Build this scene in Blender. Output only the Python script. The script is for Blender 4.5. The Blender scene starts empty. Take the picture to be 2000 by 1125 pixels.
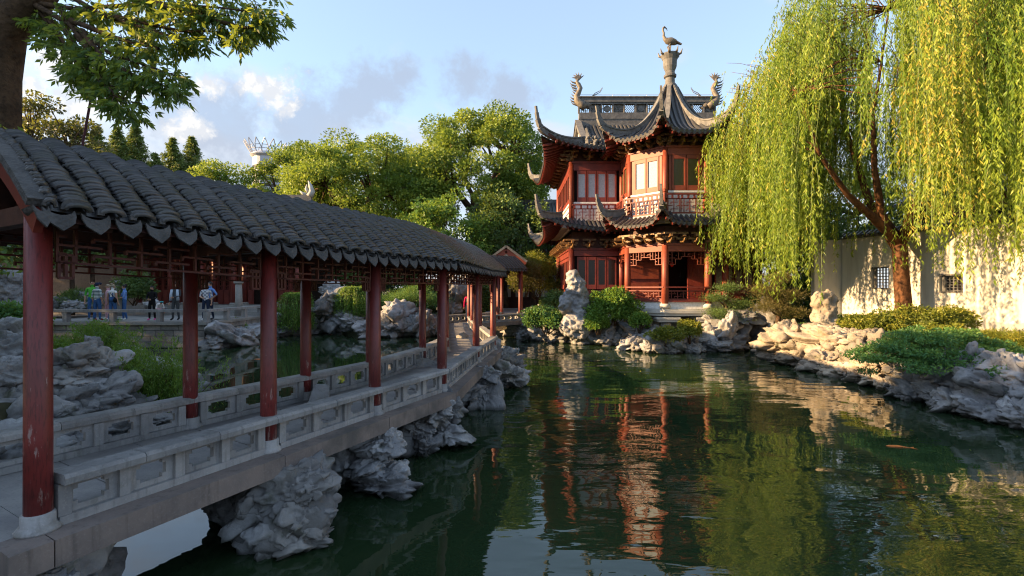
import bpy, bmesh, math, random
import numpy as np
from mathutils import Vector, Matrix
from math import sin, cos, pi, radians, sqrt, atan2, exp, floor

# ------------------------------------------------------------------ camera, sky, sun, exposure
scn = bpy.context.scene
COL = scn.collection
EYE = 2.8
FPX = 972.0
cam_d = bpy.data.cameras.new('camera')
cam_d.sensor_width = 36.0
cam_d.lens = 36.0 * FPX / 2000.0
cam_d.clip_start = 0.05
cam_d.clip_end = 4000.0
cam = bpy.data.objects.new('camera', cam_d)
COL.objects.link(cam)
cam.location = (0, 0, EYE)
cam.rotation_euler = (radians(90), 0, 0)
scn.camera = cam

SUN_EL = 18.0            # degrees above the horizon
SUN_AZ = -6.0            # sun stands to the left (-X); positive turns it towards +Y
SUN_STRENGTH = 3.1
SKY_STRENGTH = 0.128
EXPOSURE = 2.55
to_sun = Vector((-cos(radians(SUN_AZ)) * cos(radians(SUN_EL)), sin(radians(SUN_AZ)) * cos(radians(SUN_EL)), sin(radians(SUN_EL))))

sun_d = bpy.data.lights.new('sun', 'SUN')
sun_d.energy = SUN_STRENGTH
sun_d.angle = radians(0.6)
sun_d.color = (1.0, 0.65, 0.31)
sun = bpy.data.objects.new('sun', sun_d)
COL.objects.link(sun)
sun.rotation_euler = to_sun.to_track_quat('Z', 'Y').to_euler()
sun.location = (-60, 10, 40)

scn.view_settings.view_transform = 'Standard'
scn.view_settings.look = 'None'
scn.view_settings.gamma = 1.0
scn.view_settings.use_curve_mapping = False
scn.view_settings.exposure = EXPOSURE
scn.render.engine = 'CYCLES'
cy = scn.cycles
cy.max_bounces = 8
cy.diffuse_bounces = 5
cy.glossy_bounces = 4
cy.transmission_bounces = 4
cy.transparent_max_bounces = 6
cy.use_denoising = True
cy.denoising_prefilter = 'ACCURATE'
cy.filter_width = 1.15
cy.sample_clamp_indirect = 8.0
cy.caustics_reflective = False
cy.caustics_refractive = False

def px_dir(px, py):
    return Vector(((px - 1000) / FPX, 1.0, (562.5 - py) / FPX)).normalized()

class NT:
    """tiny helper for node trees"""
    def __init__(self, tree):
        self.t = tree
    def n(self, typ, **kw):
        nd = self.t.nodes.new(typ)
        for k, v in kw.items():
            if k == 'ins':
                for kk, vv in v.items():
                    if isinstance(vv, bpy.types.NodeSocket):
                        self.t.links.new(vv, nd.inputs[kk])
                    else:
                        nd.inputs[kk].default_value = vv
            else:
                setattr(nd, k, v)
        return nd
    def link(self, a, b):
        self.t.links.new(a, b)
    def math(self, op, a, b=None, c=None, clamp=False):
        nd = self.t.nodes.new('ShaderNodeMath'); nd.operation = op; nd.use_clamp = clamp
        for i, v in enumerate((a, b, c)):
            if v is None: continue
            if isinstance(v, bpy.types.NodeSocket): self.t.links.new(v, nd.inputs[i])
            else: nd.inputs[i].default_value = v
        return nd.outputs[0]
    def vmath(self, op, a, b=None):
        nd = self.t.nodes.new('ShaderNodeVectorMath'); nd.operation = op
        for i, v in enumerate((a, b)):
            if v is None: continue
            if isinstance(v, bpy.types.NodeSocket): self.t.links.new(v, nd.inputs[i])
            else: nd.inputs[i].default_value = v
        return nd
    def mix(self, fac, a, b, blend='MIX'):
        nd = self.t.nodes.new('ShaderNodeMix'); nd.data_type = 'RGBA'; nd.blend_type = blend; nd.clamp_factor = True
        for k, v in ((0, fac), (6, a), (7, b)):
            if isinstance(v, bpy.types.NodeSocket): self.t.links.new(v, nd.inputs[k])
            else:
                nd.inputs[k].default_value = v if k == 0 else tuple(v) + ((1.0,) if len(v) == 3 else ())
        return nd.outputs[2]
    def ramp(self, fac, stops, interp='LINEAR'):
        nd = self.t.nodes.new('ShaderNodeValToRGB'); cr = nd.color_ramp; cr.interpolation = interp
        while len(cr.elements) > 1: cr.elements.remove(cr.elements[-1])
        for i, (p, c) in enumerate(stops):
            e = cr.elements[0] if i == 0 else cr.elements.new(p)
            e.position = p
            e.color = tuple(c) + (1.0,) if len(c) == 3 else c
        self.t.links.new(fac, nd.inputs[0])
        return nd.outputs[0]
    def smooth(self, v, lo, hi, a=0.0, b=1.0):
        nd = self.t.nodes.new('ShaderNodeMapRange'); nd.interpolation_type = 'SMOOTHSTEP'
        self.t.links.new(v, nd.inputs[0])
        for i, q in enumerate((lo, hi, a, b)): nd.inputs[1 + i].default_value = q
        return nd.outputs[0]
    def noise(self, vec, scale, detail=4.0, rough=0.55, dist=0.0):
        nd = self.t.nodes.new('ShaderNodeTexNoise')
        nd.inputs['Scale'].default_value = scale; nd.inputs['Detail'].default_value = detail
        nd.inputs['Roughness'].default_value = rough; nd.inputs['Distortion'].default_value = dist
        if vec is not None: self.t.links.new(vec, nd.inputs['Vector'])
        return nd.outputs[0]

# ---- world: Nishita sky with low broken cloud
world = bpy.data.worlds.new('World')
scn.world = world
world.use_nodes = True
wt = world.node_tree
wt.nodes.clear()
N = NT(wt)
sky = N.n('ShaderNodeTexSky', sky_type='NISHITA', sun_disc=False)
sky.sun_elevation = radians(SUN_EL)
sky.sun_rotation = atan2(to_sun.x, to_sun.y)
sky.altitude = 0.0
sky.air_density = 1.0
sky.dust_density = 0.6
sky.ozone_density = 1.6
tc = N.n('ShaderNodeTexCoord')
dirv = N.vmath('NORMALIZE', tc.outputs['Generated']).outputs[0]
sep = N.n('ShaderNodeSeparateXYZ'); N.link(dirv, sep.inputs[0])
elev = sep.outputs['Z']
stretch = N.vmath('MULTIPLY', dirv, (1.0, 1.0, 1.9)).outputs[0]
n1 = N.noise(stretch, 3.1, 7.0, 0.56, 0.25)
shifted = N.vmath('ADD', stretch, (-0.045, 0.0, 0.05)).outputs[0]
n2 = N.noise(shifted, 3.1, 7.0, 0.56, 0.25)
low = N.smooth(elev, 0.48, 0.10)                       # more cloud near the horizon, everywhere
cov = N.math('ADD', n1, N.math('MULTIPLY', low, 0.36))
mask = N.smooth(cov, 0.58, 0.80)
# three sunlit cumulus heads and two grey ones seen above the trees
def puff(px, py, size, wob):
    d = px_dir(px, py)
    dd = N.vmath('SUBTRACT', dirv, tuple(d))
    dd = N.vmath('MULTIPLY', dd.outputs[0], (1.0, 1.0, 1.35))
    ln = N.vmath('LENGTH', dd.outputs[0]).outputs['Value']
    nn = N.noise(dirv, 22.0, 8.0, 0.66, 0.15)
    v = N.math('SUBTRACT', N.math('ADD', 1.0, N.math('MULTIPLY', N.math('SUBTRACT', nn, 0.5), wob)), N.math('DIVIDE', ln, size))
    return v
bright = None
for (px, py, s) in ((508, 172, 0.034), (545, 180, 0.050), (550, 205, 0.036), (405, 166, 0.028), (372, 246, 0.036), (130, 165, 0.085), (60, 175, 0.08), (350, 262, 0.03)):
    v = puff(px, py, s, 3.2)
    bright = v if bright is None else N.math('MAXIMUM', bright, v)
bmask = N.smooth(bright, 0.0, 0.75)
grey = None
for (px, py, s) in ((735, 165, 0.075), (690, 205, 0.075), (915, 155, 0.07), (790, 150, 0.05), (1000, 190, 0.08), (600, 235, 0.12), (430, 245, 0.13)):
    v = puff(px, py, s, 1.9)
    grey = v if grey is None else N.math('MAXIMUM', grey, v)
gmask = N.smooth(grey, -0.05, 0.75)
lit = N.smooth(N.math('SUBTRACT', n1, n2), -0.05, 0.07)
cloud_col = N.mix(lit, (0.85, 0.92, 1.06), (1.12, 1.16, 1.25))
sky_c = N.mix(0.66, sky.outputs[0], (0.58, 0.69, 0.78))       # thin high veil
c1 = N.mix(N.math('MULTIPLY', mask, 0.82), sky_c, cloud_col)
c2 = N.mix(N.math('MULTIPLY', gmask, 0.75), c1, (0.66, 0.76, 0.96))
b1 = N.noise(dirv, 26.0, 6.0, 0.6); b2 = N.noise(N.vmath('ADD', dirv, (-0.008, 0.0, 0.010)).outputs[0], 26.0, 6.0, 0.6)
head = N.mix(N.smooth(N.math('SUBTRACT', b1, b2), -0.07, 0.07), (1.15, 1.18, 1.24), (1.50, 1.46, 1.40))
c3 = N.mix(N.math('MULTIPLY', bmask, 0.9), c2, head)
bg = N.n('ShaderNodeBackground'); bg.inputs['Strength'].default_value = SKY_STRENGTH
N.link(c3, bg.inputs['Color'])
wo = N.n('ShaderNodeOutputWorld'); N.link(bg.outputs[0], wo.inputs['Surface'])

# ------------------------------------------------------------------ mesh helpers
rng = np.random.default_rng(7)
R_ = random.Random(11)

def W(px, py, Y):
    """world point seen at photo pixel (px, py) at distance Y"""
    return Vector(((px - 1000) * Y / FPX, Y, EYE - (py - 562.5) * Y / FPX))

def empty(name, loc=(0, 0, 0), rz=0.0):
    o = bpy.data.objects.new(name, None)
    o.empty_display_size = 0.2
    COL.objects.link(o)
    o.location = loc
    o.rotation_euler = (0, 0, rz)
    return o

def tag(o, label=None, cat=None, group=None, kind=None):
    if label: o['label'] = label
    if cat: o['category'] = cat
    if group: o['group'] = group
    if kind: o['kind'] = kind
    return o

def link(name, me, mat=None, parent=None, local=False):
    """one mesh object; when parented, mesh coordinates are world coordinates unless local"""
    if mat is not None and len(me.materials) == 0:
        me.materials.append(mat)
    o = bpy.data.objects.new(name, me)
    COL.objects.link(o)
    if parent is not None:
        o.parent = parent
        if not local and parent.parent is None:
            o.location = -parent.location
    return o

def copy_tree(o, parent=None):
    c = o.copy(); COL.objects.link(c)
    if parent is not None: c.parent = parent
    for ch in o.children: copy_tree(ch, c)
    return c

def mesh_np(name, V, F, smooth=False, attrs=None):
    """V (n,3), F (m,k) numpy arrays"""
    V = np.ascontiguousarray(V, dtype=np.float32); F = np.ascontiguousarray(F, dtype=np.int32)
    me = bpy.data.meshes.new(name)
    m, k = F.shape
    me.vertices.add(len(V)); me.vertices.foreach_set('co', V.ravel())
    me.loops.add(m * k); me.loops.foreach_set('vertex_index', F.ravel())
    me.polygons.add(m)
    me.polygons.foreach_set('loop_start', np.arange(0, m * k, k, dtype=np.int32))
    try: me.polygons.foreach_set('loop_total', np.full(m, k, dtype=np.int32))
    except Exception: pass
    if smooth: me.polygons.foreach_set('use_smooth', np.ones(m, dtype=bool))
    if attrs:
        for an, arr in attrs.items():
            a = me.attributes.new(an, 'FLOAT', 'FACE')
            a.data.foreach_set('value', np.ascontiguousarray(arr, dtype=np.float32))
    me.update(calc_edges=True)
    return me

class MB:
    """collects simple shapes into one mesh"""
    def __init__(self):
        self.v = []; self.f = []
    def add(self, vs, fs):
        b = len(self.v)
        self.v.extend([tuple(p) for p in vs])
        self.f.extend([tuple(i + b for i in f) for f in fs])
        return self
    BOXF = [(0, 3, 2, 1), (4, 5, 6, 7), (0, 1, 5, 4), (1, 2, 6, 5), (2, 3, 7, 6), (3, 0, 4, 7)]
    def box(self, c, s, rz=0.0):
        hx, hy, hz = s[0] / 2, s[1] / 2, s[2] / 2
        ca, sa = cos(rz), sin(rz)
        vs = []
        for z in (-hz, hz):
            for x, y in ((-hx, -hy), (hx, -hy), (hx, hy), (-hx, hy)):
                vs.append((c[0] + x * ca - y * sa, c[1] + x * sa + y * ca, c[2] + z))
        return self.add(vs, self.BOXF)
    def bar(self, p0, p1, w, h, up=(0, 0, 1)):
        """rectangular bar from p0 to p1, w sideways, h along up"""
        p0, p1, up = Vector(p0), Vector(p1), Vector(up)
        d = (p1 - p0)
        if d.length < 1e-6: return self
        d.normalize()
        s = d.cross(up)
        if s.length < 1e-4: s = d.cross(Vector((1, 0, 0)))
        s.normalize(); u = s.cross(d)
        vs = []
        for p in (p0, p1):
            for a, b in ((-1, -1), (1, -1), (1, 1), (-1, 1)):
                vs.append(p + s * (a * w / 2) + u * (b * h / 2))
        return self.add(vs, [(0, 3, 2, 1), (4, 5, 6, 7), (0, 1, 5, 4), (1, 2, 6, 5), (2, 3, 7, 6), (3, 0, 4, 7)][::1])
    def tube(self, pts, rad, n=8, cap=True):
        pts = [Vector(p) for p in pts]
        m = len(pts)
        if not hasattr(rad, '__len__'): rad = [rad] * m
        vs, fs = [], []
        side = None
        for i in range(m):
            d = (pts[min(i + 1, m - 1)] - pts[max(i - 1, 0)])
            if d.length < 1e-9: d = Vector((0, 0, 1))
            d.normalize()
            if side is None:
                ref = Vector((0, 0, 1)) if abs(d.z) < 0.9 else Vector((1, 0, 0))
                side = d.cross(ref).normalized()
            else:
                side = (side - d * side.dot(d))
                if side.length < 1e-6: side = d.orthogonal()
                side.normalize()
            u = d.cross(side)
            for k in range(n):
                a = 2 * pi * k / n
                vs.append(pts[i] + (side * cos(a) + u * sin(a)) * rad[i])
        for i in range(m - 1):
            for k in range(n):
                k2 = (k + 1) % n
                fs.append((i * n + k, i * n + k2, (i + 1) * n + k2, (i + 1) * n + k))
        if cap:
            fs.append(tuple(range(n))[::-1]); fs.append(tuple((m - 1) * n + k for k in range(n)))
        return self.add(vs, fs)
    def lathe(self, prof, c=(0, 0, 0), n=16):
        vs, fs = [], []
        m = len(prof)
        for r, z in prof:
            for k in range(n):
                a = 2 * pi * k / n
                vs.append((c[0] + r * cos(a), c[1] + r * sin(a), c[2] + z))
        for i in range(m - 1):
            for k in range(n):
                k2 = (k + 1) % n
                fs.append((i * n + k, i * n + k2, (i + 1) * n + k2, (i + 1) * n + k))
        fs.append(tuple(range(n))[::-1]); fs.append(tuple((m - 1) * n + k for k in range(n)))
        return self.add(vs, fs)
    def prism(self, poly, z0, z1):
        n = len(poly)
        vs = [(p[0], p[1], z0) for p in poly] + [(p[0], p[1], z1) for p in poly]
        fs = [tuple(range(n))[::-1], tuple(range(n, 2 * n))]
        for i in range(n):
            j = (i + 1) % n
            fs.append((i, j, n + j, n + i))
        return self.add(vs, fs)
    def ellipsoid(self, c, r, n=10, m=7, M=None):
        vs, fs = [], []
        for i in range(m + 1):
            t = pi * i / m
            for k in range(n):
                a = 2 * pi * k / n
                v = Vector((r[0] * sin(t) * cos(a), r[1] * sin(t) * sin(a), r[2] * cos(t)))
                if M is not None: v = M @ v
                vs.append(v + Vector(c))
        for i in range(m):
            for k in range(n):
                k2 = (k + 1) % n
                fs.append((i * n + k, (i + 1) * n + k, (i + 1) * n + k2, i * n + k2))
        return self.add(vs, fs)
    def mesh(self, name, smooth=False):
        me = bpy.data.meshes.new(name)
        me.from_pydata(self.v, [], self.f)
        if smooth:
            me.polygons.foreach_set('use_smooth', np.ones(len(me.polygons), dtype=bool))
        me.update()
        return me
    def build(self, name, mat, parent=None, smooth=False, local=False, kind=None):
        o = link(name, self.mesh(name, smooth), mat, parent, local)
        if kind: o['kind'] = kind
        return o

# ------------------------------------------------------------------ vector noise (numpy)
_perm = np.random.default_rng(3).permutation(256)
_perm = np.concatenate([_perm, _perm, _perm])
_grad = np.random.default_rng(4).normal(size=(256, 3)); _grad /= np.linalg.norm(_grad, axis=1)[:, None]
def pnoise(P):
    P = np.asarray(P, dtype=np.float64)
    I = np.floor(P).astype(int); Fr = P - I
    u = Fr * Fr * Fr * (Fr * (Fr * 6 - 15) + 10)
    I &= 255
    out = 0
    for dx in (0, 1):
        wx = u[:, 0] if dx else 1 - u[:, 0]
        for dy in (0, 1):
            wy = u[:, 1] if dy else 1 - u[:, 1]
            for dz in (0, 1):
                wz = u[:, 2] if dz else 1 - u[:, 2]
                h = _perm[_perm[_perm[(I[:, 0] + dx) & 255] + ((I[:, 1] + dy) & 255)] + ((I[:, 2] + dz) & 255)]
                g = _grad[h]
                out = out + wx * wy * wz * ((Fr[:, 0] - dx) * g[:, 0] + (Fr[:, 1] - dy) * g[:, 1] + (Fr[:, 2] - dz) * g[:, 2])
    return out
def fbm(P, octv=4, lac=2.1, gain=0.5):
    a, s, o = 1.0, 0.0, np.asarray(P, dtype=np.float64).copy()
    for _ in range(octv):
        s = s + a * pnoise(o); a *= gain; o = o * lac + 17.3
    return s
# ------------------------------------------------------------------ materials
def mat_new(name):
    m = bpy.data.materials.new(name); m.use_nodes = True
    t = m.node_tree; t.nodes.clear()
    return m, NT(t)
def finish(N, shader, bump=None):
    out = N.n('ShaderNodeOutputMaterial'); N.link(shader, out.inputs['Surface'])
def principled(N, color, rough=0.7, spec=0.3, normal=None, **kw):
    p = N.n('ShaderNodeBsdfPrincipled')
    if isinstance(color, bpy.types.NodeSocket): N.link(color, p.inputs['Base Color'])
    else: p.inputs['Base Color'].default_value = tuple(color) + (1.0,)
    if isinstance(rough, bpy.types.NodeSocket): N.link(rough, p.inputs['Roughness'])
    else: p.inputs['Roughness'].default_value = rough
    p.inputs['Specular IOR Level'].default_value = spec
    for k, v in kw.items(): p.inputs[k].default_value = v
    if normal is not None: N.link(normal, p.inputs['Normal'])
    return p.outputs[0]
def bump(N, h, strength=0.4, dist=0.02):
    b = N.n('ShaderNodeBump'); b.inputs['Strength'].default_value = strength; b.inputs['Distance'].default_value = dist
    N.link(h, b.inputs['Height']); return b.outputs[0]
def pos(N):
    return N.n('ShaderNodeNewGeometry').outputs['Position']
def island(N):
    return N.n('ShaderNodeNewGeometry').outputs['Random Per Island']
def objrand(N):
    return N.n('ShaderNodeObjectInfo').outputs['Random']

M = {}
def mottled(name, a, b, scale=3.0, rough=0.75, spec=0.25, bs=0.35, bd=0.02, fine=30.0, c=None, vary=0.0):
    m, N = mat_new(name)
    p = pos(N)
    n = N.noise(p, scale, 6, 0.62)
    col = N.mix(N.smooth(n, 0.32, 0.68), a, b)
    n2 = N.noise(p, fine, 4, 0.6)
    col = N.mix(N.math('MULTIPLY', N.smooth(n2, 0.45, 0.75), 0.45), col, c if c else tuple(x * 0.55 for x in a))
    if vary:
        r = N.math('ADD', N.math('MULTIPLY', objrand(N), vary), 1.0 - vary * 0.5)
        hs = N.n('ShaderNodeHueSaturation'); N.link(col, hs.inputs['Color']); N.link(r, hs.inputs['Value']); col = hs.outputs[0]
    h = N.math('ADD', N.math('MULTIPLY', n, 0.6), N.math('MULTIPLY', n2, 0.4))
    finish(N, principled(N, col, rough, spec, bump(N, h, bs, bd)))
    M[name] = m
    return m
mottled('deck_stone', (0.305, 0.293, 0.286), (0.215, 0.208, 0.215), 2.2, 0.75, 0.3, 0.3, 0.01, 60, (0.130, 0.130, 0.137), 0.08)
mottled('rail_stone', (0.33, 0.32, 0.31), (0.21, 0.205, 0.205), 2.6, 0.72, 0.3, 0.25, 0.008, 45, (0.12, 0.115, 0.115), 0.18)
mottled('fascia_stone', (0.19, 0.155, 0.14), (0.115, 0.10, 0.097), 1.6, 0.8, 0.25, 0.35, 0.01, 40, (0.09, 0.085, 0.085), 0.1)
mottled('block_stone', (0.324, 0.304, 0.277), (0.189, 0.178, 0.169), 1.4, 0.85, 0.2, 0.5, 0.02, 18, (0.081, 0.081, 0.081), 0.6)
mottled('pale_stone', (0.55, 0.53, 0.48), (0.42, 0.41, 0.38), 1.6, 0.8, 0.25, 0.25, 0.01, 25, (0.30, 0.29, 0.27))
mottled('ridge_grey', (0.19, 0.188, 0.185), (0.105, 0.105, 0.108), 4.0, 0.8, 0.25, 0.5, 0.02, 22, (0.09, 0.09, 0.09))
mottled('carved_grey', (0.20, 0.195, 0.19), (0.11, 0.11, 0.11), 6.0, 0.8, 0.25, 0.6, 0.03, 25, (0.04, 0.04, 0.04))
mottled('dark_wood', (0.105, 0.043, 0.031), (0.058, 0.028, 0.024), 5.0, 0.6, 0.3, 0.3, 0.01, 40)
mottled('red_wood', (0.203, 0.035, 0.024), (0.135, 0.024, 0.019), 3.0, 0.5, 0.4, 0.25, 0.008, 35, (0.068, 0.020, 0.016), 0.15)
mottled('orange_wood', (0.26, 0.060, 0.030), (0.19, 0.038, 0.022), 3.0, 0.5, 0.4, 0.25, 0.008, 35, (0.10, 0.03, 0.02), 0.15)
mottled('gilt_wood', (0.30, 0.17, 0.06), (0.10, 0.05, 0.025), 8.0, 0.5, 0.4, 0.5, 0.02, 30, (0.03, 0.015, 0.01), 0.3)
mottled('bronze', (0.22, 0.19, 0.15), (0.10, 0.09, 0.085), 9.0, 0.6, 0.4, 0.4, 0.02, 40, (0.05, 0.045, 0.04))
mottled('mottled_plaster', (0.60, 0.58, 0.55), (0.52, 0.50, 0.47), 1.2, 0.9, 0.15, 0.2, 0.01, 20, (0.42, 0.40, 0.37))  # off-white mottled plaster for pavilion, ramp and gable parts
mottled('bark', (0.119, 0.077, 0.050), (0.056, 0.039, 0.028), 4.0, 0.9, 0.1, 0.9, 0.05, 16, (0.028, 0.021, 0.017))
mottled('willow_bark', (0.15, 0.070, 0.035), (0.06, 0.032, 0.020), 5.0, 0.9, 0.1, 0.9, 0.05, 14, (0.025, 0.015, 0.01))
mottled('soil', (0.075, 0.060, 0.040), (0.045, 0.055, 0.022), 0.6, 0.95, 0.1, 0.6, 0.05, 5.0, (0.03, 0.028, 0.02))
mottled('paving', (0.312, 0.299, 0.280), (0.221, 0.215, 0.202), 1.1, 0.85, 0.2, 0.3, 0.01, 15, (0.143, 0.137, 0.130), 0.2)
mottled('grey_steel', (0.55, 0.56, 0.60), (0.45, 0.47, 0.52), 0.05, 0.5, 0.5, 0.05, 0.01, 0.5)
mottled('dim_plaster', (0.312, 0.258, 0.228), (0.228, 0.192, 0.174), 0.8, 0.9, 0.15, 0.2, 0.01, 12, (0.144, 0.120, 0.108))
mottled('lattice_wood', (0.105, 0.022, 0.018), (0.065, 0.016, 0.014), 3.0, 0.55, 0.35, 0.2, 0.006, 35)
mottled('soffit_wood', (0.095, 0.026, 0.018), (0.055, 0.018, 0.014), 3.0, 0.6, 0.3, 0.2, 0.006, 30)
mottled('rope_red', (0.10, 0.03, 0.035), (0.06, 0.02, 0.03), 3, 0.7)

# old grey roof tile: each tile its own tone
m, N = mat_new('tile')
p = pos(N)
r = N.math('ADD', N.math('MULTIPLY', island(N), 0.5), N.math('MULTIPLY', objrand(N), 0.5))
n = N.noise(p, 5.0, 5, 0.6)
col = N.ramp(r, [(0.0, (0.026, 0.025, 0.029)), (0.5, (0.052, 0.051, 0.056)), (1.0, (0.115, 0.112, 0.115))])
col = N.mix(N.smooth(n, 0.42, 0.72), col, (0.050, 0.052, 0.045))
n3 = N.noise(p, 60.0, 3, 0.6)
finish(N, principled(N, col, N.math('ADD', 0.22, N.math('MULTIPLY', n, 0.3)), 0.6, bump(N, n3, 0.3, 0.004)))
M['tile'] = m
m, N = mat_new('drip_tile')
p = pos(N)
v = N.n('ShaderNodeTexVoronoi'); v.inputs['Scale'].default_value = 45.0; N.link(p, v.inputs['Vector'])
n = N.noise(p, 7.0, 5, 0.6)
col = N.mix(N.smooth(n, 0.35, 0.7), (0.085, 0.082, 0.082), (0.048, 0.047, 0.047))
finish(N, principled(N, col, 0.75, 0.3, bump(N, v.outputs[0], 0.5, 0.012)))
M['drip_tile'] = m

# red lacquer column, worn to pale ground in vertical flakes near the foot
m, N = mat_new('column_red')
p = pos(N)
st = N.vmath('MULTIPLY', p, (9.0, 9.0, 1.3)).outputs[0]
n = N.noise(st, 2.6, 8, 0.72)
sp = N.n('ShaderNodeSeparateXYZ'); N.link(p, sp.inputs[0])
foot = N.smooth(sp.outputs['Z'], 2.6, 1.0, -0.01, 0.12)
wear = N.smooth(N.math('ADD', n, foot), 0.655, 0.69)
base = N.mix(N.smooth(N.noise(p, 1.7, 5, 0.6), 0.3, 0.7), (0.19, 0.027, 0.025), (0.115, 0.021, 0.020))
fl = N.noise(st, 9.0, 4, 0.6)
base = N.mix(N.math('MULTIPLY', N.smooth(fl, 0.46, 0.7), 0.7), base, (0.055, 0.013, 0.012))
col = N.mix(N.math('MULTIPLY', wear, 0.75), base, (0.34, 0.25, 0.23))
rr = N.math('ADD', N.math('ADD', 0.34, N.math('MULTIPLY', fl, 0.25)), N.math('MULTIPLY', wear, 0.35))
finish(N, principled(N, col, rr, 0.5, bump(N, N.math('SUBTRACT', fl, N.math('MULTIPLY', wear, 0.8)), 0.25, 0.004)))
M['column_red'] = m
# edge beams: brown-grey stone with rain streaks and a damp lower edge
m, N = mat_new('fascia_stone')
p = pos(N)
n = N.noise(p, 1.8, 7, 0.65); st = N.noise(N.vmath('MULTIPLY', p, (7.0, 7.0, 0.6)).outputs[0], 2.0, 5, 0.6)
col = N.mix(N.smooth(n, 0.3, 0.7), (0.23, 0.185, 0.165), (0.14, 0.12, 0.115))
col = N.mix(N.math('MULTIPLY', N.smooth(st, 0.5, 0.75), 0.6), col, (0.07, 0.062, 0.058))
f = N.noise(p, 45, 4, 0.6)
col = N.mix(N.math('MULTIPLY', N.smooth(f, 0.5, 0.8), 0.4), col, (0.30, 0.27, 0.25))
col = N.mix(N.math('MULTIPLY', N.smooth(N.noise(p, 0.9, 4, 0.6), 0.5, 0.66), 0.5), col, (0.075, 0.075, 0.07))
finish(N, principled(N, col, 0.82, 0.25, bump(N, N.math('ADD', n, N.math('MULTIPLY', f, 0.3)), 0.5, 0.012)))
M['fascia_stone'] = m
m, N = mat_new('rail_stone')
p = pos(N)
n = N.noise(p, 2.4, 7, 0.65); st = N.noise(N.vmath('MULTIPLY', p, (8.0, 8.0, 0.9)).outputs[0], 2.2, 5, 0.62)
col = N.mix(N.smooth(n, 0.3, 0.7), (0.315, 0.31, 0.31), (0.195, 0.195, 0.202))
col = N.mix(N.math('MULTIPLY', N.smooth(st, 0.48, 0.72), 0.6), col, (0.125, 0.12, 0.12))
f = N.noise(p, 55, 4, 0.6)
col = N.mix(N.math('MULTIPLY', N.smooth(f, 0.5, 0.8), 0.35), col, (0.46, 0.44, 0.42))
col = N.mix(N.math('MULTIPLY', N.smooth(N.noise(p, 5.5, 5, 0.65), 0.56, 0.68), 0.5), col, (0.15, 0.145, 0.13))
hs = N.n('ShaderNodeHueSaturation'); N.link(col, hs.inputs['Color']); N.link(N.math('ADD', 0.82, N.math('MULTIPLY', objrand(N), 0.34)), hs.inputs['Value'])
finish(N, principled(N, hs.outputs[0], 0.78, 0.28, bump(N, N.math('ADD', n, N.math('MULTIPLY', f, 0.3)), 0.45, 0.01)))
M['rail_stone'] = m

# limestone rockery
def rock_mat(name, light, mid, dark, warm):
    m, N = mat_new(name)
    tcn = N.n('ShaderNodeTexCoord'); p = pos(N)
    n = N.noise(p, 1.6, 8, 0.62, 0.3)
    col = N.ramp(n, [(0.28, dark), (0.45, mid), (0.66, light)])
    w = N.noise(p, 0.7, 3, 0.5)
    col = N.mix(N.math('MULTIPLY', N.smooth(w, 0.5, 0.68), 0.55), col, warm)
    v = N.n('ShaderNodeTexVoronoi'); v.feature = 'DISTANCE_TO_EDGE'; v.inputs['Scale'].default_value = 2.3
    dn = N.n('ShaderNodeTexNoise'); dn.inputs['Scale'].default_value = 2.5; dn.inputs['Detail'].default_value = 5; N.link(p, dn.inputs['Vector'])
    pv = N.vmath('ADD', p, N.vmath('MULTIPLY', dn.outputs['Color'], (0.5, 0.5, 0.25)).outputs[0]).outputs[0]
    N.link(pv, v.inputs['Vector'])
    crack = N.math('MAXIMUM', N.smooth(v.outputs['Distance'], 0.0, 0.022), N.smooth(N.noise(p, 1.1, 3, 0.5), 0.42, 0.56))
    col = N.mix(N.math('SUBTRACT', 0.12, N.math('MULTIPLY', crack, 0.12)), col, tuple(x * 0.35 for x in dark))
    f = N.noise(p, 14.0, 6, 0.66)
    col = N.mix(N.math('MULTIPLY', N.smooth(f, 0.5, 0.8), 0.35), col, light)
    # damp, algae-dark band at the water
    sp = N.n('ShaderNodeSeparateXYZ'); N.link(p, sp.inputs[0])
    wet = N.smooth(N.math('ADD', sp.outputs['Z'], N.math('MULTIPLY', n, 0.1)), 0.17, 0.06)
    col = N.mix(N.math('MULTIPLY', wet, 0.75), col, (0.030, 0.030, 0.024))
    mz = N.noise(p, 2.6, 5, 0.6)
    col = N.mix(N.math('MULTIPLY', N.smooth(mz, 0.58, 0.70), 0.55), col, (0.060, 0.075, 0.030))
    hs = N.n('ShaderNodeHueSaturation'); N.link(col, hs.inputs['Color']); N.link(N.math('ADD', 0.62, N.math('MULTIPLY', objrand(N), 0.68)), hs.inputs['Value']); col = hs.outputs[0]
    pv2 = N.n('ShaderNodeTexVoronoi'); pv2.inputs['Scale'].default_value = 9.0; N.link(pv, pv2.inputs['Vector'])
    f = N.math('ADD', N.math('MULTIPLY', f, 0.7), N.math('MULTIPLY', N.smooth(pv2.outputs['Distance'], 0.0, 0.45), 0.5))
    hgt = N.math('ADD', N.math('MULTIPLY', f, 0.5), N.math('MULTIPLY', crack, 0.12))
    finish(N, principled(N, col, 0.8, 0.25, bump(N, hgt, 0.8, 0.05)))
    M[name] = m
rock_mat('rock', (0.349, 0.349, 0.359), (0.218, 0.218, 0.228), (0.097, 0.097, 0.102), (0.194, 0.170, 0.136))
rock_mat('rock_warm', (0.38, 0.335, 0.28), (0.25, 0.215, 0.175), (0.10, 0.088, 0.075), (0.22, 0.175, 0.12))

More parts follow.
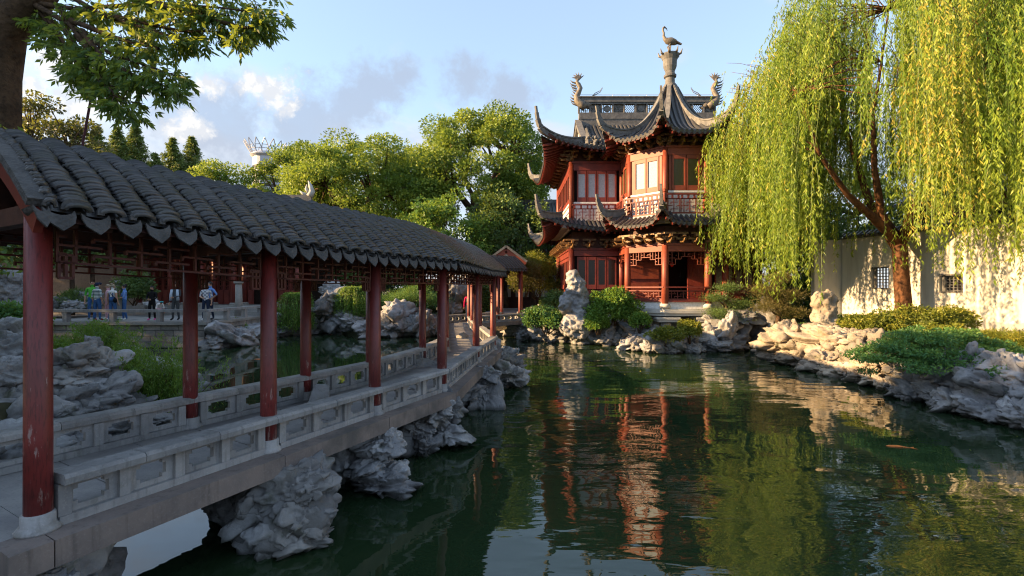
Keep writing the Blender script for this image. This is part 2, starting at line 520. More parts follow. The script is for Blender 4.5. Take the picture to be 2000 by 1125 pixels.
# white lime plaster, rain-streaked
m, N = mat_new('plaster')
p = pos(N)
st = N.vmath('MULTIPLY', p, (3.0, 3.0, 0.35)).outputs[0]
n = N.noise(st, 1.6, 6, 0.6)
col = N.mix(N.smooth(n, 0.35, 0.72), (0.62, 0.60, 0.55), (0.50, 0.48, 0.44))
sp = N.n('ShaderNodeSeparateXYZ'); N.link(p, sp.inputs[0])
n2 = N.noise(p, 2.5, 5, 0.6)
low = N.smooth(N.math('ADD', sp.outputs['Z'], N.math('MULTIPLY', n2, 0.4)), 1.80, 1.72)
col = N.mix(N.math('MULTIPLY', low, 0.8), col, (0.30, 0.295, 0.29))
finish(N, principled(N, col, 0.9, 0.15, bump(N, N.noise(p, 9, 4), 0.15, 0.02)))
M['plaster'] = m

# foliage
def leaf_mat(name, stops, trans=0.35, rough=0.5, yellow=None):
    m, N = mat_new(name)
    at = N.n('ShaderNodeAttribute'); at.attribute_name = 'tint'
    col = N.ramp(at.outputs['Fac'], stops)
    d = principled(N, col, rough, 0.35)
    tr = N.n('ShaderNodeBsdfTranslucent')
    tcol = N.mix(0.55, col, tuple(min(1.0, x * 1.0) for x in (yellow or (0.30, 0.36, 0.03))))
    N.link(tcol, tr.inputs['Color'])
    mx = N.n('ShaderNodeMixShader'); mx.inputs[0].default_value = trans
    N.link(d, mx.inputs[1]); N.link(tr.outputs[0], mx.inputs[2])
    finish(N, mx.outputs[0]); M[name] = m
leaf_mat('leaf_camphor', [(0, (0.065, 0.131, 0.025)), (0.5, (0.163, 0.260, 0.043)), (1, (0.325, 0.402, 0.065))], 0.40)
leaf_mat('leaf_dark', [(0, (0.037, 0.080, 0.027)), (0.5, (0.085, 0.156, 0.048)), (1, (0.166, 0.247, 0.070))], 0.30)
leaf_mat('leaf_willow', [(0, (0.106, 0.191, 0.024)), (0.5, (0.229, 0.340, 0.044)), (0.93, (0.387, 0.450, 0.071)), (1, (0.493, 0.400, 0.080))], 0.50, 0.45, (0.370, 0.420, 0.030))
leaf_mat('leaf_conifer', [(0, (0.079, 0.136, 0.041)), (1, (0.215, 0.260, 0.067))], 0.25)
leaf_mat('leaf_fresh', [(0, (0.059, 0.141, 0.026)), (0.6, (0.125, 0.250, 0.040)), (1, (0.208, 0.333, 0.059))], 0.35)
leaf_mat('leaf_maple', [(0, (0.042, 0.136, 0.046)), (0.6, (0.094, 0.230, 0.066)), (1, (0.188, 0.324, 0.073))], 0.35)
leaf_mat('leaf_yellow', [(0, (0.087, 0.116, 0.020)), (0.6, (0.189, 0.217, 0.032)), (1, (0.319, 0.290, 0.043))], 0.35)
leaf_mat('leaf_brown', [(0, (0.058, 0.051, 0.022)), (0.6, (0.123, 0.102, 0.036)), (1, (0.189, 0.145, 0.051))], 0.3)
leaf_mat('leaf_over', [(0, (0.039, 0.101, 0.037)), (0.6, (0.114, 0.213, 0.054)), (1, (0.283, 0.369, 0.067))], 0.50, 0.4, (0.414, 0.460, 0.033))
leaf_mat('grass', [(0, (0.051, 0.102, 0.020)), (1, (0.145, 0.203, 0.043))], 0.3)

# pond water
m, N = mat_new('water')
p = pos(N)
sp = N.n('ShaderNodeSeparateXYZ'); N.link(p, sp.inputs[0])
a1 = N.noise(N.vmath('MULTIPLY', p, (0.8, 1.3, 1.0)).outputs[0], 0.85, 0.8, 0.45, 0.7)
a2 = N.noise(N.vmath('MULTIPLY', p, (1.2, 3.0, 1.0)).outputs[0], 2.0, 2.0, 0.45, 0.3)
amp = N.math('MULTIPLY', N.smooth(N.noise(p, 0.16, 2, 0.5), 0.36, 0.62, 0.25, 1.0), N.smooth(sp.outputs['X'], -4.5, 1.5, 0.10, 1.0))
h = N.math('ADD', N.math('MULTIPLY', a1, 1.0), N.math('MULTIPLY', a2, 0.14))
bn = N.n('ShaderNodeBump'); bn.inputs['Distance'].default_value = 0.045; bn.inputs['Strength'].default_value = 1.0
N.link(N.math('MULTIPLY', h, amp), bn.inputs['Height'])
murk = N.mix(N.smooth(N.noise(p, 0.25, 3, 0.5), 0.35, 0.7), (0.012, 0.027, 0.012), (0.022, 0.041, 0.016))
pr = N.n('ShaderNodeBsdfPrincipled')
N.link(murk, pr.inputs['Base Color']); pr.inputs['Roughness'].default_value = 0.015
pr.inputs['IOR'].default_value = 1.5; pr.inputs['Specular IOR Level'].default_value = 0.7
N.link(bn.outputs[0], pr.inputs['Normal'])
finish(N, pr.outputs[0]); M['water'] = m

def plain(name, c, rough=0.6, spec=0.3, **kw):
    m, N = mat_new(name)
    n = N.noise(pos(N), 12.0, 4, 0.6)
    col = N.mix(N.smooth(n, 0.3, 0.75), tuple(x * 0.85 for x in c), tuple(min(1, x * 1.1) for x in c))
    finish(N, principled(N, col, rough, spec, **kw)); M[name] = m
    return m
plain('pane_pale', (0.36, 0.40, 0.44), 0.12, 0.6)
plain('pane_dark', (0.030, 0.026, 0.022), 0.18, 0.35)
plain('interior_shade', (0.020, 0.012, 0.010), 0.8, 0.1)  # near-black: the darkness of unlit rooms put into the colour
plain('white_paint', (0.70, 0.69, 0.68), 0.7, 0.2)
plain('lantern_red', (0.55, 0.05, 0.02), 0.5, 0.3)
plain('brass', (0.45, 0.28, 0.08), 0.35, 0.5)
plain('skin', (0.42, 0.24, 0.16), 0.6, 0.3)
plain('hair_dark', (0.015, 0.012, 0.011), 0.6, 0.3)
plain('hair_grey', (0.30, 0.25, 0.18), 0.7, 0.2)
plain('koi_orange', (0.60, 0.16, 0.03), 0.4, 0.4)
# split-bamboo blind behind the shaded windows
m, N = mat_new('blind')
p = pos(N)
wv = N.n('ShaderNodeTexWave'); wv.bands_direction = 'Z'; wv.inputs['Scale'].default_value = 9.0; wv.inputs['Distortion'].default_value = 0.6
N.link(p, wv.inputs['Vector'])
col = N.mix(wv.outputs[0], (0.045, 0.038, 0.020), (0.085, 0.072, 0.036))
finish(N, principled(N, col, 0.25, 0.5)); M['blind'] = m
# striped shirt
m, N = mat_new('striped_cloth')
wv = N.n('ShaderNodeTexWave'); wv.bands_direction = 'Z'; wv.inputs['Scale'].default_value = 4.6; wv.inputs['Distortion'].default_value = 0.0
N.link(pos(N), wv.inputs['Vector'])
finish(N, principled(N, N.mix(N.smooth(wv.outputs[0], 0.45, 0.55), (0.62, 0.66, 0.62), (0.03, 0.09, 0.12)), 0.8, 0.1)); M['striped_cloth'] = m
m, N = mat_new('checked_cloth')
ck = N.n('ShaderNodeTexChecker'); ck.inputs['Scale'].default_value = 12.0; N.link(pos(N), ck.inputs['Vector'])
finish(N, principled(N, N.mix(ck.outputs[1], (0.55, 0.57, 0.60), (0.20, 0.23, 0.28)), 0.8, 0.1)); M['checked_cloth'] = m
def cloth(name, c):
    return plain(name, c, 0.85, 0.1)
for nm, c in (('cloth_green', (0.10, 0.42, 0.06)), ('cloth_jeans', (0.045, 0.11, 0.26)), ('cloth_pink', (0.62, 0.38, 0.44)), ('cloth_blue', (0.14, 0.26, 0.55)),
              ('cloth_navy', (0.02, 0.03, 0.06)), ('cloth_black', (0.012, 0.012, 0.014)), ('cloth_pale_blue', (0.42, 0.50, 0.60)), ('cloth_grey', (0.06, 0.065, 0.07)),
              ('cloth_magenta', (0.55, 0.02, 0.10)), ('cloth_white', (0.70, 0.70, 0.70)), ('shoe_red', (0.40, 0.03, 0.03)), ('shoe_green', (0.30, 0.70, 0.10)), ('cloth_teal', (0.05, 0.45, 0.50)), ('shoe_pink', (0.7, 0.1, 0.3))):
    cloth(nm, c)
# ------------------------------------------------------------------ ground, pond
POND = [(-2.5, 1.0), (-4.3, 2.9), (-5.6, 4.4), (-6.6, 6.6), (-8.4, 9.4), (-8.2, 12.4), (-11, 13.6), (-16, 15.5), (-26, 18), (-40, 19.5), (-40, 23.2), (-14.25, 23.2),
        (-14.45, 29.2), (-12.6, 30.5), (-11.5, 33), (-8.5, 32), (-7, 29.5), (-4.8, 29.3), (-4, 30.5), (-1.5, 30), (0.3, 28.8), (1.6, 26.5), (3.4, 25.0), (5.4, 24.3),
        (6.1, 21.5), (8, 21.9), (10.2, 22.7), (11.3, 24.6), (11.6, 22), (10.4, 20), (10.3, 17.5), (10.7, 16), (10.4, 14.5), (10.45, 13.3), (10.1, 12), (10.3, 10.5), (10.4, 8), (10.6, 2), (9, 1)]
def poly_sdf(X, Y, poly):
    """signed distance, positive outside"""
    d = np.full(X.shape, 1e9); inside = np.zeros(X.shape, bool)
    n = len(poly)
    for i in range(n):
        ax, ay = poly[i]; bx, by = poly[(i + 1) % n]
        ex, ey = bx - ax, by - ay
        t = np.clip(((X - ax) * ex + (Y - ay) * ey) / (ex * ex + ey * ey), 0, 1)
        d = np.minimum(d, np.hypot(X - ax - t * ex, Y - ay - t * ey))
        c = ((ay > Y) != (by > Y)) & (X < (bx - ax) * (Y - ay) / ((by - ay) if by != ay else 1e-9) + ax)
        inside ^= c
    return np.where(inside, -d, d)
def sstep(a, b, x):
    t = np.clip((x - a) / (b - a), 0, 1); return t * t * (3 - 2 * t)
def ground_z(X, Y):
    X = np.asarray(X, float); Y = np.asarray(Y, float)
    sd = poly_sdf(X, Y, POND)
    top = 1.05 + 0.10 * sstep(1, 8, sd)
    pav = (X > 0) & (X < 15) & (Y > 20.5) & (Y < 40)
    top = np.where(pav, 0.45 + 0.05 * sd.clip(0, 6), top)
    top = top + 0.06 * pnoise(np.stack([X * 0.6, Y * 0.6, X * 0], -1).reshape(-1, 3)).reshape(X.shape)
    return -0.8 + (top + 0.8) * sstep(-0.35, 0.55, sd)
def gz(x, y): return float(ground_z(np.array([x]), np.array([y]))[0])
gx = np.concatenate([[-2500, -1000, -400, -180, -100], np.arange(-60, 45.1, 0.5), [80, 160, 400, 1000, 2500]])
gy = np.concatenate([[-2500, -800, -200, -60, -20], np.arange(-8, 60.1, 0.5), [80, 120, 220, 500, 1200, 3000]])
GX, GY = np.meshgrid(gx, gy)
GZ = ground_z(GX, GY)
nx_, ny_ = len(gx), len(gy)
idx = np.arange(nx_ * ny_).reshape(ny_, nx_)
F = np.stack([idx[:-1, :-1], idx[:-1, 1:], idx[1:, 1:], idx[1:, :-1]], -1).reshape(-1, 4)
g = link('ground', mesh_np('ground', np.stack([GX, GY, GZ], -1).reshape(-1, 3), F, True), M['soil'])
tag(g, 'dark soil and moss of the garden banks around the pond', 'ground', kind='structure')
wm = MB(); wm.add([(-60, -3, 0), (40, -3, 0), (40, 36, 0), (-60, 36, 0)], [(0, 1, 2, 3)])
w = wm.build('pond_water', M['water']); tag(w, 'dark green rippled pond water reflecting pavilion and willow', 'water', kind='structure')

# ------------------------------------------------------------------ rocks
def ico(sub):
    bm = bmesh.new(); bmesh.ops.create_icosphere(bm, subdivisions=sub, radius=1.0)
    V = np.array([v.co[:] for v in bm.verts]); F = np.array([[v.index for v in f.verts] for f in bm.faces]); bm.free()
    return V, F
ICO = {s: ico(s) for s in (3, 4, 5)}
def rock_shape(seed, sub=4, planes=16, rough=0.16, crack=0.12, layered=0.0):
    r = np.random.default_rng(seed)
    V, F = ICO[sub]
    nrm = r.normal(size=(planes, 3)); nrm /= np.linalg.norm(nrm, axis=1)[:, None]
    k = r.uniform(0.68, 1.05, planes)
    dots = V @ nrm.T
    rad = np.where(dots > 0.12, k[None, :] / np.maximum(dots, 0.12), 9.0).min(1)
    rad = np.minimum(rad, 1.4)
    P = V * rad[:, None]
    off = r.uniform(0, 60, 3)
    n = fbm(P * 1.5 + off, 5, 2.1, 0.55)
    rid = 1 - np.abs(fbm(P * 2.2 + off + 9, 4, 2.2, 0.5)) * 2.2
    pts = r.normal(size=(56, 3)); pts /= np.linalg.norm(pts, axis=1)[:, None]; pts *= r.uniform(0.6, 1.15, (56, 1))
    Q = P + 0.16 * np.stack([pnoise(P * 2.3 + off), pnoise(P * 2.3 + off + 31), pnoise(P * 2.3 + off + 57)], -1)
    pts = pts[:56]; Q = Q * np.array([1, 1, 1.35]); pts = pts * np.array([1, 1, 1.35])
    dd = np.linalg.norm(Q[:, None, :] - pts[None], axis=2); near_i = dd.argmin(1); d = np.sort(dd, axis=1)
    cr = 1 - np.clip((d[:, 1] - d[:, 0]) / 0.075, 0, 1)
    cell = r.uniform(-0.13, 0.13, len(pts))[near_i] + (r.normal(0, 0.36, (len(pts), 3))[near_i] * (Q - pts[near_i])).sum(1)
    disp = rough * n + 0.12 * (rid - 0.6) + cell * np.clip((d[:, 1] - d[:, 0]) / 0.04, 0.1, 1) - crack * cr ** 1.4 + 0.045 * fbm(P * 6.0 + off, 3)
    if layered:
        disp += layered * np.abs(np.sin(P[:, 2] * 7 + 2.2 * n))
    holes = np.clip(fbm(P * 1.25 + off + 77, 2) - 0.22, 0, 1)
    disp -= 0.9 * holes
    return V * (rad + disp)[:, None], F
ROCKS = [mesh_np('boulder', *rock_shape(100 + i, 5, 9 + i % 5 * 2, 0.12, 0.17, 0.07 if i % 2 == 0 else 0.0)) for i in range(12)]
ROCKS_W = [m_.copy() for m_ in ROCKS]
for m_ in ROCKS: m_.materials.append(M['rock'])
for m_ in ROCKS_W: m_.materials.append(M['rock_warm'])
rk = random.Random(5)
ORD = ['first', 'second', 'third', 'fourth', 'fifth', 'sixth', 'seventh', 'eighth', 'ninth', 'tenth', 'eleventh', 'twelfth', 'thirteenth', 'fourteenth', 'fifteenth', 'sixteenth', 'seventeenth', 'eighteenth', 'nineteenth', 'twentieth']
def number_rocks(objs, label, row=''):
    objs = sorted(objs, key=lambda o: o.location.x / o.location.y)
    for i, o in enumerate(objs):
        o['label'] = '%s, %s from left%s' % (label, ORD[i], row)
def boulder(x, y, z, s, label, group=None, rz=None, idx=None, warm=False, tilt=0.25, name='boulder'):
    ms = ROCKS_W if warm else ROCKS
    me = ms[(idx if idx is not None else rk.randrange(12)) % 12]
    o = bpy.data.objects.new(name, me); COL.objects.link(o)
    o.location = (x, y, z)
    o.scale = s if hasattr(s, '__len__') else (s, s, s)
    o.rotation_euler = (rk.uniform(-tilt, tilt), rk.uniform(-tilt, tilt), rk.uniform(0, 6.28) if rz is None else rz)
    tag(o, label, 'rock', group)
    return o
def shore(pts, step, size, ztop, label, group, warm=False, layers=2, inland=0.55, side=1):
    """a dry-laid rock edge along a polyline; 'side' turns it inland"""
    made = {}
    for i in range(len(pts) - 1):
        a, b = Vector(pts[i]), Vector(pts[i + 1])
        L = (b - a).length; d = (b - a) / L; nrm = Vector((-d.y, d.x)) * side
        k = max(1, int(round(L / step)))
        for j in range(k):
            for ly in range(layers):
                t = (j + 0.5 + rk.uniform(-0.3, 0.3) + 0.4 * ly) / k
                p = a + d * (L * t) + nrm * (ly * inland + rk.uniform(-0.12, 0.12))
                s = size * rk.uniform(0.72, 1.3) * (1.0 if ly == 0 else 1.12)
                zc = (0.14 if ly == 0 else 0.14 + (ztop - s * 0.5 - 0.14) * ly / (layers - 1)) + rk.uniform(-0.05, 0.12)
                o = boulder(p.x, p.y, zc, (s * rk.uniform(0.85, 1.25), s * rk.uniform(0.85, 1.2), s * rk.uniform(0.6, 0.95) * (1.0 if ly == 0 else 1.1)), label, group, warm=warm)
                made.setdefault(ly, []).append(o)
    names = {1: [''], 2: [', waterline row', ', top row'], 3: [', waterline row', ', middle row', ', top row'], 4: [', waterline row', ', second row', ', third row', ', top row']}[layers]
    for ly, objs in made.items(): number_rocks(objs, label, names[ly])

# right bank, between the cave and the right edge of the picture
shore([(11.3, 21.6), (10.35, 19.9), (10.2, 18.4)], 0.62, 0.45, 1.15, 'grey boulder in the bank right of the cave', 'bank rocks beside the cave', True, 3, 0.45, 1)
shore([(10.2, 18.4), (10.25, 17.5), (10.6, 16.1), (10.3, 14.5), (10.3, 13.4)], 0.5, 0.36, 1.20, 'tan boulder in the right bank below the willow', 'sunlit bank rocks under the willow', True, 3, 0.4, 1)
shore([(10.3, 13.4), (9.95, 12.2), (10.15, 11.2)], 0.46, 0.34, 1.15, 'grey boulder in the bank below the maple', 'bank rocks under the maple', False, 3, 0.42, 1)
shore([(10.15, 11.2), (10.2, 10.0), (10.3, 8.6)], 0.46, 0.36, 1.15, 'grey boulder in the bank right of the maple', 'bank rocks at the right edge', False, 3, 0.45, 1)
boulder(11.0, 10.7, 0.62, (0.5, 0.45, 0.75), 'tall pale grey boulder with cracks at the right edge of the bank', idx=3)
boulder(11.0, 17.2, 1.05, (0.85, 0.6, 0.5), 'broad dark layered boulder on top of the sunlit right bank', idx=6, warm=True)
boulder(10.6, 19.3, 0.75, (0.8, 0.7, 0.6), 'wide grey boulder just right of the dark cave', idx=2, warm=True)
# pavilion shore
shore([(-0.2, 28.9), (0.9, 27.5), (1.7, 26.5)], 0.8, 0.5, 0.75, 'grey boulder at the foot of the stair ramp', 'rocks below the stair ramp', False, 2, 0.5, 1)
shore([(1.7, 26.5), (3.4, 24.9), (5.3, 24.3)], 0.75, 0.48, 0.75, 'grey boulder below the tall scholar rock', 'rocks below the scholar rock', False, 3, 0.45, 1)
shore([(5.3, 24.3), (5.6, 22.6), (6.1, 21.5)], 0.75, 0.5, 0.75, 'grey boulder on the left of the rocky point', 'rocks on the left of the point', False, 2, 0.5, 1)
shore([(6.1, 21.5), (8.0, 21.8), (9.3, 22.3)], 0.6, 0.42, 0.6, 'grey boulder in the edge before the pavilion', 'rocks in front of the pavilion', False, 3, 0.5, 1)
shore([(9.3, 22.3), (10.3, 22.7)], 0.55, 0.62, 1.35, 'pale boulder in the pile left of the cave', 'rocks left of the cave', False, 4, 0.4, 1)
boulder(9.7, 22.4, 0.85, (0.55, 0.5, 0.8), 'tall pitted pale boulder crowning the pile left of the cave', idx=7)
boulder(10.7, 23.4, 1.45, (1.1, 0.7, 0.42), 'flat roof boulder spanning the dark cave', idx=4)
boulder(6.75, 21.6, 0.6, (0.6, 0.5, 0.55), 'rounded pale boulder between the yellow shrubs and the pavilion pillar', idx=9)
boulder(11.7, 22.8, 0.9, (0.7, 0.7, 0.95), 'upright grey boulder on the right side of the cave mouth', idx=1)
# far shore seen under the covered bridge
shore([(-14.0, 24.0), (-14.1, 26.4)], 0.9, 0.55, 0.55, 'grey boulder in the water at the terrace corner', 'rocks at the terrace corner', False, 1)
boulder(-13.4, 24.3, 0.35, (0.95, 0.7, 0.62), 'big rounded pale boulder in the water beside the terrace wall', idx=5)
boulder(-14.0, 23.6, 0.2, (1.0, 0.6, 0.45), 'low flat grey boulder in the water at the terrace corner', idx=8)
shore([(-14.2, 28.6), (-12.6, 30.3), (-11.4, 32.6)], 0.9, 0.7, 1.1, 'grey boulder in the rockery right of the terrace', 'far rockery on the left', False, 2, 0.6, 1)
GRP = []
for (px, py, Y, s, ix) in ((655, 585, 31.0, (1.1, 0.8, 0.75), 3), (640, 605, 30.0, (0.9, 0.7, 0.8), 7), (672, 618, 30.2, (0.9, 0.7, 0.6), 10), (648, 570, 31.4, (0.8, 0.7, 0.5), 1), (690, 632, 29.8, (0.7, 0.6, 0.4), 2)):
    p = W(px, py, Y); GRP.append(boulder(p.x, p.y, p.z, s, 'pale boulder', 'piled far rockery', idx=ix))
number_rocks(GRP, 'pale boulder piled behind the second rear column')
GRP = []
for (px, py, Y, s, ix) in ((785, 620, 29.0, (1.25, 0.8, 0.95), 0), (760, 640, 28.4, (0.9, 0.7, 0.7), 4), (725, 645, 28.4, (0.8, 0.6, 0.6), 6), (815, 635, 28.6, (0.8, 0.7, 0.9), 9), (835, 640, 28.8, (0.6, 0.6, 0.7), 11), (895, 575, 31.5, (1.1, 0.8, 1.3), 5), (880, 600, 31.0, (0.8, 0.7, 0.9), 8)):
    p = W(px, py, Y); GRP.append(boulder(p.x, p.y, p.z, s, 'craggy boulder', 'craggy far rockery', idx=ix))
number_rocks(GRP, 'craggy pale boulder in the far rockery below the spreading pine')
GRP = []
shore([(-8.2, 31.6), (-6.9, 29.5), (-4.9, 29.2), (-3.6, 30.2)], 0.8, 0.5, 0.8, 'small grey boulder on the far shore behind the bridge', 'far waterline rocks', False, 2, 0.5, 1)
# left bank behind the near railing
LB = 'weathered grey boulder in the left bank behind the near railing'
for (px, py, Y, s, ix, wm_) in ((150, 705, 9.6, (0.62, 0.55, 0.42), 3, False), (205, 720, 9.8, (0.35, 0.4, 0.42), 7, False), (140, 745, 9.3, (0.75, 0.6, 0.36), 0, True), (195, 775, 9.2, (0.42, 0.45, 0.42), 5, True),
                          (120, 800, 8.8, (0.85, 0.7, 0.5), 9, True), (20, 735, 8.6, (0.55, 0.5, 0.32), 2, True), (25, 790, 8.4, (0.7, 0.6, 0.5), 6, True), (10, 690, 9.6, (0.6, 0.5, 0.5), 10, False), (60, 830, 8.2, (0.8, 0.6, 0.45), 1, True),
                          (175, 690, 9.9, (0.28, 0.3, 0.3), 8, False), (250, 790, 9.8, (0.4, 0.35, 0.25), 4, False), (225, 810, 9.2, (0.5, 0.5, 0.4), 11, True), (20, 660, 11.5, (0.7, 0.6, 0.45), 2, False), (235, 845, 8.6, (0.45, 0.4, 0.35), 3, False), (320, 825, 9.2, (0.4, 0.35, 0.2), 6, False)):
    p = W(px, py, Y); s = tuple(q * 0.84 for q in s); GRP.append(boulder(p.x, p.y, p.z, s, LB, 'left bank rocks', idx=ix, warm=False))
number_rocks(GRP, LB)
GRP = []
shore([(-5.4, 4.3), (-6.4, 6.6), (-8.2, 9.2)], 0.85, 0.4, 0.7, 'grey boulder under the far side of the bridge', 'rocks under the bridge edge', False, 2, 0.5, 1)
shore([(-8.2, 12.4), (-11, 13.6), (-16, 15.5), (-24, 17.6)], 1.2, 0.6, 0.95, 'grey boulder on the bank before the terrace', 'left bank rocks before the terrace', False, 2, 0.6, 1)
# rocks and stones on the terrace, left
for (px, py, Y, s) in ((20, 560, 27.0, (0.8, 0.6, 1.0)), (15, 590, 26.0, (0.9, 0.6, 0.6)), (60, 600, 25.5, (0.6, 0.5, 0.45)), (110, 592, 26.5, (0.7, 0.5, 0.4)), (135, 600, 26.0, (0.6, 0.5, 0.35)), (300, 598, 27.5, (0.5, 0.4, 0.35)), (40, 575, 27.0, (0.4, 0.4, 0.7)), (175, 585, 27.5, (0.7, 0.5, 0.5))):
    p = W(px, py, Y); GRP.append(boulder(p.x, p.y, max(1.3, p.z), s, 'garden boulder', 'terrace garden rocks'))
number_rocks(GRP, 'garden boulder standing on the terrace behind the visitors')

# ---- tall perforated scholar rocks (metaball bodies, eroded)
def scholar(name, base, blobs, label, seed, mat='rock', res=0.055):
    mb = bpy.data.metaballs.new('tmp_meta'); mb.resolution = res; mb.render_resolution = res; mb.threshold = 0.35
    for (x, y, z, r) in blobs:
        e = mb.elements.new(); e.co = (x, y, z); e.radius = r * 1.75
    o = bpy.data.objects.new('tmp_meta', mb); COL.objects.link(o)
    dg = bpy.context.evaluated_depsgraph_get(); dg.update()
    me = bpy.data.meshes.new_from_object(o.evaluated_get(dg))
    bpy.data.objects.remove(o); bpy.data.metaballs.remove(mb)
    n = len(me.vertices); V = np.empty(n * 3, np.float32); me.vertices.foreach_get('co', V); V = V.reshape(-1, 3).astype(float)
    Nn = np.empty(n * 3, np.float32); me.vertices.foreach_get('normal', Nn); Nn = Nn.reshape(-1, 3)
    P = V + seed
    d = 0.15 * fbm(P * 2.2, 4) + 0.08 * (1 - np.abs(fbm(P * 3.4, 3)) * 3) - 0.28 * np.clip(fbm(P * 2.6 + 40, 2) - 0.15, 0, 1)
    V = V + Nn * d[:, None]
    me.vertices.foreach_set('co', V.astype(np.float32).ravel()); me.update()
    me.name = name
    ob = link(name, me, M[mat]); ob.location = base
    return tag(ob, label, 'rock')
p = W(1121, 640, 24.5)
scholar('scholar_rock', (p.x, p.y, 0.75), [(0.25, 0, 0.1, 0.5), (-0.2, 0, 0.15, 0.4), (0.22, 0, 0.6, 0.42), (0.3, 0, 1.05, 0.38), (-0.1, 0.05, 0.55, 0.25), (-0.42, 0, 1.15, 0.27), (-0.38, 0, 1.42, 0.26), (-0.2, 0, 1.72, 0.25), (0.3, 0, 1.45, 0.3),
    (0.25, 0, 1.8, 0.32), (0.05, 0, 2.05, 0.32), (-0.02, 0, 2.4, 0.28), (0.2, 0, 2.2, 0.3), (0.35, 0.1, 1.6, 0.3), (-0.05, 0, 2.65, 0.2), (0.42, 0, 0.85, 0.3), (-0.1, 0, 1.1, 0.2), (0.3, 0, 0.3, 0.45)], 'tall perforated grey scholar rock standing at the pavilion corner', 3.0)
p = W(1612, 640, 18.3)
scholar('scholar_rock', (p.x, p.y, 0.95), [(0, 0, 0.1, 0.34), (0.1, 0, 0.5, 0.3), (-0.1, 0, 0.8, 0.28), (0.12, 0, 1.05, 0.27), (-0.12, 0, 1.25, 0.25), (0.2, 0, 1.4, 0.2), (-0.2, 0, 1.5, 0.18), (0.1, 0, 1.62, 0.16)], 'slender tan scholar rock beneath the willow strands at left of the white wall', 19.0, 'rock_warm')
p = W(12, 640, 24.8)
scholar('scholar_rock', (p.x, p.y, 1.2), [(0, 0, 0.2, 0.5), (0.2, 0, 0.7, 0.4), (-0.2, 0, 1.0, 0.4), (0.15, 0, 1.4, 0.35), (-0.1, 0, 1.8, 0.4), (0.25, 0, 2.1, 0.35), (-0.25, 0, 2.3, 0.3)], 'perforated scholar rock on the terrace at the left edge of the picture', 33.0)

# ------------------------------------------------------------------ white garden wall on the right
WALL = [(18.6, 8.0), (18.05, 17.0), (16.25, 24.3)]
gw = empty('garden_wall', (18.15, 17.0, 1.0)); tag(gw, 'white plastered garden wall with tiled coping behind the willow', 'wall')
WT = 5.15
wbody = MB()
def wall_pt(t):
    L1 = (Vector(WALL[1]) - Vector(WALL[0])).length; L2 = (Vector(WALL[2]) - Vector(WALL[1])).length
    s = t
    if s < L1: return Vector(WALL[0]).lerp(Vector(WALL[1]), s / L1)
    return Vector(WALL[1]).lerp(Vector(WALL[2]), (s - L1) / L2)
WLEN = (Vector(WALL[1]) - Vector(WALL[0])).length + (Vector(WALL[2]) - Vector(WALL[1])).length
wins = [(14.6, 0.85, 2.75, 3.75), (11.7, 0.85, 2.6, 3.35)]   # distance along wall, width, z0, z1
cuts = sorted([(c - w_ / 2, c + w_ / 2, z0, z1) for c, w_, z0, z1 in wins])
prev = 0.0
def wseg(t0, t1, z0, z1):
    br = (Vector(WALL[1]) - Vector(WALL[0])).length
    if t0 < br < t1: wseg(t0, br, z0, z1); wseg(br, t1, z0, z1); return
    a, b = wall_pt(t0), wall_pt(t1); d = (b - a).normalized(); n_ = Vector((d.y, -d.x)) * 0.16
    wbody.prism([a - n_, b - n_, b + n_, a + n_], z0, z1)
for (c0, c1, z0, z1) in cuts:
    wseg(prev, c0, 0.6, WT); wseg(c0, c1, 0.6, z0); wseg(c0, c1, z1, WT); prev = c1
wseg(prev, WLEN, 0.6, WT)
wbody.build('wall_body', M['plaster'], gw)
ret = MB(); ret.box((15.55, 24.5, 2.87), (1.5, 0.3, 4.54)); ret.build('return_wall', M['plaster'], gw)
for (c0, c1, z0, z1) in cuts:
    a, b = wall_pt(c0), wall_pt(c1)
    fr = MB()
    for z in (z0 + 0.03, z1 - 0.03): fr.bar((a.x, a.y, z), (b.x, b.y, z), 0.36, 0.06)
    for q in (a, b): fr.bar((q.x, q.y, z0), (q.x, q.y, z1), 0.36, 0.06, (1, 0, 0))
    f_ = fr.build('window', M['ridge_grey'], gw)
    lt = MB(); d = (b - a)
    for i in range(1, 6):
        q = a + d * i / 6; lt.bar((q.x, q.y, z0), (q.x, q.y, z1), 0.05, 0.035, (1, 0, 0))
    for i in range(1, 7):
        z = z0 + (z1 - z0) * i / 7; lt.bar((a.x, a.y, z), (b.x, b.y, z), 0.045, 0.035)
    lt.build('lattice', M['ridge_grey'], f_)
cop = MB()
nt = int(WLEN / 0.24)
cp = gw
core = MB()
for s in (-1, 1): pass
br = (Vector(WALL[1]) - Vector(WALL[0])).length
for (t0, t1) in ((0, br), (br, WLEN)):
    a, b = wall_pt(t0), wall_pt(t1); core.bar((a.x, a.y, WT + 0.16), (b.x, b.y, WT + 0.16), 0.22, 0.3); core.bar((a.x, a.y, WT + 0.03), (b.x, b.y, WT + 0.03), 0.55, 0.06)
core.build('coping', M['ridge_grey'], gw)
for i in range(nt):
    t = (i + 0.5) * 0.24
    p_ = wall_pt(t); a = wall_pt(max(0, t - 0.1)); b = wall_pt(min(WLEN, t + 0.1)); d = (b - a).normalized(); n_ = Vector((d.y, -d.x))
    for s in (-1, 1):
        q0 = p_ + n_ * (0.05 * s); q1 = p_ + n_ * (0.42 * s)
        cop.tube([(q0.x, q0.y, WT + 0.30), (q1.x, q1.y, WT + 0.08)], 0.075, 6)
cop.build('coping_tiles', M['tile'], gw, kind='stuff')

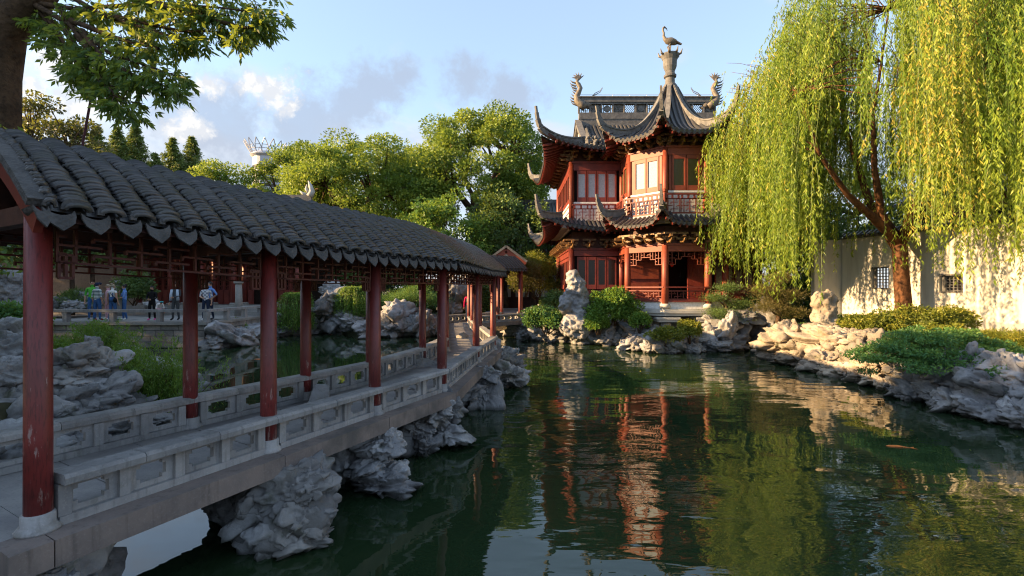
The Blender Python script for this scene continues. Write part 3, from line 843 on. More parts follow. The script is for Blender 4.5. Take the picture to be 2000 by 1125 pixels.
# ------------------------------------------------------------------ stone terrace on the left
TZ = 1.2; TY = 23.3; TX = -14.3
ter = empty('stone_terrace', (-20, TY, 0)); tag(ter, 'stone terrace with block retaining wall and low stone railing where visitors stand', 'terrace')
tm = MB(); tm.prism([(-45, TY + 0.16), (TX - 0.16, TY + 0.16), (TX - 0.36, 33.0), (-45, 33.0)], -0.5, TZ - 0.03); tm.build('core', M['block_stone'], ter)
bk = MB(); bk.box((0, 0, 0), (1, 0.3, 0.245))
rows = 4; hrow = (TZ - 0.12) / rows
rb = random.Random(3)
def block_row(a, b, z, off, far_w=0.72):
    a, b = Vector(a), Vector(b); L = (b - a).length; d = (b - a) / L; rz = atan2(d.y, d.x)
    t = 0.0; k = 0
    while t < L - 0.05:
        w_ = rb.uniform(0.5, 0.9) if not (k == 0 and off) else 0.35
        w_ = min(w_, L - t)
        if L - t - w_ < 0.25: w_ = L - t
        o = bpy.data.objects.new('stone_block', BLOCKME); COL.objects.link(o); o.parent = ter
        c = a + d * (t + w_ / 2)
        o.location = Vector((c.x, c.y, z)) - ter.location
        o.scale = (w_ - 0.03, 1 + rb.uniform(-0.05, 0.08), 1); o.rotation_euler = (0, 0, rz)
        t += w_; k += 1
BLOCKME = bk.mesh('stone_block'); BLOCKME.materials.append(M['block_stone'])
for r_i in range(rows):
    z = 0.02 + hrow * (r_i + 0.5)
    block_row((-27.5, TY), (TX, TY), z, r_i % 2)
    block_row((TX, TY + 0.16), (TX - 0.22, 30.5), z, (r_i + 1) % 2)
tc_ = MB()
tc_.bar((-45, TY - 0.02, TZ - 0.05), (TX + 0.12, TY - 0.02, TZ - 0.05), 0.5, 0.13); tc_.bar((TX - 0.02, TY + 0.24, TZ - 0.05), (TX - 0.24, 30.6, TZ - 0.05), 0.46, 0.13); tc_.build('edge_stone', M['paving'], ter)
# paving slabs on the terrace
sl = MB(); sl.box((0, 0, 0), (1.18, 0.98, 0.05)); SLAB = sl.mesh('paving_slab'); SLAB.materials.append(M['paving'])
for i in range(11):
    for j in range(5):
        o = bpy.data.objects.new('paving_slab', SLAB); COL.objects.link(o); o.parent = ter
        o.location = Vector((-15.2 - i * 1.2 - (0.6 if j % 2 else 0), TY + 0.75 + j * 1.0, TZ - 0.004 + rb.uniform(0, 0.006))) - ter.location
# railing
for (a, b, n_) in (((-27.4, TY, 0), (TX, TY, 0), 6), ((TX, TY, 0), (TX - 0.22, 30.3, 0), 4)):
    a, b = Vector(a), Vector(b)
    for i in range(n_ + (1 if n_ == 6 else 0)):
        q = a.lerp(b, i / n_) if n_ == 6 else a.lerp(b, (i + 1) / n_)
        m_ = MB(); m_.box((q.x, q.y, TZ + 0.24), (0.2, 0.24, 0.46)); m_.build('post', M['rail_stone'], ter)
    m_ = MB(); m_.bar((a.x, a.y, TZ + 0.535), (b.x, b.y, TZ + 0.535), 0.26, 0.13); m_.build('rail', M['rail_stone'], ter)

# ------------------------------------------------------------------ red timber hall behind the terrace
def lattice(mb, o, ex, ez, w, h, t=0.03, cols=6, rws=5, seed=0, dep=0.03):
    """fret lattice in the rectangle at o spanned by ex*w, ez*h"""
    o, ex, ez = Vector(o), Vector(ex).normalized(), Vector(ez).normalized()
    ny = ex.cross(ez)
    r = random.Random(seed)
    def hb(x0, x1, z): mb.bar(o + ex * x0 + ez * z, o + ex * x1 + ez * z, dep, t, ez)
    def vb(z0, z1, x): mb.bar(o + ex * x + ez * z0, o + ex * x + ez * z1, dep, t, ex)
    cw, ch = w / cols, h / rws
    hb(0, w, 0); hb(0, w, h); vb(0, h, 0); vb(0, h, w)
    for j in range(1, rws):
        for i in range(cols):
            k = (i + 2 * j) % 4
            if k in (0, 1): hb(i * cw, (i + 1) * cw, j * ch)
            elif k == 2: hb(i * cw, (i + 0.5) * cw, j * ch)
    for i in range(1, cols):
        for j in range(rws):
            k = (i + 2 * j) % 4
            if k in (1, 3): vb(j * ch, (j + 1) * ch, i * cw)
            elif k == 2: vb((j + 0.5) * ch, (j + 1) * ch, i * cw)
HY = 31.2; HX0, HX1 = -23.6, -13.6; HF = 1.72
hall = empty('timber_hall', ((HX0 + HX1) / 2, HY, 1.2)); tag(hall, 'dark red timber hall with lattice doors behind the terrace', 'building')
m_ = MB(); m_.box(((HX0 + HX1) / 2, HY + 4.6, 1.35), (HX1 - HX0 + 1.2, 9.6, 0.74)); m_.build('plinth', M['paving'], hall)
for i in range(3):
    m_ = MB(); m_.box((-18.3 + 0.6, HY - 0.35 - 0.32 * i, 1.2 + 0.5 - 0.16 * i - 0.245), (7.4, 0.33, 0.49 - 0.0)); m_.build('step', M['paving'], hall)
nb = 5; bw = (HX1 - HX0) / nb
for i in range(nb + 1):
    x = HX0 + bw * i
    for y in (HY + 0.3, HY + 1.6):
        m_ = MB(); m_.tube([(x, y, HF), (x, y, 5.2)], 0.16, 12); c = m_.build('column', M['red_wood'], hall, True)
        m_ = MB(); m_.lathe([(0.26, 0), (0.27, 0.08), (0.2, 0.16)], (x, y, HF - 0.005), 12); m_.build('column_base', M['paving'], c)
m_ = MB(); m_.bar((HX0 - 0.3, HY + 0.3, 5.05), (HX1 + 0.3, HY + 0.3, 5.05), 0.2, 0.35); m_.build('beam', M['dark_wood'], hall)
m_ = MB(); m_.box(((HX0 + HX1) / 2, HY + 5.2, 3.5), (HX1 - HX0, 7.0, 3.5)); m_.build('shade_backing', M['interior_shade'], hall)  # near-black block standing in for the dark room behind the doors
for i in range(nb):
    x0 = HX0 + bw * i + 0.18
    n_leaf = 4; lw = (bw - 0.36) / n_leaf
    for k in range(n_leaf):
        if i == 3 and k in (1, 2): continue
        m_ = MB(); xx = x0 + k * lw
        m_.box((xx + lw / 2, HY + 1.62, HF + 0.5), (lw - 0.03, 0.06, 0.95)); m_.box((xx + lw / 2, HY + 1.60, HF + 0.5), (lw - 0.16, 0.06, 0.7))
        for xs in (xx + 0.035, xx + lw - 0.035): m_.box((xs, HY + 1.62, HF + 2.0), (0.055, 0.07, 2.1))
        m_.box((xx + lw / 2, HY + 1.62, HF + 3.05), (lw - 0.03, 0.065, 0.08))
        d_ = m_.build('door_leaf', M['red_wood'], hall)
        m_ = MB(); lattice(m_, (xx + 0.06, HY + 1.62, HF + 1.02), (1, 0, 0), (0, 0, 1), lw - 0.12, 1.98, 0.022, 4, 9); m_.build('lattice', M['red_wood'], d_)
    m_ = MB(); lattice(m_, (x0, HY + 0.3, 4.35), (1, 0, 0), (0, 0, 1), bw - 0.36, 0.5, 0.03, 10, 4); m_.build('hanging_lattice', M['red_wood'], hall)
m_ = MB()
RX0, RX1 = HX0 - 1.0, HX1 - 0.4
for (y0, z0, y1, z1) in ((HY - 1.2, 5.2, HY + 3.6, 8.8), (HY + 8.4, 5.2, HY + 3.6, 8.8)):
    pts = [(y0 + (y1 - y0) * t, z0 + (z1 - z0) * (0.72 * t + 0.28 * t * t)) for t in np.linspace(0, 1, 7)]
    for i in range(6):
        m_.add([(RX0, pts[i][0], pts[i][1]), (RX1, pts[i][0], pts[i][1]), (RX1, pts[i + 1][0], pts[i + 1][1]), (RX0, pts[i + 1][0], pts[i + 1][1])], [(0, 1, 2, 3)])
rf = m_.build('roof', M['tile'], hall)
m_ = MB()
for i in range(int((RX1 - RX0) / 0.26)):
    x = RX0 + 0.13 + i * 0.26
    pts = [(x, HY - 1.25 + 4.85 * t, 5.22 + 3.6 * (0.72 * t + 0.28 * t * t)) for t in np.linspace(0, 1, 6)]
    m_.tube(pts, 0.075, 6)
m_.build('tile_rows', M['tile'], rf, kind='stuff')
m_ = MB(); m_.box(((RX0 + RX1) / 2, HY + 3.6, 9.0), (RX1 - RX0, 0.26, 0.6)); m_.build('ridge', M['ridge_grey'], rf)
m_ = MB()
xe, ye = RX1 - 0.15, HY + 3.6
m_.tube([(xe, ye, 9.2), (xe + 0.18, ye, 9.55), (xe + 0.05, ye, 9.95), (xe - 0.1, ye, 10.3)], [0.25, 0.2, 0.14, 0.03], 8)
m_.tube([(xe, ye, 9.4), (xe - 0.25, ye, 9.75), (xe - 0.2, ye, 10.05)], [0.16, 0.1, 0.02], 8)
m_.tube([(xe - 0.2, ye, 9.3), (xe - 0.55, ye, 9.45), (xe - 0.7, ye, 9.6)], [0.15, 0.09, 0.02], 8)
m_.build('ridge_ornament', M['pale_stone'], rf, True)
# pinkish garden wall left of the hall
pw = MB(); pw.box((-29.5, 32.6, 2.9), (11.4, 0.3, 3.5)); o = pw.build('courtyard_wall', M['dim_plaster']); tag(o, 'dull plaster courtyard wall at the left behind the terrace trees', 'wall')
m_ = MB(); m_.box((-29.5, 32.6, 4.75), (11.5, 0.62, 0.14)); m_.build('coping', M['tile'], o, local=True)

# two pale stone pillars on the terrace and one stele-like post
for (px, lab) in ((232, 'pale stone post standing behind the visitors in overalls and blue'), (466, 'pale stone post standing in front of the hall steps')):
    p = W(px, 600, 28.3)
    m_ = MB(); m_.tube([(0, 0, 0), (0.02, 0, 1.0), (0.0, 0.01, 1.9)], [0.22, 0.19, 0.17], 9); m_.lathe([(0.24, 0), (0.26, 0.1), (0.2, 0.18)], (0, 0, 1.85), 9)
    o = m_.build('stone_post', M['paving'], None, True); o.location = (p.x, p.y, TZ); tag(o, lab, 'post')

# ------------------------------------------------------------------ far house left of the pavilion, brick house beyond the right wall, distant tower
def house(name, label, loc, w, d, h, mat, roofmat, rz=0.0, wins=3, pane='pane_pale', cat='building'):
    r = empty(name, loc, rz); tag(r, label, cat)
    m_ = MB(); m_.box((0, 0, h / 2), (w, d, h)); m_.build('wall', mat, r, local=True)
    m_ = MB(); rise = d * 0.35
    m_.add([(-w / 2 - .4, -d / 2 - .5, h - .12), (w / 2 + .4, -d / 2 - .5, h - .12), (w / 2 + .4, 0, h + rise), (-w / 2 - .4, 0, h + rise), (w / 2 + .4, d / 2 + .5, h - .12), (-w / 2 - .4, d / 2 + .5, h - .12),
            (-w / 2 - .4, -d / 2 - .5, h - .24), (w / 2 + .4, -d / 2 - .5, h - .24), (w / 2 + .4, d / 2 + .5, h - .24), (-w / 2 - .4, d / 2 + .5, h - .24)],
           [(0, 1, 2, 3), (3, 2, 4, 5), (6, 7, 1, 0), (5, 4, 8, 9), (1, 7, 8, 4, 2), (0, 3, 5, 9, 6), (6, 9, 8, 7)])
    rf = m_.build('roof', roofmat, r, local=True)
    m_ = MB()
    for i in range(int(w / 0.3)):
        x = -w / 2 + 0.15 + i * 0.3; m_.tube([(x, -d / 2 - .5, h - .08), (x, 0, h + rise + .04)], 0.08, 6)
    m_.build('tile_rows', M['tile'], rf, local=True, kind='stuff')
    m_ = MB(); m_.box((0, 0, h + rise + .1), (w + .8, .25, .4)); m_.build('ridge', M['ridge_grey'], rf, local=True)
    for fl in range(2):
        zc = h * (0.27 if fl == 0 else 0.74)
        for i in range(wins):
            x = (i + 0.5) / wins * w - w / 2
            m_ = MB()
            ww, wh = w / wins * 0.8, h * 0.26
            for sx in (-1, 0, 1): m_.box((x + sx * ww / 2, -d / 2 - 0.03, zc), (0.09, 0.1, wh))
            for sz in (-1, 1): m_.box((x, -d / 2 - 0.03, zc + sz * wh / 2), (ww + 0.09, 0.11, 0.1))
            f_ = m_.build('window', M['dark_wood'], r, local=True)
            m_ = MB(); m_.box((x, -d / 2 - 0.012, zc), (ww, 0.03, wh)); m_.build('pane', M[pane], f_, local=True)
    return r, rf
house('dark_house', 'dark two-storey timber house half hidden behind the trees left of the pavilion', (1.6, 44.0, 1.0), 9.0, 6.0, 7.2, M['dark_wood'], M['tile'], 0, 6)
house('brick_house', 'reddish house glimpsed through the willow above the white wall', (29.0, 27.0, 1.0), 9.0, 8.0, 7.0, M['orange_wood'], M['tile'], radians(-75), 3, 'pane_dark')
tw = empty('office_tower', (-200, 405, 0)); tag(tw, 'distant tower with a pale lotus petal crown above the trees', 'tower')
m_ = MB(); m_.lathe([(10, 0), (10, 109)], (-200, 405, 0), 24); m_.build('shaft', M['grey_steel'], tw)
for k in range(18):
    z = 14 + k * 5.0
    m_ = MB(); m_.lathe([(10.15, 0), (10.15, 2.2)], (-200, 405, z), 24); m_.build('window_band', M['pane_dark'], tw)
m_ = MB(); m_.lathe([(10.5, 0), (12.0, 1.5), (9.0, 4.0)], (-200, 405, 108.5), 24); m_.build('crown_base', M['grey_steel'], tw)
for k in range(16):
    a = 2 * pi * k / 16; ca, sa = cos(a), sin(a); da = pi / 16
    m_ = MB()
    def cp_(r, ang, z): return (-200 + r * cos(a + ang), 405 + r * sin(a + ang), z)
    for s in (-1, 1):
        m_.tube([cp_(11, s * da, 111), cp_(12.8, s * da * 0.95, 114), cp_(14.6, s * da * 0.6, 117), cp_(16.4, 0, 121.0)], 0.36, 5)
    for q in (0.35, 0.65): m_.tube([cp_(11 + 4.6 * q, -da * (1 - q * 0.5), 111 + 8.0 * q), cp_(11 + 4.6 * q, da * (1 - q * 0.5), 111 + 8.0 * q)], 0.25, 4)
    m_.build('petal', M['grey_steel'], tw)
# ------------------------------------------------------------------ zigzag covered bridge
DZ = 0.98                               # deck level
ST = [((-3.665, 3.51), (-5.22, 4.42), 0.13), ((-3.56, 3.74), (-5.12, 4.65), 0.12), ((-2.72, 5.56), (-4.20, 6.50), 0.03), ((-1.98, 7.18), (-3.37, 8.13), 0.0), ((-1.24, 8.80), (-2.72, 9.55), 0.0),
      ((-0.88, 12.2), (-2.14, 11.9), 0.0), ((-0.56, 14.7), (-1.90, 14.3), 0.04), ((-1.20, 18.6), (-2.45, 18.4), 0.20), ((-1.75, 21.9), (-2.95, 22.0), 0.38), ((-2.15, 24.9), (-3.40, 25.9), 0.52), ((-0.75, 26.7), (-1.9, 28.0), 0.58), ((0.45, 28.0), (-0.6, 29.4), 0.62)]
NS = len(ST)
near = [Vector((a[0], a[1], 0)) for a, b, c in ST]; rear = [Vector((b[0], b[1], 0)) for a, b, c in ST]; rdz = [c for a, b, c in ST]
outw = [(n_ - r_).normalized() for n_, r_ in zip(near, rear)]
bridge = empty('covered_bridge', (near[1].x, near[1].y, DZ)); tag(bridge, 'zigzag covered bridge with red columns, stone railings and grey tile roof', 'bridge')

# deck: edge beams, slabs
def strip_prism(mb, a0, a1, b1, b0, z0, z1):
    mb.prism([(a0.x, a0.y), (a1.x, a1.y), (b1.x, b1.y), (b0.x, b0.y)], z0, z1)
EO = 0.31
for i in range(NS - 1):
    g_ = 0.004
    for (line, sgn) in ((near, 1), (rear, -1)):
        a, b = line[i], line[i + 1]; oa, ob_ = outw[i] * sgn, outw[i + 1] * sgn
        d = (b - a).normalized() * g_
        m_ = MB(); strip_prism(m_, a - oa * 0.02 + d, b - ob_ * 0.02 - d, b + ob_ * EO - d, a + oa * EO + d, 0.785, DZ)
        m_.build('edge_beam', M['fascia_stone'], bridge)
    L = ((near[i + 1] + rear[i + 1]) / 2 - (near[i] + rear[i]) / 2).length
    k = max(1, int(round(L / 0.62)))
    for j in range(k):
        t0, t1 = j / k + 0.003, (j + 1) / k - 0.003
        n0, n1_ = near[i].lerp(near[i + 1], t0) - outw[i] * 0.024, near[i].lerp(near[i + 1], t1) - outw[i] * 0.024
        r0, r1_ = rear[i].lerp(rear[i + 1], t0) + outw[i] * 0.024, rear[i].lerp(rear[i + 1], t1) + outw[i] * 0.024
        m_ = MB(); strip_prism(m_, n0, r0, r1_, n1_, 0.80, DZ - 0.002 - 0.003 * ((i + j) % 2)); m_.build('deck_slab', M['deck_stone'], bridge)

# columns
def col_r(i): return 0.105
for i in range(1, NS):
    for (line, sgn) in ((near, 1), (rear, -1)):
        p_ = line[i]
        m_ = MB(); top = 3.34 + rdz[i]
        m_.tube([(p_.x, p_.y, DZ + 0.10), (p_.x, p_.y, DZ + 0.7), (p_.x, p_.y, top)], [0.086, 0.085, 0.081], 20)
        c_ = m_.build('column', M['column_red'], bridge, True)
        m_ = MB(); m_.lathe([(0.135, 0.0), (0.14, 0.02), (0.124, 0.04), (0.106, 0.06), (0.104, 0.13), (0.092, 0.14)], (p_.x, p_.y, DZ - 0.003), 20); m_.build('column_base', M['rail_stone'], c_, True)

# stone railings: canonical pieces, copied
m_ = MB()
PW, PH = 0.40, 0.245
m_.box((-PW / 2 + 0.035, 0, PH / 2), (0.07, 0.05, PH)); m_.box((PW / 2 - 0.035, 0, PH / 2), (0.07, 0.05, PH))
m_.box((0, 0, 0.022), (PW - 0.14, 0.05, 0.044)); m_.box((0, 0, PH - 0.022), (PW - 0.14, 0.05, 0.044))
for sx in (-1, 1):
    for sz in (0.044 + 0.016, PH - 0.044 - 0.016): m_.box((sx * (PW / 2 - 0.07 - 0.017), 0, sz), (0.034, 0.047, 0.032))
PANEL = m_.mesh('railing_panel'); PANEL.materials.append(M['rail_stone'])
m_ = MB(); m_.box((0, 0, 0.1225), (0.085, 0.13, 0.245)); POST = m_.mesh('rail_post'); POST.materials.append(M['rail_stone'])
def inst(name, me, loc, rz, sx=1.0, parent=bridge, sz=1.0, sy=1.0):
    o = bpy.data.objects.new(name, me); COL.objects.link(o); o.parent = parent
    o.location = Vector(loc) - parent.location; o.rotation_euler = (0, 0, rz); o.scale = (sx, sy, sz)
    return o
for (line, sgn) in ((near, 1), (rear, -1)):
    for i in range(0 if sgn < 0 else 1, NS - 1):
        a, b = line[i], line[i + 1]; d = b - a; L = d.length; d = d / L; rz = atan2(d.y, d.x)
        c0 = 0.10 if i > 0 else 0.0; span = L - c0 - 0.10
        k = max(1, int(round(span / 0.47))); w_ = span / k
        m_ = MB(); q0, q1 = a + d * c0, b - d * 0.10
        m_.bar((q0.x, q0.y, DZ + 0.034), (q1.x, q1.y, DZ + 0.034), 0.15, 0.066); m_.build('rail_base', M['rail_stone'], bridge)
        for j in range(k):
            c_ = a + d * (c0 + w_ * (j + 0.5))
            inst('railing_panel', PANEL, (c_.x, c_.y, DZ + 0.068), rz, (w_ - 0.076) / PW)
            if j < k:
                c_ = a + d * (c0 + w_ * j + (0.036 if j == 0 else 0)); inst('rail_post', POST, (c_.x, c_.y, DZ + 0.068), rz)
        c_ = b - d * 0.137; inst('rail_post', POST, (c_.x, c_.y, DZ + 0.068), rz)
        # coping stones, lying proud of the columns on the outside
        ncs = max(1, int(round(L / 0.72))); off = outw[i] * (0.035 * sgn)
        for j in range(ncs):
            t0 = L * j / ncs + (0.003 if not (j == 0 and i <= 1) else 0.10); t1 = L * (j + 1) / ncs - 0.003
            p0, p1 = a + d * t0 + off, a + d * t1 + off
            m_ = MB(); prof = [(-0.12, 0), (0.12, 0), (0.125, 0.05), (0.10, 0.078), (-0.10, 0.078), (-0.125, 0.05)]
            s_ = Vector((d.y, -d.x, 0))
            vs = [p0 + s_ * x + Vector((0, 0, DZ + 0.325 + z)) for x, z in prof] + [p1 + s_ * x + Vector((0, 0, DZ + 0.325 + z)) for x, z in prof]
            m_.add(vs, [(0, 1, 2, 3, 4, 5)[::-1], (6, 7, 8, 9, 10, 11)] + [(q, (q + 1) % 6, (q + 1) % 6 + 6, q + 6) for q in range(6)])
            m_.build('coping_stone', M['rail_stone'], bridge)

# beams and hanging lattices
for (line, sgn) in ((near, 1), (rear, -1)):
    for i in range(1, NS - 1):
        a, b = line[i], line[i + 1]; za, zb = rdz[i], rdz[i + 1]; d = (b - a).normalized()
        m_ = MB(); m_.bar((a.x, a.y, 3.30 + za), (b.x, b.y, 3.30 + zb), 0.10, 0.13); m_.build('beam', M['dark_wood'], bridge)
        m_ = MB(); L = (b - a).length; n_c = max(7, int(L / 0.13))
        ez = Vector((0, 0, 1)); ex = (Vector((b.x, b.y, zb)) - Vector((a.x, a.y, za))).normalized()
        lattice(m_, (a.x + d.x * 0.11, a.y + d.y * 0.11, 2.88 + za), ex, ez, L - 0.22, 0.34, 0.018, n_c, 5, i)
        for (q, e_) in ((a, 1), (b, -1)):
            zz = za if e_ > 0 else zb
            lattice(m_, (q.x + d.x * 0.12 * e_, q.y + d.y * 0.12 * e_, 2.76 + zz), ex * e_, ez, 0.09, 0.18, 0.02, 2, 3, i)
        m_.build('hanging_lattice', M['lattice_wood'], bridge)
for i in range(1, NS):
    a, b = near[i], rear[i]
    m_ = MB(); m_.bar((a.x, a.y, 3.24 + rdz[i]), (b.x, b.y, 3.24 + rdz[i]), 0.10, 0.14); c_ = (a + b) / 2; m_.bar((c_.x, c_.y, 3.3 + rdz[i]), (c_.x, c_.y, 3.78 + rdz[i]), 0.1, 0.1, (1, 0, 0)); m_.build('tie_beam', M['dark_wood'], bridge)

# roof
OV = 0.36
eN = [n_ + o_ * OV for n_, o_ in zip(near, outw)]; eR = [r_ - o_ * OV for r_, o_ in zip(rear, outw)]; rid = [(n_ + r_) / 2 for n_, r_ in zip(near, rear)]
d0 = (near[2] - near[1]).normalized()
eN[0] = eN[1] - d0 * 0.10; rid[0] = rid[1] - d0 * 0.10; eR[0] = eR[1] - d0 * 0.10
de = (near[-1] - near[-2]).normalized()
eN[-1] = eN[-1] + de * 0.3; rid[-1] += de * 0.3; eR[-1] += de * 0.3
ZE, ZR = 3.225, 3.955
def prof_z(v): return ZE + (ZR - ZE) * (0.62 * v + 0.38 * (1 - (1 - v) ** 2))
def roof_pt(edge, i, t, v):
    e_ = edge[i].lerp(edge[i + 1], t); r_ = rid[i].lerp(rid[i + 1], t); p_ = e_.lerp(r_, v)
    return Vector((p_.x, p_.y, prof_z(v) + rdz[i] * (1 - t) + rdz[i + 1] * t))
NV = 9
rb_ = MB(); ub = MB()
for edge in (eN, eR):
    for i in range(NS - 1):
        for j in range(NV):
            v0, v1 = j / NV, (j + 1) / NV
            q = [roof_pt(edge, i, 0, v0), roof_pt(edge, i, 1, v0), roof_pt(edge, i, 1, v1), roof_pt(edge, i, 0, v1)]
            rb_.add(q, [(0, 1, 2, 3)])
            ub.add([p_ - Vector((0, 0, 0.07)) for p_ in q], [(0, 1, 2, 3)])
roof = rb_.build('roof', M['tile'], bridge)
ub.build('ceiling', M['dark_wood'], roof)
raf = MB()
for i in range(1, NS - 1):
    L = (eN[i + 1] - eN[i]).length; k = int(L / 0.22)
    for j in range(k):
        t = (j + 0.5) / k
        for edge in (eN, eR):
            pts = [roof_pt(edge, i, t, v) - Vector((0, 0, 0.105)) for v in (0.03, 0.5, 1.0)]
            raf.bar(pts[0], pts[1], 0.055, 0.06); raf.bar(pts[1], pts[2], 0.055, 0.06)
raf.build('rafters', M['dark_wood'], roof, kind='stuff')

# cover tiles
TS, NT_ = 0.234, 30
AR = 7
def tile_canon(hw=0.090, hh=0.060, ln=0.085, th=0.018, lift=0.046):
    vs = []
    an = [pi * k / (AR - 1) for k in range(AR)]
    lo = [(-hw * cos(a), 0.0, hh * sin(a) + lift) for a in an]
    up = [(-hw * 0.94 * cos(a), ln, hh * 0.94 * sin(a)) for a in an]
    inn = [(-(hw - th) * cos(a), 0.0, (hh - th) * sin(a) + lift * 0.6) for a in an]
    vs = lo + up + inn
    fs = [(k, k + 1, AR + k + 1, AR + k) for k in range(AR - 1)] + [(2 * AR + k, 2 * AR + k + 1, k + 1, k) for k in range(AR - 1)]
    return np.array(vs), np.array(fs)
TV, TF = tile_canon()
TILE = mesh_np('cover_tile', TV, TF, False); TILE.materials.append(M['tile'])
rt = random.Random(9)
rowsN = []
for i in range(NS - 1):
    L = (eN[i + 1] - eN[i]).length
    k = max(1, int(round(L / TS)))
    for j in range(k): rowsN.append((i, (j + 0.5) / k, L / k))
def frame(edge, i, t, v):
    p_ = roof_pt(edge, i, t, v); e = 0.01
    tv = (roof_pt(edge, i, t, min(1, v + e)) - roof_pt(edge, i, t, max(0, v - e))).normalized()
    tu = (edge[i + 1] - edge[i]).normalized()
    n_ = tu.cross(tv)
    if n_.z < 0: n_ = -n_
    n_.normalize(); tu = tv.cross(n_)
    return p_, tu, tv, n_
tiles = []
for ri, (i, t, w_) in enumerate(rowsN):
    wob = rt.uniform(-0.008, 0.008)
    for q in range(NT_):
        v = q / NT_ * 1.0
        p_, tu, tv, n_ = frame(eN, i, min(1, max(0, t + wob * sin(q * 0.4))), v)
        tl = rt.uniform(-0.08, 0.08)
        tu2 = (tu + tv * tl).normalized()
        p_ = p_ + tu * rt.uniform(-0.010, 0.010) + tv * rt.uniform(-0.006, 0.006) + n_ * rt.uniform(-0.004, 0.008)
        tiles.append((p_.length_squared, p_, tu2, tv, n_, w_ / TS))
tiles.sort(key=lambda a: a[0])
for (_, p_, tu, tv, n_, s_) in tiles[:300]:
    o = bpy.data.objects.new('cover_tile', TILE); COL.objects.link(o); o.parent = roof
    mw = Matrix(((tu.x * s_, tv.x, n_.x, p_.x), (tu.y * s_, tv.y, n_.y, p_.y), (tu.z * s_, tv.z, n_.z, p_.z), (0, 0, 0, 1)))
    o.matrix_local = mw
def tile_field(lst, tv_, tf_):
    A = np.array([[list(a[2] * a[5]), list(a[3]), list(a[4])] for a in lst]); P = np.array([list(a[1]) for a in lst])
    V = np.einsum('vk,nkj->nvj', tv_, A) + P[:, None, :]
    F = tf_[None] + (np.arange(len(lst)) * len(tv_))[:, None, None]
    return V.reshape(-1, 3), F.reshape(-1, tf_.shape[1])
o = link('tile_field', mesh_np('tile_field', *tile_field(tiles[300:], TV, TF)), M['tile'], roof); o['kind'] = 'stuff'
back = []
for i in range(NS - 1):
    L = (eR[i + 1] - eR[i]).length; k = max(1, int(round(L / TS)))
    for j in range(k):
        for q in range(11):
            p_, tu, tv, n_ = frame(eR, i, (j + 0.5) / k, q / 11)
            back.append((0, p_, tu, tv, n_, L / k / TS))
BV, BF = tile_canon(ln=0.19)
o = link('tile_field_rear', mesh_np('tile_field_rear', *tile_field(back, BV, BF)), M['tile'], roof); o['kind'] = 'stuff'
# eave drip tiles (shield shaped) and round eave tiles
def shield():
    top = [(-0.112, 0.0), (-0.08, -0.030), (-0.04, -0.046), (0, -0.052), (0.04, -0.046), (0.08, -0.030), (0.112, 0.0)]
    bot = [(-0.114, -0.050), (-0.095, -0.105), (-0.052, -0.138), (0, -0.172), (0.052, -0.138), (0.095, -0.105), (0.114, -0.050)]
    def dep(x): return -0.02 + 1.2 * x * x
    vs = [(x, dep(x), z) for x, z in top] + [(x, dep(x) - 0.01, z) for x, z in bot] + [(x, dep(x) + 0.016, z) for x, z in top] + [(x, dep(x) + 0.006, z) for x, z in bot]
    fs = []
    for k in range(6):
        fs.append((k, 7 + k, 8 + k, k + 1)); fs.append((14 + k, 15 + k, 22 + k, 21 + k)); fs.append((7 + k, 21 + k, 22 + k, 8 + k)); fs.append((k, k + 1, 15 + k, 14 + k))
    fs += [(0, 14, 21, 7), (6, 13, 27, 20)]
    # pan tile behind it
    b = len(vs)
    vs += [(x, 0.0, z + 0.002) for x, z in top] + [(x * 0.95, 0.16, z + 0.02) for x, z in top]
    fs += [(b + k, b + k + 1, b + 8 + k, b + 7 + k) for k in range(6)]
    me = bpy.data.meshes.new('drip_tile'); me.from_pydata(vs, [], fs); me.materials.append(M['drip_tile']); return me
def arch():
    vs, fs = [], []
    for y in (-0.012, 0.012):
        for k in range(9):
            a = pi * k / 8; vs.append((-0.112 * cos(a), y, 0.095 * sin(a) - 0.005))
        for k in range(9):
            a = pi * k / 8; vs.append((-0.062 * cos(a), y, 0.042 * sin(a) - 0.008))
    for k in range(8):
        fs.append((k, 9 + k, 10 + k, k + 1)); fs.append((18 + k, 19 + k, 28 + k, 27 + k)); fs.append((k, k + 1, 19 + k, 18 + k)); fs.append((9 + k, 27 + k, 28 + k, 10 + k))
    me = bpy.data.meshes.new('eave_tile'); me.from_pydata(vs, [], fs); me.materials.append(M['drip_tile']); return me
SH, ARC = shield(), arch()
def eave_inst(name, me, i, t, s_, dn):
    p_ = roof_pt(eN, i, t, 0); d = (eN[i + 1] - eN[i]); d.z = 0; d.normalize()
    n_ = Vector((-d.y, d.x, 0))      # inward
    o = bpy.data.objects.new(name, me); COL.objects.link(o); o.parent = roof
    o.location = p_ - n_ * 0.012 + Vector((0, 0, dn)); o.scale = (s_ * rt.uniform(0.84, 0.90) if name == 'drip_tile' else s_ * 0.95, 1, rt.uniform(0.94, 1.05))
    o.rotation_euler = (rt.uniform(-0.32, -0.18), rt.uniform(-0.06, 0.06), atan2(d.y, d.x) + rt.uniform(-0.04, 0.04))
for ri, (i, t, w_) in enumerate(rowsN):
    k_ = w_ / TS; half = 0.5 * w_ / (eN[i + 1] - eN[i]).length
    eave_inst('eave_tile', ARC, i, t, k_, 0.03)
    eave_inst('drip_tile', SH, i, max(0.0, t - half), k_, 0.02)
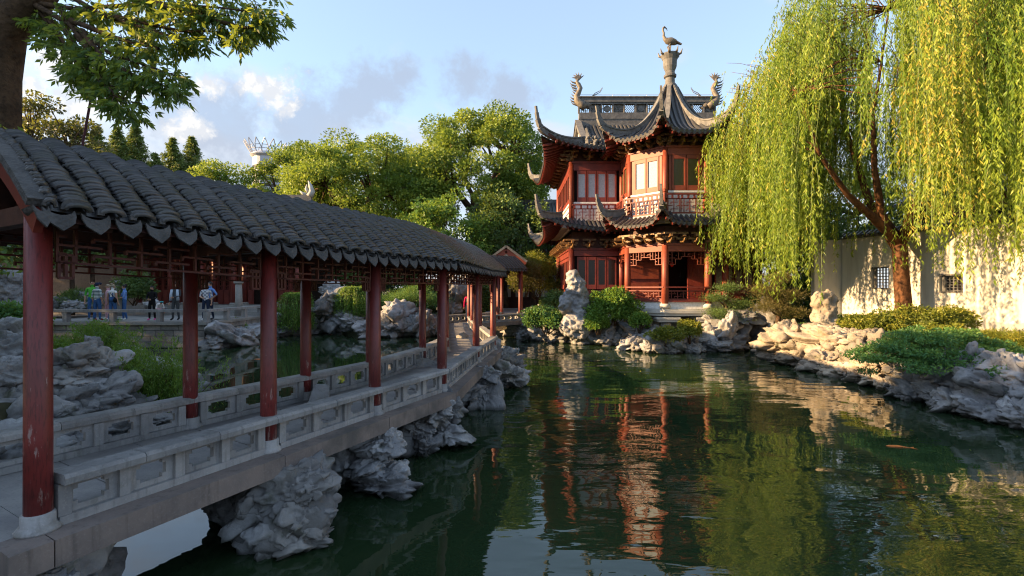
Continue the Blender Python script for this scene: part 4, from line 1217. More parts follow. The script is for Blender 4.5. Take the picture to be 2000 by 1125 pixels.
# verge at the near gable end
gb = MB()
for edge in (eN, eR):
    pts = [roof_pt(edge, 0, 0, v) for v in np.linspace(0, 1, 9)]
    for k in range(8): gb.bar(pts[k] + Vector((0, 0, 0.04)) - d0 * 0.02, pts[k + 1] + Vector((0, 0, 0.04)) - d0 * 0.02, 0.10, 0.06)
gb.build('verge', M['drip_tile'], roof)
gb = MB()
for edge in (eN, eR):
    pts = [roof_pt(edge, 0, 0, v) for v in np.linspace(0.0, 1, 9)]
    for k in range(8): gb.bar(pts[k] - Vector((0, 0, 0.085 + 0.003 * (8 - k))), pts[k + 1] - Vector((0, 0, 0.085 + 0.003 * (7 - k))), 0.05, 0.15)
gb.build('barge_board', M['red_wood'], roof)

# ------------------------------------------------------------------ rock piers below the bridge
PIER = [mesh_np('stone', *rock_shape(300 + i, 5, 9 + 2 * (i % 4), 0.13, 0.18, 0.07 if i % 2 else 0.0)) for i in range(7)]
for m_ in PIER: m_.materials.append(M['rock'])
rp = random.Random(21)
def pier(base, label, stones):
    r = empty('rock_pier', (base[0], base[1], 0)); tag(r, label, 'rock pier', 'rock piers under the bridge')
    for (x, y, z, s, k) in stones:
        o = bpy.data.objects.new('stone', PIER[k % 7]); COL.objects.link(o); o.parent = r
        o.location = (x, y, z); o.scale = s; o.rotation_euler = (rp.uniform(-0.3, 0.3), rp.uniform(-0.3, 0.3), rp.uniform(0, 6.28))
    return r
pier((-2.45, 5.50), 'nearest big craggy rock pier under the second red column', [(-0.05, 0.02, 0.50, (0.40, 0.30, 0.30), 0), (0.16, 0.05, 0.60, (0.22, 0.22, 0.20), 3), (0.02, 0.0, 0.16, (0.30, 0.27, 0.26), 1), (0.18, 0.02, 0.28, (0.20, 0.2, 0.22), 5), (-0.16, -0.04, 0.02, (0.20, 0.2, 0.16), 2), (0.10, -0.05, 0.0, (0.30, 0.25, 0.14), 4), (-0.5, 0.35, 0.3, (0.5, 0.4, 0.5), 6), (-1.0, 0.7, 0.3, (0.5, 0.4, 0.5), 2)])
pier((-1.97, 6.95), 'rock pier of stacked flat stones under the third red column', [(0.12, 0.05, 0.60, (0.26, 0.24, 0.20), 5), (0.22, 0.12, 0.66, (0.16, 0.16, 0.14), 0), (0.05, 0.0, 0.38, (0.26, 0.24, 0.14), 3), (-0.02, -0.02, 0.22, (0.30, 0.26, 0.13), 2), (0.10, -0.02, 0.04, (0.42, 0.32, 0.16), 1), (0.28, 0.05, 0.16, (0.18, 0.2, 0.18), 6), (-0.5, 0.4, 0.3, (0.45, 0.4, 0.5), 4), (-0.95, 0.7, 0.3, (0.45, 0.4, 0.5), 1)])
pier((-1.42, 8.55), 'wide rock pier with a leaning pale boulder under the fourth red column', [(0.10, 0.1, 0.62, (0.30, 0.28, 0.26), 4), (0.25, 0.25, 0.72, (0.22, 0.24, 0.20), 1), (-0.18, -0.05, 0.42, (0.32, 0.28, 0.20), 6), (-0.12, -0.12, 0.10, (0.30, 0.22, 0.26), 2), (0.30, 0.30, 0.22, (0.34, 0.3, 0.24), 3), (-0.6, 0.3, 0.3, (0.45, 0.4, 0.5), 0), (-1.0, 0.5, 0.3, (0.45, 0.4, 0.5), 5)])
pier((-0.72, 11.7), 'slim upright rock pier standing clear of the bridge edge over the pond', [(0.08, 0.0, 0.25, (0.32, 0.3, 0.52), 0), (0.12, 0.0, 0.75, (0.24, 0.22, 0.24), 5), (-0.4, 0.1, 0.3, (0.5, 0.4, 0.5), 3), (-0.9, 0.1, 0.3, (0.5, 0.4, 0.5), 1)])
pier((-0.22, 14.3), 'pile of pale rocks at the outer bend of the bridge', [(0.0, 0.0, 0.12, (0.45, 0.5, 0.35), 2), (0.12, 0.2, 0.5, (0.4, 0.42, 0.35), 4), (0.05, 0.5, 0.78, (0.32, 0.35, 0.25), 6), (0.15, -0.35, 0.36, (0.34, 0.35, 0.25), 1), (0.1, 1.0, 0.5, (0.4, 0.45, 0.4), 0), (-0.6, 0.2, 0.2, (0.6, 0.5, 0.5), 5)])
pier((-1.0, 18.8), 'low rock pier below the far bend of the bridge', [(0.1, 0, 0.2, (0.5, 0.5, 0.45), 3), (0.2, 0.4, 0.5, (0.4, 0.4, 0.35), 0), (-0.6, 0, 0.2, (0.6, 0.5, 0.5), 1)])
pier((-1.6, 22.6), 'far rock pier below the straight end of the bridge', [(0.1, 0, 0.2, (0.5, 0.5, 0.45), 6), (0.3, 0.6, 0.5, (0.4, 0.4, 0.35), 2), (-0.6, 0, 0.2, (0.6, 0.5, 0.5), 4)])
pier((-3.35, 3.62), 'pale boulder pier under the near end of the bridge at lower left', [(0.02, -0.02, 0.42, (0.32, 0.20, 0.22), 5), (-0.25, -0.05, 0.25, (0.35, 0.3, 0.30), 3), (-0.5, 0.1, 0.1, (0.5, 0.4, 0.4), 1), (-0.9, 0.5, 0.2, (0.6, 0.5, 0.55), 2)])

# ------------------------------------------------------------------ gabled corridor and stair ramp at the far end
cor = empty('gabled_corridor', (-0.4, 30.5, 1.1)); tag(cor, 'small corridor with red gable standing beyond the end of the bridge', 'building')
cx, gy0, gy1 = -0.36, 30.6, 37.0
for x in (-1.25, 0.55):
    for y in (30.9, 32.9, 34.9):
        m_ = MB(); m_.tube([(x, y, 1.1), (x, y, 4.5)], 0.12, 12); m_.build('column', M['column_red'], cor, True)
m_ = MB(); m_.box((cx, 33.8, 1.15), (2.6, 6.4, 0.3)); m_.build('floor', M['deck_stone'], cor)
m_ = MB()
for s in (-1, 1):
    m_.add([(cx + s * 1.25, gy0, 4.42), (cx + s * 1.25, gy1, 4.42), (cx, gy1, 5.32), (cx, gy0, 5.32)], [(0, 1, 2, 3)])
rf2 = m_.build('roof', M['tile'], cor)
m_ = MB()
for k in range(26):
    y = gy0 + 0.12 + k * 0.24
    for s in (-1, 1): m_.tube([(cx + s * 1.27, y, 4.45), (cx, y, 5.35)], 0.08, 6)
m_.build('tile_rows', M['tile'], rf2, kind='stuff')
m_ = MB()
for s in (-1, 1):
    m_.bar((cx + s * 1.28, gy0 - 0.06, 4.42), (cx, gy0 - 0.06, 5.36), 0.16, 0.13)
m_.build('verge', M['ridge_grey'], rf2)
m_ = MB()
for s in (-1, 1):
    m_.bar((cx + s * 1.16, gy0 + 0.0, 4.22), (cx, gy0 + 0.0, 5.12), 0.08, 0.32)
m_.build('barge_board', M['orange_wood'], rf2)
m_ = MB(); m_.add([(cx - 0.95, gy0 + 0.06, 4.2), (cx + 0.95, gy0 + 0.06, 4.2), (cx, gy0 + 0.06, 5.05), (cx - 0.95, gy0 + 0.2, 4.2), (cx + 0.95, gy0 + 0.2, 4.2), (cx, gy0 + 0.2, 5.05)], [(0, 1, 2), (3, 5, 4), (0, 3, 4, 1), (1, 4, 5, 2), (2, 5, 3, 0)]); m_.build('gable_panel', M['mottled_plaster'], cor)
ramp = empty('stair_ramp', (1.5, 28.6, 0.7)); tag(ramp, 'stone stair ramp climbing from the bridge end to the pavilion', 'stairs')
m_ = MB(); a, b = Vector((0.2, 28.35)), Vector((3.0, 28.75))
def slab_profile(mb, a, b, za0, za1, zb0, zb1, th):
    d = (b - a).normalized(); n_ = Vector((-d.y, d.x)) * th
    vs = [(a.x, a.y, za0), (b.x, b.y, zb0), (b.x, b.y, zb1), (a.x, a.y, za1)]
    vs += [(x + n_.x, y + n_.y, z) for x, y, z in vs]
    mb.add(vs, [(0, 1, 2, 3), (7, 6, 5, 4), (0, 4, 5, 1), (1, 5, 6, 2), (2, 6, 7, 3), (3, 7, 4, 0)])
slab_profile(m_, a, b, -0.3, 1.02, 0.4, 2.02, 0.24); m_.build('parapet_wall', M['mottled_plaster'], ramp)
m_ = MB(); slab_profile(m_, a + Vector((0.006, -0.04)), b + Vector((0, -0.04)), 1.022, 1.17, 2.022, 2.17, 0.32); m_.build('parapet_coping', M['rail_stone'], ramp)
for k in range(7):
    t = (k + 0.5) / 7; p_ = a.lerp(b, t)
    m_ = MB(); m_.box((p_.x, p_.y + 0.1, 1.24 + t), (0.2, 0.26, 0.26), atan2((b - a).y, (b - a).x)); m_.build('parapet_block', M['rail_stone'], ramp)
for k in range(8):
    t = (k + 0.5) / 8; p_ = a.lerp(b, t)
    m_ = MB(); m_.box((p_.x, p_.y + 0.9, 0.55 + 0.62 * t), (0.36, 1.2, 0.9 + 1.0 * t)); m_.build('step', M['deck_stone'], ramp)
# ------------------------------------------------------------------ two-storey pavilion with octagonal bay
PC = Vector((8.37, 26.36)); RW = 2.55
MX0, MX1, MY0, MY1 = 3.25, 13.5, 27.2, 34.7
pav = empty('pavilion', (8.4, 28.0, 0.7)); tag(pav, 'two-storey red pavilion with octagonal bay and upturned grey tile roofs', 'building')
def ov(R, k):     # vertex k: angle -112.5 + 45k  (k=0 front-left corner facing us, k=1 front-right, k=-1 left-front ...)
    a = radians(-112.5 + 45 * k); return Vector((PC.x + R * cos(a), PC.y + R * sin(a)))
OF = [(-2, -1), (-1, 0), (0, 1), (1, 2), (2, 3)]        # visible bay faces: left, front-left, front, front-right, right
def v3(p, z): return Vector((p.x, p.y, z))

# --- roof slopes -----------------------------------------------------------------------------
def slope(parent_roof, mid, inward, w0, D, taper, hfun, flare, out, wmin=0.0, soffit=1.2, spacing=0.235, steps=10, tile_r=0.085, tag_=''):
    """one roof slope. mid: eave midpoint (x,y); inward: unit; w0 half width at eave; taper: half-width lost per inward metre (left,right)."""
    ex = Vector((-inward.y, inward.x)); ex = -ex        # lateral
    tl, tr = taper
    def lim(d): return (-max(w0 - tl * d, wmin), max(w0 - tr * d, wmin))
    def surf(x, d):
        lo, hi = lim(d)
        fl = 0.0
        if flare[0] and x < 0: fl = max(fl, flare[0] * min(1.0, (x / lo if lo < -1e-3 else 1)) ** 4 * exp(-d / 0.9))
        if flare[1] and x > 0: fl = max(fl, flare[1] * min(1.0, (x / hi if hi > 1e-3 else 1)) ** 4 * exp(-d / 0.9))
        o_ = fl / max(flare[0], flare[1], 1e-6) * out
        p_ = mid + ex * x + inward * (d - o_)
        return Vector((p_.x, p_.y, hfun(d) + fl))
    base = MB(); sof = MB(); tl_ = MB(); dr = MB()
    nx = max(4, int(2 * w0 / 0.4))
    for i in range(steps):
        d0_, d1_ = D * i / steps, D * (i + 1) / steps
        l0, h0 = lim(d0_); l1, h1 = lim(d1_)
        for j in range(nx):
            a0, a1 = j / nx, (j + 1) / nx
            q = [surf(l0 + (h0 - l0) * a0, d0_), surf(l0 + (h0 - l0) * a1, d0_), surf(l1 + (h1 - l1) * a1, d1_), surf(l1 + (h1 - l1) * a0, d1_)]
            base.add(q, [(0, 1, 2, 3)])
            if d0_ < soffit:
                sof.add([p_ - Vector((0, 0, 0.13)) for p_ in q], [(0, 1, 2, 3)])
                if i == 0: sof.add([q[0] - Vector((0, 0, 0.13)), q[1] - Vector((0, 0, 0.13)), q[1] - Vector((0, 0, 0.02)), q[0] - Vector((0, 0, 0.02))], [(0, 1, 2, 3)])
    n_r = int(2 * w0 / spacing)
    for k in range(n_r):
        x = -w0 + (k + 0.5) * 2 * w0 / n_r
        t_ = tl if x < 0 else tr
        dm = D if (t_ <= 0 or abs(x) <= wmin) else min(D, (w0 - abs(x)) / t_)
        if dm < 0.12: continue
        ns = max(2, int(dm / 0.28))
        pts = [surf(x, dm * s / ns) for s in range(ns + 1)]
        pts[0] = pts[0] + (pts[0] - pts[1]).normalized() * 0.04
        pts = [p_ + Vector((0, 0, 0.03)) for p_ in pts]
        tl_.tube(pts, tile_r, 6)
        # stepped lap of every tile
        p0 = surf(x, 0); p0.z += 0.03
        xs = x + spacing / 2
        if abs(xs) < w0:
            c = surf(xs, 0); iv = Vector((inward.x, inward.y, 0)); e3 = Vector((ex.x, ex.y, 0)); up = Vector((0, 0, 1))
            c = c - iv * 0.03
            sh = [(-0.10, 0.02), (-0.09, -0.06), (0, -0.15), (0.09, -0.06), (0.10, 0.02)]
            vs = [c + e3 * a + up * b for a, b in sh] + [c + e3 * a + up * b + iv * 0.03 for a, b in sh]
            dr.add(vs, [(0, 1, 2, 3, 4), (9, 8, 7, 6, 5)] + [(q, q + 5, (q + 1) % 5 + 5, (q + 1) % 5) for q in range(5)])
            a_ = surf(xs, 0.0); b_ = surf(xs, 0.25)
    s_ = base.build('slope', M['tile'], parent_roof)
    tl_.build('tile_rows', M['tile'], s_, kind='stuff')
    dr.build('drip_tiles', M['drip_tile'], s_, kind='stuff')
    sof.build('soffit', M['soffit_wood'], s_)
    # rafter ends
    rf_ = MB()
    n_f = int(2 * w0 / 0.3)
    for k in range(n_f):
        x = -w0 + (k + 0.5) * 2 * w0 / n_f
        t_ = tl if x < 0 else tr
        dm = min(soffit, (w0 - abs(x)) / t_ if t_ > 0 else 9)
        if dm < 0.2: continue
        a_, b_ = surf(x, 0.03), surf(x, dm); dz = Vector((0, 0, 0.19))
        rf_.bar(a_ - dz, b_ - dz, 0.09, 0.10)
    rf_.build('rafters', M['red_wood'], s_, kind='stuff')
    return surf

def hip_ridge(parent_roof, pts, w=0.16, h=0.26, horn=1.35, outdir=None, mat='ridge_grey'):
    """swept ridge along hip points (from top to eave corner), ending in a raised horn"""
    m_ = MB()
    pts = [Vector(p_) for p_ in pts]
    for i in range(len(pts) - 1):
        m_.bar(pts[i] + Vector((0, 0, h * 0.5)), pts[i + 1] + Vector((0, 0, h * 0.5)), w, h)
        m_.bar(pts[i] + Vector((0, 0, h + 0.03)), pts[i + 1] + Vector((0, 0, h + 0.03)), w * 1.5, 0.07)
    o = m_.build('hip_ridge', M[mat], parent_roof)
    if horn:
        e = pts[-1]; od = Vector((outdir.x, outdir.y, 0))
        hp = [e - od * 0.15 + Vector((0, 0, 0.1)), e + od * 0.12 + Vector((0, 0, 0.28)), e + od * 0.28 + Vector((0, 0, 0.62)), e + od * 0.36 + Vector((0, 0, horn * 0.75)), e + od * 0.42 + Vector((0, 0, horn))]
        m_ = MB(); 
        for i in range(4): m_.bar(hp[i], hp[i + 1], 0.18 - 0.03 * i, 0.34 - 0.07 * i)
        m_.build('upturned_tip', M[mat], o)
    return o

def brk(parent, p, nrm, z, s=1.0):
    """one stepped bracket set under an eave"""
    n3 = Vector((nrm.x, nrm.y, 0)); e3 = Vector((-nrm.y, nrm.x, 0)); c = Vector((p.x, p.y, z))
    m_ = MB()
    m_.bar(c, c + n3 * 0.28 * s, 0.16, 0.14)
    m_.bar(c + n3 * 0.14 * s - e3 * 0.26 * s + Vector((0, 0, 0.14)), c + n3 * 0.14 * s + e3 * 0.26 * s + Vector((0, 0, 0.14)), 0.10, 0.10)
    m_.bar(c + Vector((0, 0, 0.24)), c + n3 * 0.62 * s + Vector((0, 0, 0.27)), 0.12, 0.12)
    m_.bar(c + n3 * 0.40 * s - e3 * 0.34 * s + Vector((0, 0, 0.38)), c + n3 * 0.40 * s + e3 * 0.34 * s + Vector((0, 0, 0.38)), 0.09, 0.09)
    for a in (-0.26, 0, 0.26): m_.box(tuple(c + n3 * 0.14 * s + e3 * a * s + Vector((0, 0, 0.23))), (0.11, 0.11, 0.08))
    m_.tube([c + n3 * 0.3 * s, c + n3 * 0.52 * s + Vector((0, 0, 0.02)), c + n3 * 0.66 * s + Vector((0, 0, 0.14))], [0.07, 0.06, 0.02], 6)
    return m_.build('bracket', M['gilt_wood'], parent)

# upper eave profiles
AP = 3.52                                  # eave apothem of the bay
TAN = math.tan(radians(22.5))
def h_bay_up(d): t = d / AP; return 10.0 + 0.95 * t + 2.95 * t ** 3
def h_bay_lo(d): return 5.80 + 0.42 * d + 0.12 * d * d
def h_main_up(d): t = d / 5.15; return 10.0 + 1.55 * t + 1.35 * t * t
bay_roof = empty('bay_roof', (0, 0, 0)); bay_roof.parent = pav; bay_roof.location = -pav.location
main_roof = empty('main_roof', (0, 0, 0)); main_roof.parent = pav; main_roof.location = -pav.location
low_roof = empty('lower_roof', (0, 0, 0)); low_roof.parent = pav; low_roof.location = -pav.location
def face_dir(k):                            # outward normal of face between vertices k,k+1
    a = radians(-90 + 45 * k); return Vector((cos(a), sin(a)))
for k in range(8):
    n_ = face_dir(k); mid = PC + n_ * AP
    slope(bay_roof, mid, -n_, AP * TAN, AP - 0.25, (TAN, TAN), h_bay_up, (0.62, 0.62), 0.30, soffit=1.3)
for k in range(8):
    a = radians(-112.5 + 45 * k); od = Vector((cos(a), sin(a))); Rv = AP / cos(radians(22.5))
    pts = []
    for d in np.linspace(AP - 0.28, 0, 14):
        R_at = (AP - d) / cos(radians(22.5)); fl = 0.62 * exp(-d / 0.9); q = PC + od * (R_at + 0.30 * fl / 0.62)
        pts.append(v3(q, h_bay_up(d) + fl))
    hip_ridge(bay_roof, pts, 0.16, 0.26, 1.2, od)
# finial pillar and crane
fz = 12.95
m_ = MB(); m_.lathe([(0.46, -0.3), (0.33, 0.15), (0.27, 0.5), (0.31, 0.55), (0.31, 0.62), (0.25, 0.66), (0.24, 0.95), (0.32, 1.0), (0.33, 1.1), (0.25, 1.16), (0.24, 1.3), (0.29, 1.42), (0.34, 1.55), (0.36, 1.9), (0.39, 1.95), (0.47, 2.12), (0.47, 2.2), (0.22, 2.22)], (PC.x, PC.y, fz), 16)
fin = m_.build('finial', M['ridge_grey'], bay_roof)
for k in range(8):
    a = radians(-112.5 + 45 * k); m_ = MB(); c, s = cos(a), sin(a)
    m_.tube([(PC.x + 0.42 * c, PC.y + 0.42 * s, fz + 2.15), (PC.x + 0.55 * c, PC.y + 0.55 * s, fz + 2.2), (PC.x + 0.62 * c, PC.y + 0.62 * s, fz + 2.42)], [0.07, 0.06, 0.015], 6); m_.build('finial_spike', M['bronze'], fin)
cz = fz + 2.2; cb = Vector((PC.x, PC.y, cz))
crane = empty('crane_statue', (PC.x, PC.y, cz)); tag(crane, 'bronze crane statue standing on the pavilion roof finial', 'statue')
m_ = MB()
body = [(0.42, 0, 0.62), (0.28, 0, 0.66), (0.05, 0, 0.72), (-0.15, 0, 0.74), (-0.28, 0, 0.84), (-0.34, 0, 1.0), (-0.33, 0, 1.15), (-0.38, 0, 1.3), (-0.36, 0, 1.42), (-0.29, 0, 1.47), (-0.24, 0, 1.42)]
m_.tube([cb + Vector(p_) for p_ in body], [0.06, 0.15, 0.20, 0.17, 0.10, 0.065, 0.055, 0.05, 0.055, 0.06, 0.03], 10)
cbod = m_.build('body', M['bronze'], crane, True)
m_ = MB(); m_.tube([cb + Vector((-0.25, 0, 1.44)), cb + Vector((-0.18, 0, 1.38)), cb + Vector((-0.14, 0, 1.26))], [0.035, 0.025, 0.006], 6); m_.build('beak', M['bronze'], crane)
for s in (-1, 1):
    m_ = MB(); m_.tube([cb + Vector((0.05, 0.05 * s, 0.6)), cb + Vector((-0.06 + 0.1 * s, 0.06 * s, 0.38)), cb + Vector((0.02, 0.06 * s, 0.0))], [0.05, 0.03, 0.03], 6); m_.build('leg', M['bronze'], crane)
for k in range(5):
    m_ = MB(); dz = -0.05 * k
    m_.bar(cb + Vector((0.1, 0.14 - 0.07 * k, 0.76)), cb + Vector((0.55 + 0.03 * (k % 3), 0.10 - 0.05 * k, 0.56 + dz * 0.6 + 0.06)), 0.12, 0.04); m_.build('wing_feather', M['bronze'], crane)

# main hip-and-gable roof
ME = 1.4
mcx, mcy = (MX0 + MX1) / 2, (MY0 + MY1) / 2
hw, hd = (MX1 - MX0) / 2 + ME, (MY1 - MY0) / 2 + ME
GD = 2.2
for (nrm, mid, w0, D, wmin) in ((Vector((0, -1)), Vector((mcx, mcy - hd)), hw, hd, hw - GD), (Vector((0, 1)), Vector((mcx, mcy + hd)), hw, hd, hw - GD), (Vector((-1, 0)), Vector((mcx - hw, mcy)), hd, GD, 0), (Vector((1, 0)), Vector((mcx + hw, mcy)), hd, GD, 0)):
    slope(main_roof, mid, -nrm, w0, D, (1.0, 1.0), h_main_up, (0.75, 0.75), 0.35, wmin=wmin, soffit=1.4)
for sx in (-1, 1):
    for sy in (-1, 1):
        od = Vector((sx, sy)).normalized(); pts = []
        for d in np.linspace(GD, 0, 9):
            fl = 0.75 * exp(-d / 0.9); q = Vector((mcx + sx * (hw - d), mcy + sy * (hd - d))) + Vector((sx, sy)) * 0.35 * fl / 0.75
            pts.append(v3(q, h_main_up(d) + fl))
        hip_ridge(main_roof, pts, 0.17, 0.28, 1.25, od)
        # descending gable ridge
        pts = []
        for d in np.linspace(hd, GD - 0.2, 9): pts.append(v3(Vector((mcx + sx * (hw - GD - 0.05), mcy + sy * (hd - d))), h_main_up(d)))
        hip_ridge(main_roof, pts, 0.24, 0.30, 0, od)
    m_ = MB(); gx_ = mcx + sx * (hw - GD - 0.12)
    m_.add([(gx_, mcy - (hd - GD), h_main_up(GD)), (gx_, mcy + (hd - GD), h_main_up(GD)), (gx_, mcy, h_main_up(hd)), (gx_ - sx * 0.12, mcy - (hd - GD), h_main_up(GD)), (gx_ - sx * 0.12, mcy + (hd - GD), h_main_up(GD)), (gx_ - sx * 0.12, mcy, h_main_up(hd))], [(0, 1, 2), (3, 5, 4), (0, 3, 4, 1), (1, 4, 5, 2), (2, 5, 3, 0)])
    m_.build('gable', M['mottled_plaster'], main_roof)
RZ = h_main_up(hd) + 0.37; RL = hw - GD - 0.1
m_ = MB()
m_.box((mcx, mcy, RZ + 0.14), (2 * RL, 0.36, 0.30)); m_.box((mcx, mcy, RZ + 0.36), (2 * RL, 0.26, 0.09)); m_.box((mcx, mcy, RZ + 0.98), (2 * RL + 0.1, 0.26, 0.09)); m_.box((mcx, mcy, RZ + 1.10), (2 * RL + 0.2, 0.36, 0.11)); m_.box((mcx, mcy, RZ + 1.24), (2 * RL + 0.1, 0.28, 0.14)); m_.box((mcx, mcy, RZ + 1.36), (2 * RL + 0.2, 0.40, 0.08))
rdg = m_.build('main_ridge', M['ridge_grey'], main_roof)
np_ = 12
m_ = MB(); m_.box((mcx, mcy, RZ - 0.26), (2 * RL - 0.1, 0.30, 0.50)); m_.build('ridge_base', M['carved_grey'], rdg)
for k in range(np_ + 1):
    x = mcx - RL + 2 * RL * k / np_; m_ = MB(); m_.box((x, mcy, RZ + 0.67), (0.09, 0.22, 0.53)); m_.build('ridge_post', M['ridge_grey'], rdg)
for k in range(np_):
    x = mcx - RL + 2 * RL * k / np_ + 0.05; w_ = 2 * RL / np_ - 0.1; m_ = MB()
    if k % 3 == 0: lattice(m_, (x, mcy, RZ + 0.41), (1, 0, 0), (0, 0, 1), w_, 0.52, 0.035, 5, 4, k, 0.08)
    elif k % 3 == 1:
        for q in range(-3, 6): 
            x0 = x + q * w_ / 5; a, b = max(x, x0), min(x + w_, x0 + 0.4)
            if b > a: m_.bar((a, mcy, RZ + 0.41 + (a - x0) * 1.3), (b, mcy, RZ + 0.41 + (b - x0) * 1.3), 0.08, 0.04, (0, 0, 1))
    else:
        m_.lathe([(0.2, -0.05), (0.22, 0), (0.2, 0.05)], (0, 0, 0), 12); m_.v = [(x + w_ / 2 + a, mcy + c, RZ + 0.67 + b) for a, b, c in m_.v]
        for q in (0.15, 0.85): m_.bar((x + w_ * q, mcy, RZ + 0.41), (x + w_ * q, mcy, RZ + 0.93), 0.06, 0.05, (1, 0, 0))
        m_.bar((x, mcy, RZ + 0.67), (x + w_, mcy, RZ + 0.67), 0.06, 0.04)
    if k % 2: m_.box((x + w_ / 2, mcy + 0.02, RZ + 0.67), (w_, 0.05, 0.5))
    m_.build('ridge_panel', M['carved_grey'], rdg)
m_ = MB()
for k in range(9): m_.tube([(mcx - RL + 2 * RL * k / 8, mcy, RZ + 1.39), (mcx - RL + 2 * RL * k / 8, mcy, RZ + 1.55)], 0.012, 4)
m_.tube([(mcx - RL, mcy, RZ + 1.55), (mcx + RL, mcy, RZ + 1.55)], 0.012, 4); m_.build('lightning_rail', M['grey_steel'], rdg)
for sx in (-1, 1):
    xe = mcx + sx * (RL + 0.02); b = Vector((xe, mcy, RZ + 0.6))
    side_ = 'left' if sx < 0 else 'right'
    dg_ = empty('dragon_finial', tuple(b)); tag(dg_, 'grey dragon ornament with fanned tail on the %s end of the main ridge' % side_, 'ornament')
    P = lambda x, z: b + Vector((sx * x, 0, z))
    m_ = MB(); m_.tube([P(-0.45, 0.15), P(-0.2, 0.35), P(0.05, 0.55), P(0.12, 0.85), P(-0.02, 1.1), P(-0.12, 1.35), P(0.0, 1.6), P(0.1, 1.75), P(0.02, 1.95)], [0.26, 0.27, 0.24, 0.19, 0.16, 0.15, 0.14, 0.11, 0.06], 10); m_.build('body', M['bronze'], dg_, True)
    for k in range(9):
        z = 0.3 + k * 0.17; x = 0.22 + 0.08 * sin(k * 1.1)
        m_ = MB(); m_.tube([P(x - 0.15, z), P(x + 0.12, z + 0.08), P(x + 0.24, z + 0.2)], [0.07, 0.045, 0.01], 5); m_.build('fin', M['bronze'], dg_)
    for k in range(6):
        a = radians(20 + 28 * k); m_ = MB(); m_.tube([P(0.03, 1.85), P(0.03 - 0.2 * cos(a), 1.95 + 0.2 * sin(a)), P(0.0 - 0.42 * cos(a + 0.2), 1.95 + 0.40 * sin(a + 0.2))], [0.07, 0.055, 0.008], 5); m_.build('tail_spike', M['bronze'], dg_)
    m_ = MB(); m_.ellipsoid(P(-0.55, 0.3), (0.3, 0.2, 0.22)); m_.tube([P(-0.6, 0.2), P(-0.85, 0.12), P(-0.95, 0.2)], [0.14, 0.1, 0.04], 7); m_.build('head', M['bronze'], dg_, True)
    for q in (0, 1):
        m_ = MB(); m_.tube([P(-0.5, 0.45), P(-0.75, 0.75), P(-1.05, 0.95 + 0.1 * q), P(-1.35, 1.1 + 0.1 * q), P(-1.5, 1.35 + 0.08 * q)], [0.035, 0.03, 0.025, 0.02, 0.012], 5); m_.build('whisker', M['bronze'], dg_)

# lower skirt roofs
LD = 0.95
for k in (-2, -1, 0, 1, 2):
    n_ = face_dir(k); mid = PC + n_ * (AP + 0.02)
    slope(low_roof, mid, -n_, (AP + 0.02) * TAN, LD, (TAN, TAN), h_bay_lo, (0.55, 0.55), 0.28, soffit=0.95, steps=4)
for k in range(-2, 4):
    a = radians(-112.5 + 45 * k); od = Vector((cos(a), sin(a))); pts = []
    for d in np.linspace(LD, 0, 6):
        fl = 0.55 * exp(-d / 0.9); q = PC + od * ((AP + 0.02 - d) / cos(radians(22.5)) + 0.28 * fl / 0.55); pts.append(v3(q, h_bay_lo(d) + fl))
    hip_ridge(low_roof, pts, 0.16, 0.30, 1.1, od)
for (nrm, mid, w0) in ((Vector((0, -1)), Vector((mcx, mcy - hd - 0.05)), hw + 0.05), (Vector((-1, 0)), Vector((mcx - hw - 0.05, mcy)), hd + 0.05), (Vector((1, 0)), Vector((mcx + hw + 0.05, mcy)), hd + 0.05), (Vector((0, 1)), Vector((mcx, mcy + hd + 0.05)), hw + 0.05)):
    slope(low_roof, mid, -nrm, w0, LD, (1.0, 1.0), h_bay_lo, (0.6, 0.6), 0.3, soffit=0.95, steps=4)
for sx in (-1, 1):
    for sy in (-1, 1):
        od = Vector((sx, sy)).normalized(); pts = []
        for d in np.linspace(LD, 0, 6):
            fl = 0.6 * exp(-d / 0.9); pts.append(v3(Vector((mcx + sx * (hw + 0.05 - d), mcy + sy * (hd + 0.05 - d))) + Vector((sx, sy)) * 0.3 * fl / 0.6, h_bay_lo(d) + fl))
        hip_ridge(low_roof, pts, 0.17, 0.32, 1.15, od)

# --- storeys ---------------------------------------------------------------------------------
def face_frame(a, b, outward):
    d = (b - a); L = d.length; return d / L, L
def window_set(parent, a, b, nrm, z0, z1, n, pane, margin=0.25, wood='red_wood', gap=0.0):
    """n casement leaves between a and b (2D), each a window with its pane"""
    d = (b - a); L = d.length; d = d / L; n2 = Vector((nrm.x, nrm.y))
    w_ = (L - 2 * margin) / n
    for k in range(n):
        x0 = margin + k * w_; p0 = a + d * (x0 + 0.02); p1 = a + d * (x0 + w_ - 0.02); off = n2 * 0.05
        m_ = MB(); fw = 0.07
        q0, q1 = p0 + off, p1 + off
        m_.bar(v3(q0 + d * fw / 2, z0), v3(q0 + d * fw / 2, z1), 0.09, fw, (d.x, d.y, 0)); m_.bar(v3(q1 - d * fw / 2, z0), v3(q1 - d * fw / 2, z1), 0.09, fw, (d.x, d.y, 0))
        m_.bar(v3(q0 + d * fw, z0 + 0.12), v3(q1 - d * fw, z0 + 0.12), 0.085, 0.24); m_.bar(v3(q0 + d * fw, z1 - 0.09), v3(q1 - d * fw, z1 - 0.09), 0.085, 0.18)
        f_ = m_.build('window', M[wood], parent)
        m_ = MB(); g0, g1 = p0 + n2 * 0.035, p1 + n2 * 0.035
        m_.bar(v3(g0 + d * fw, (z0 + z1) / 2), v3(g1 - d * fw, (z0 + z1) / 2), 0.02, z1 - z0 - 0.3)
        m_.build('pane', M[pane], f_)
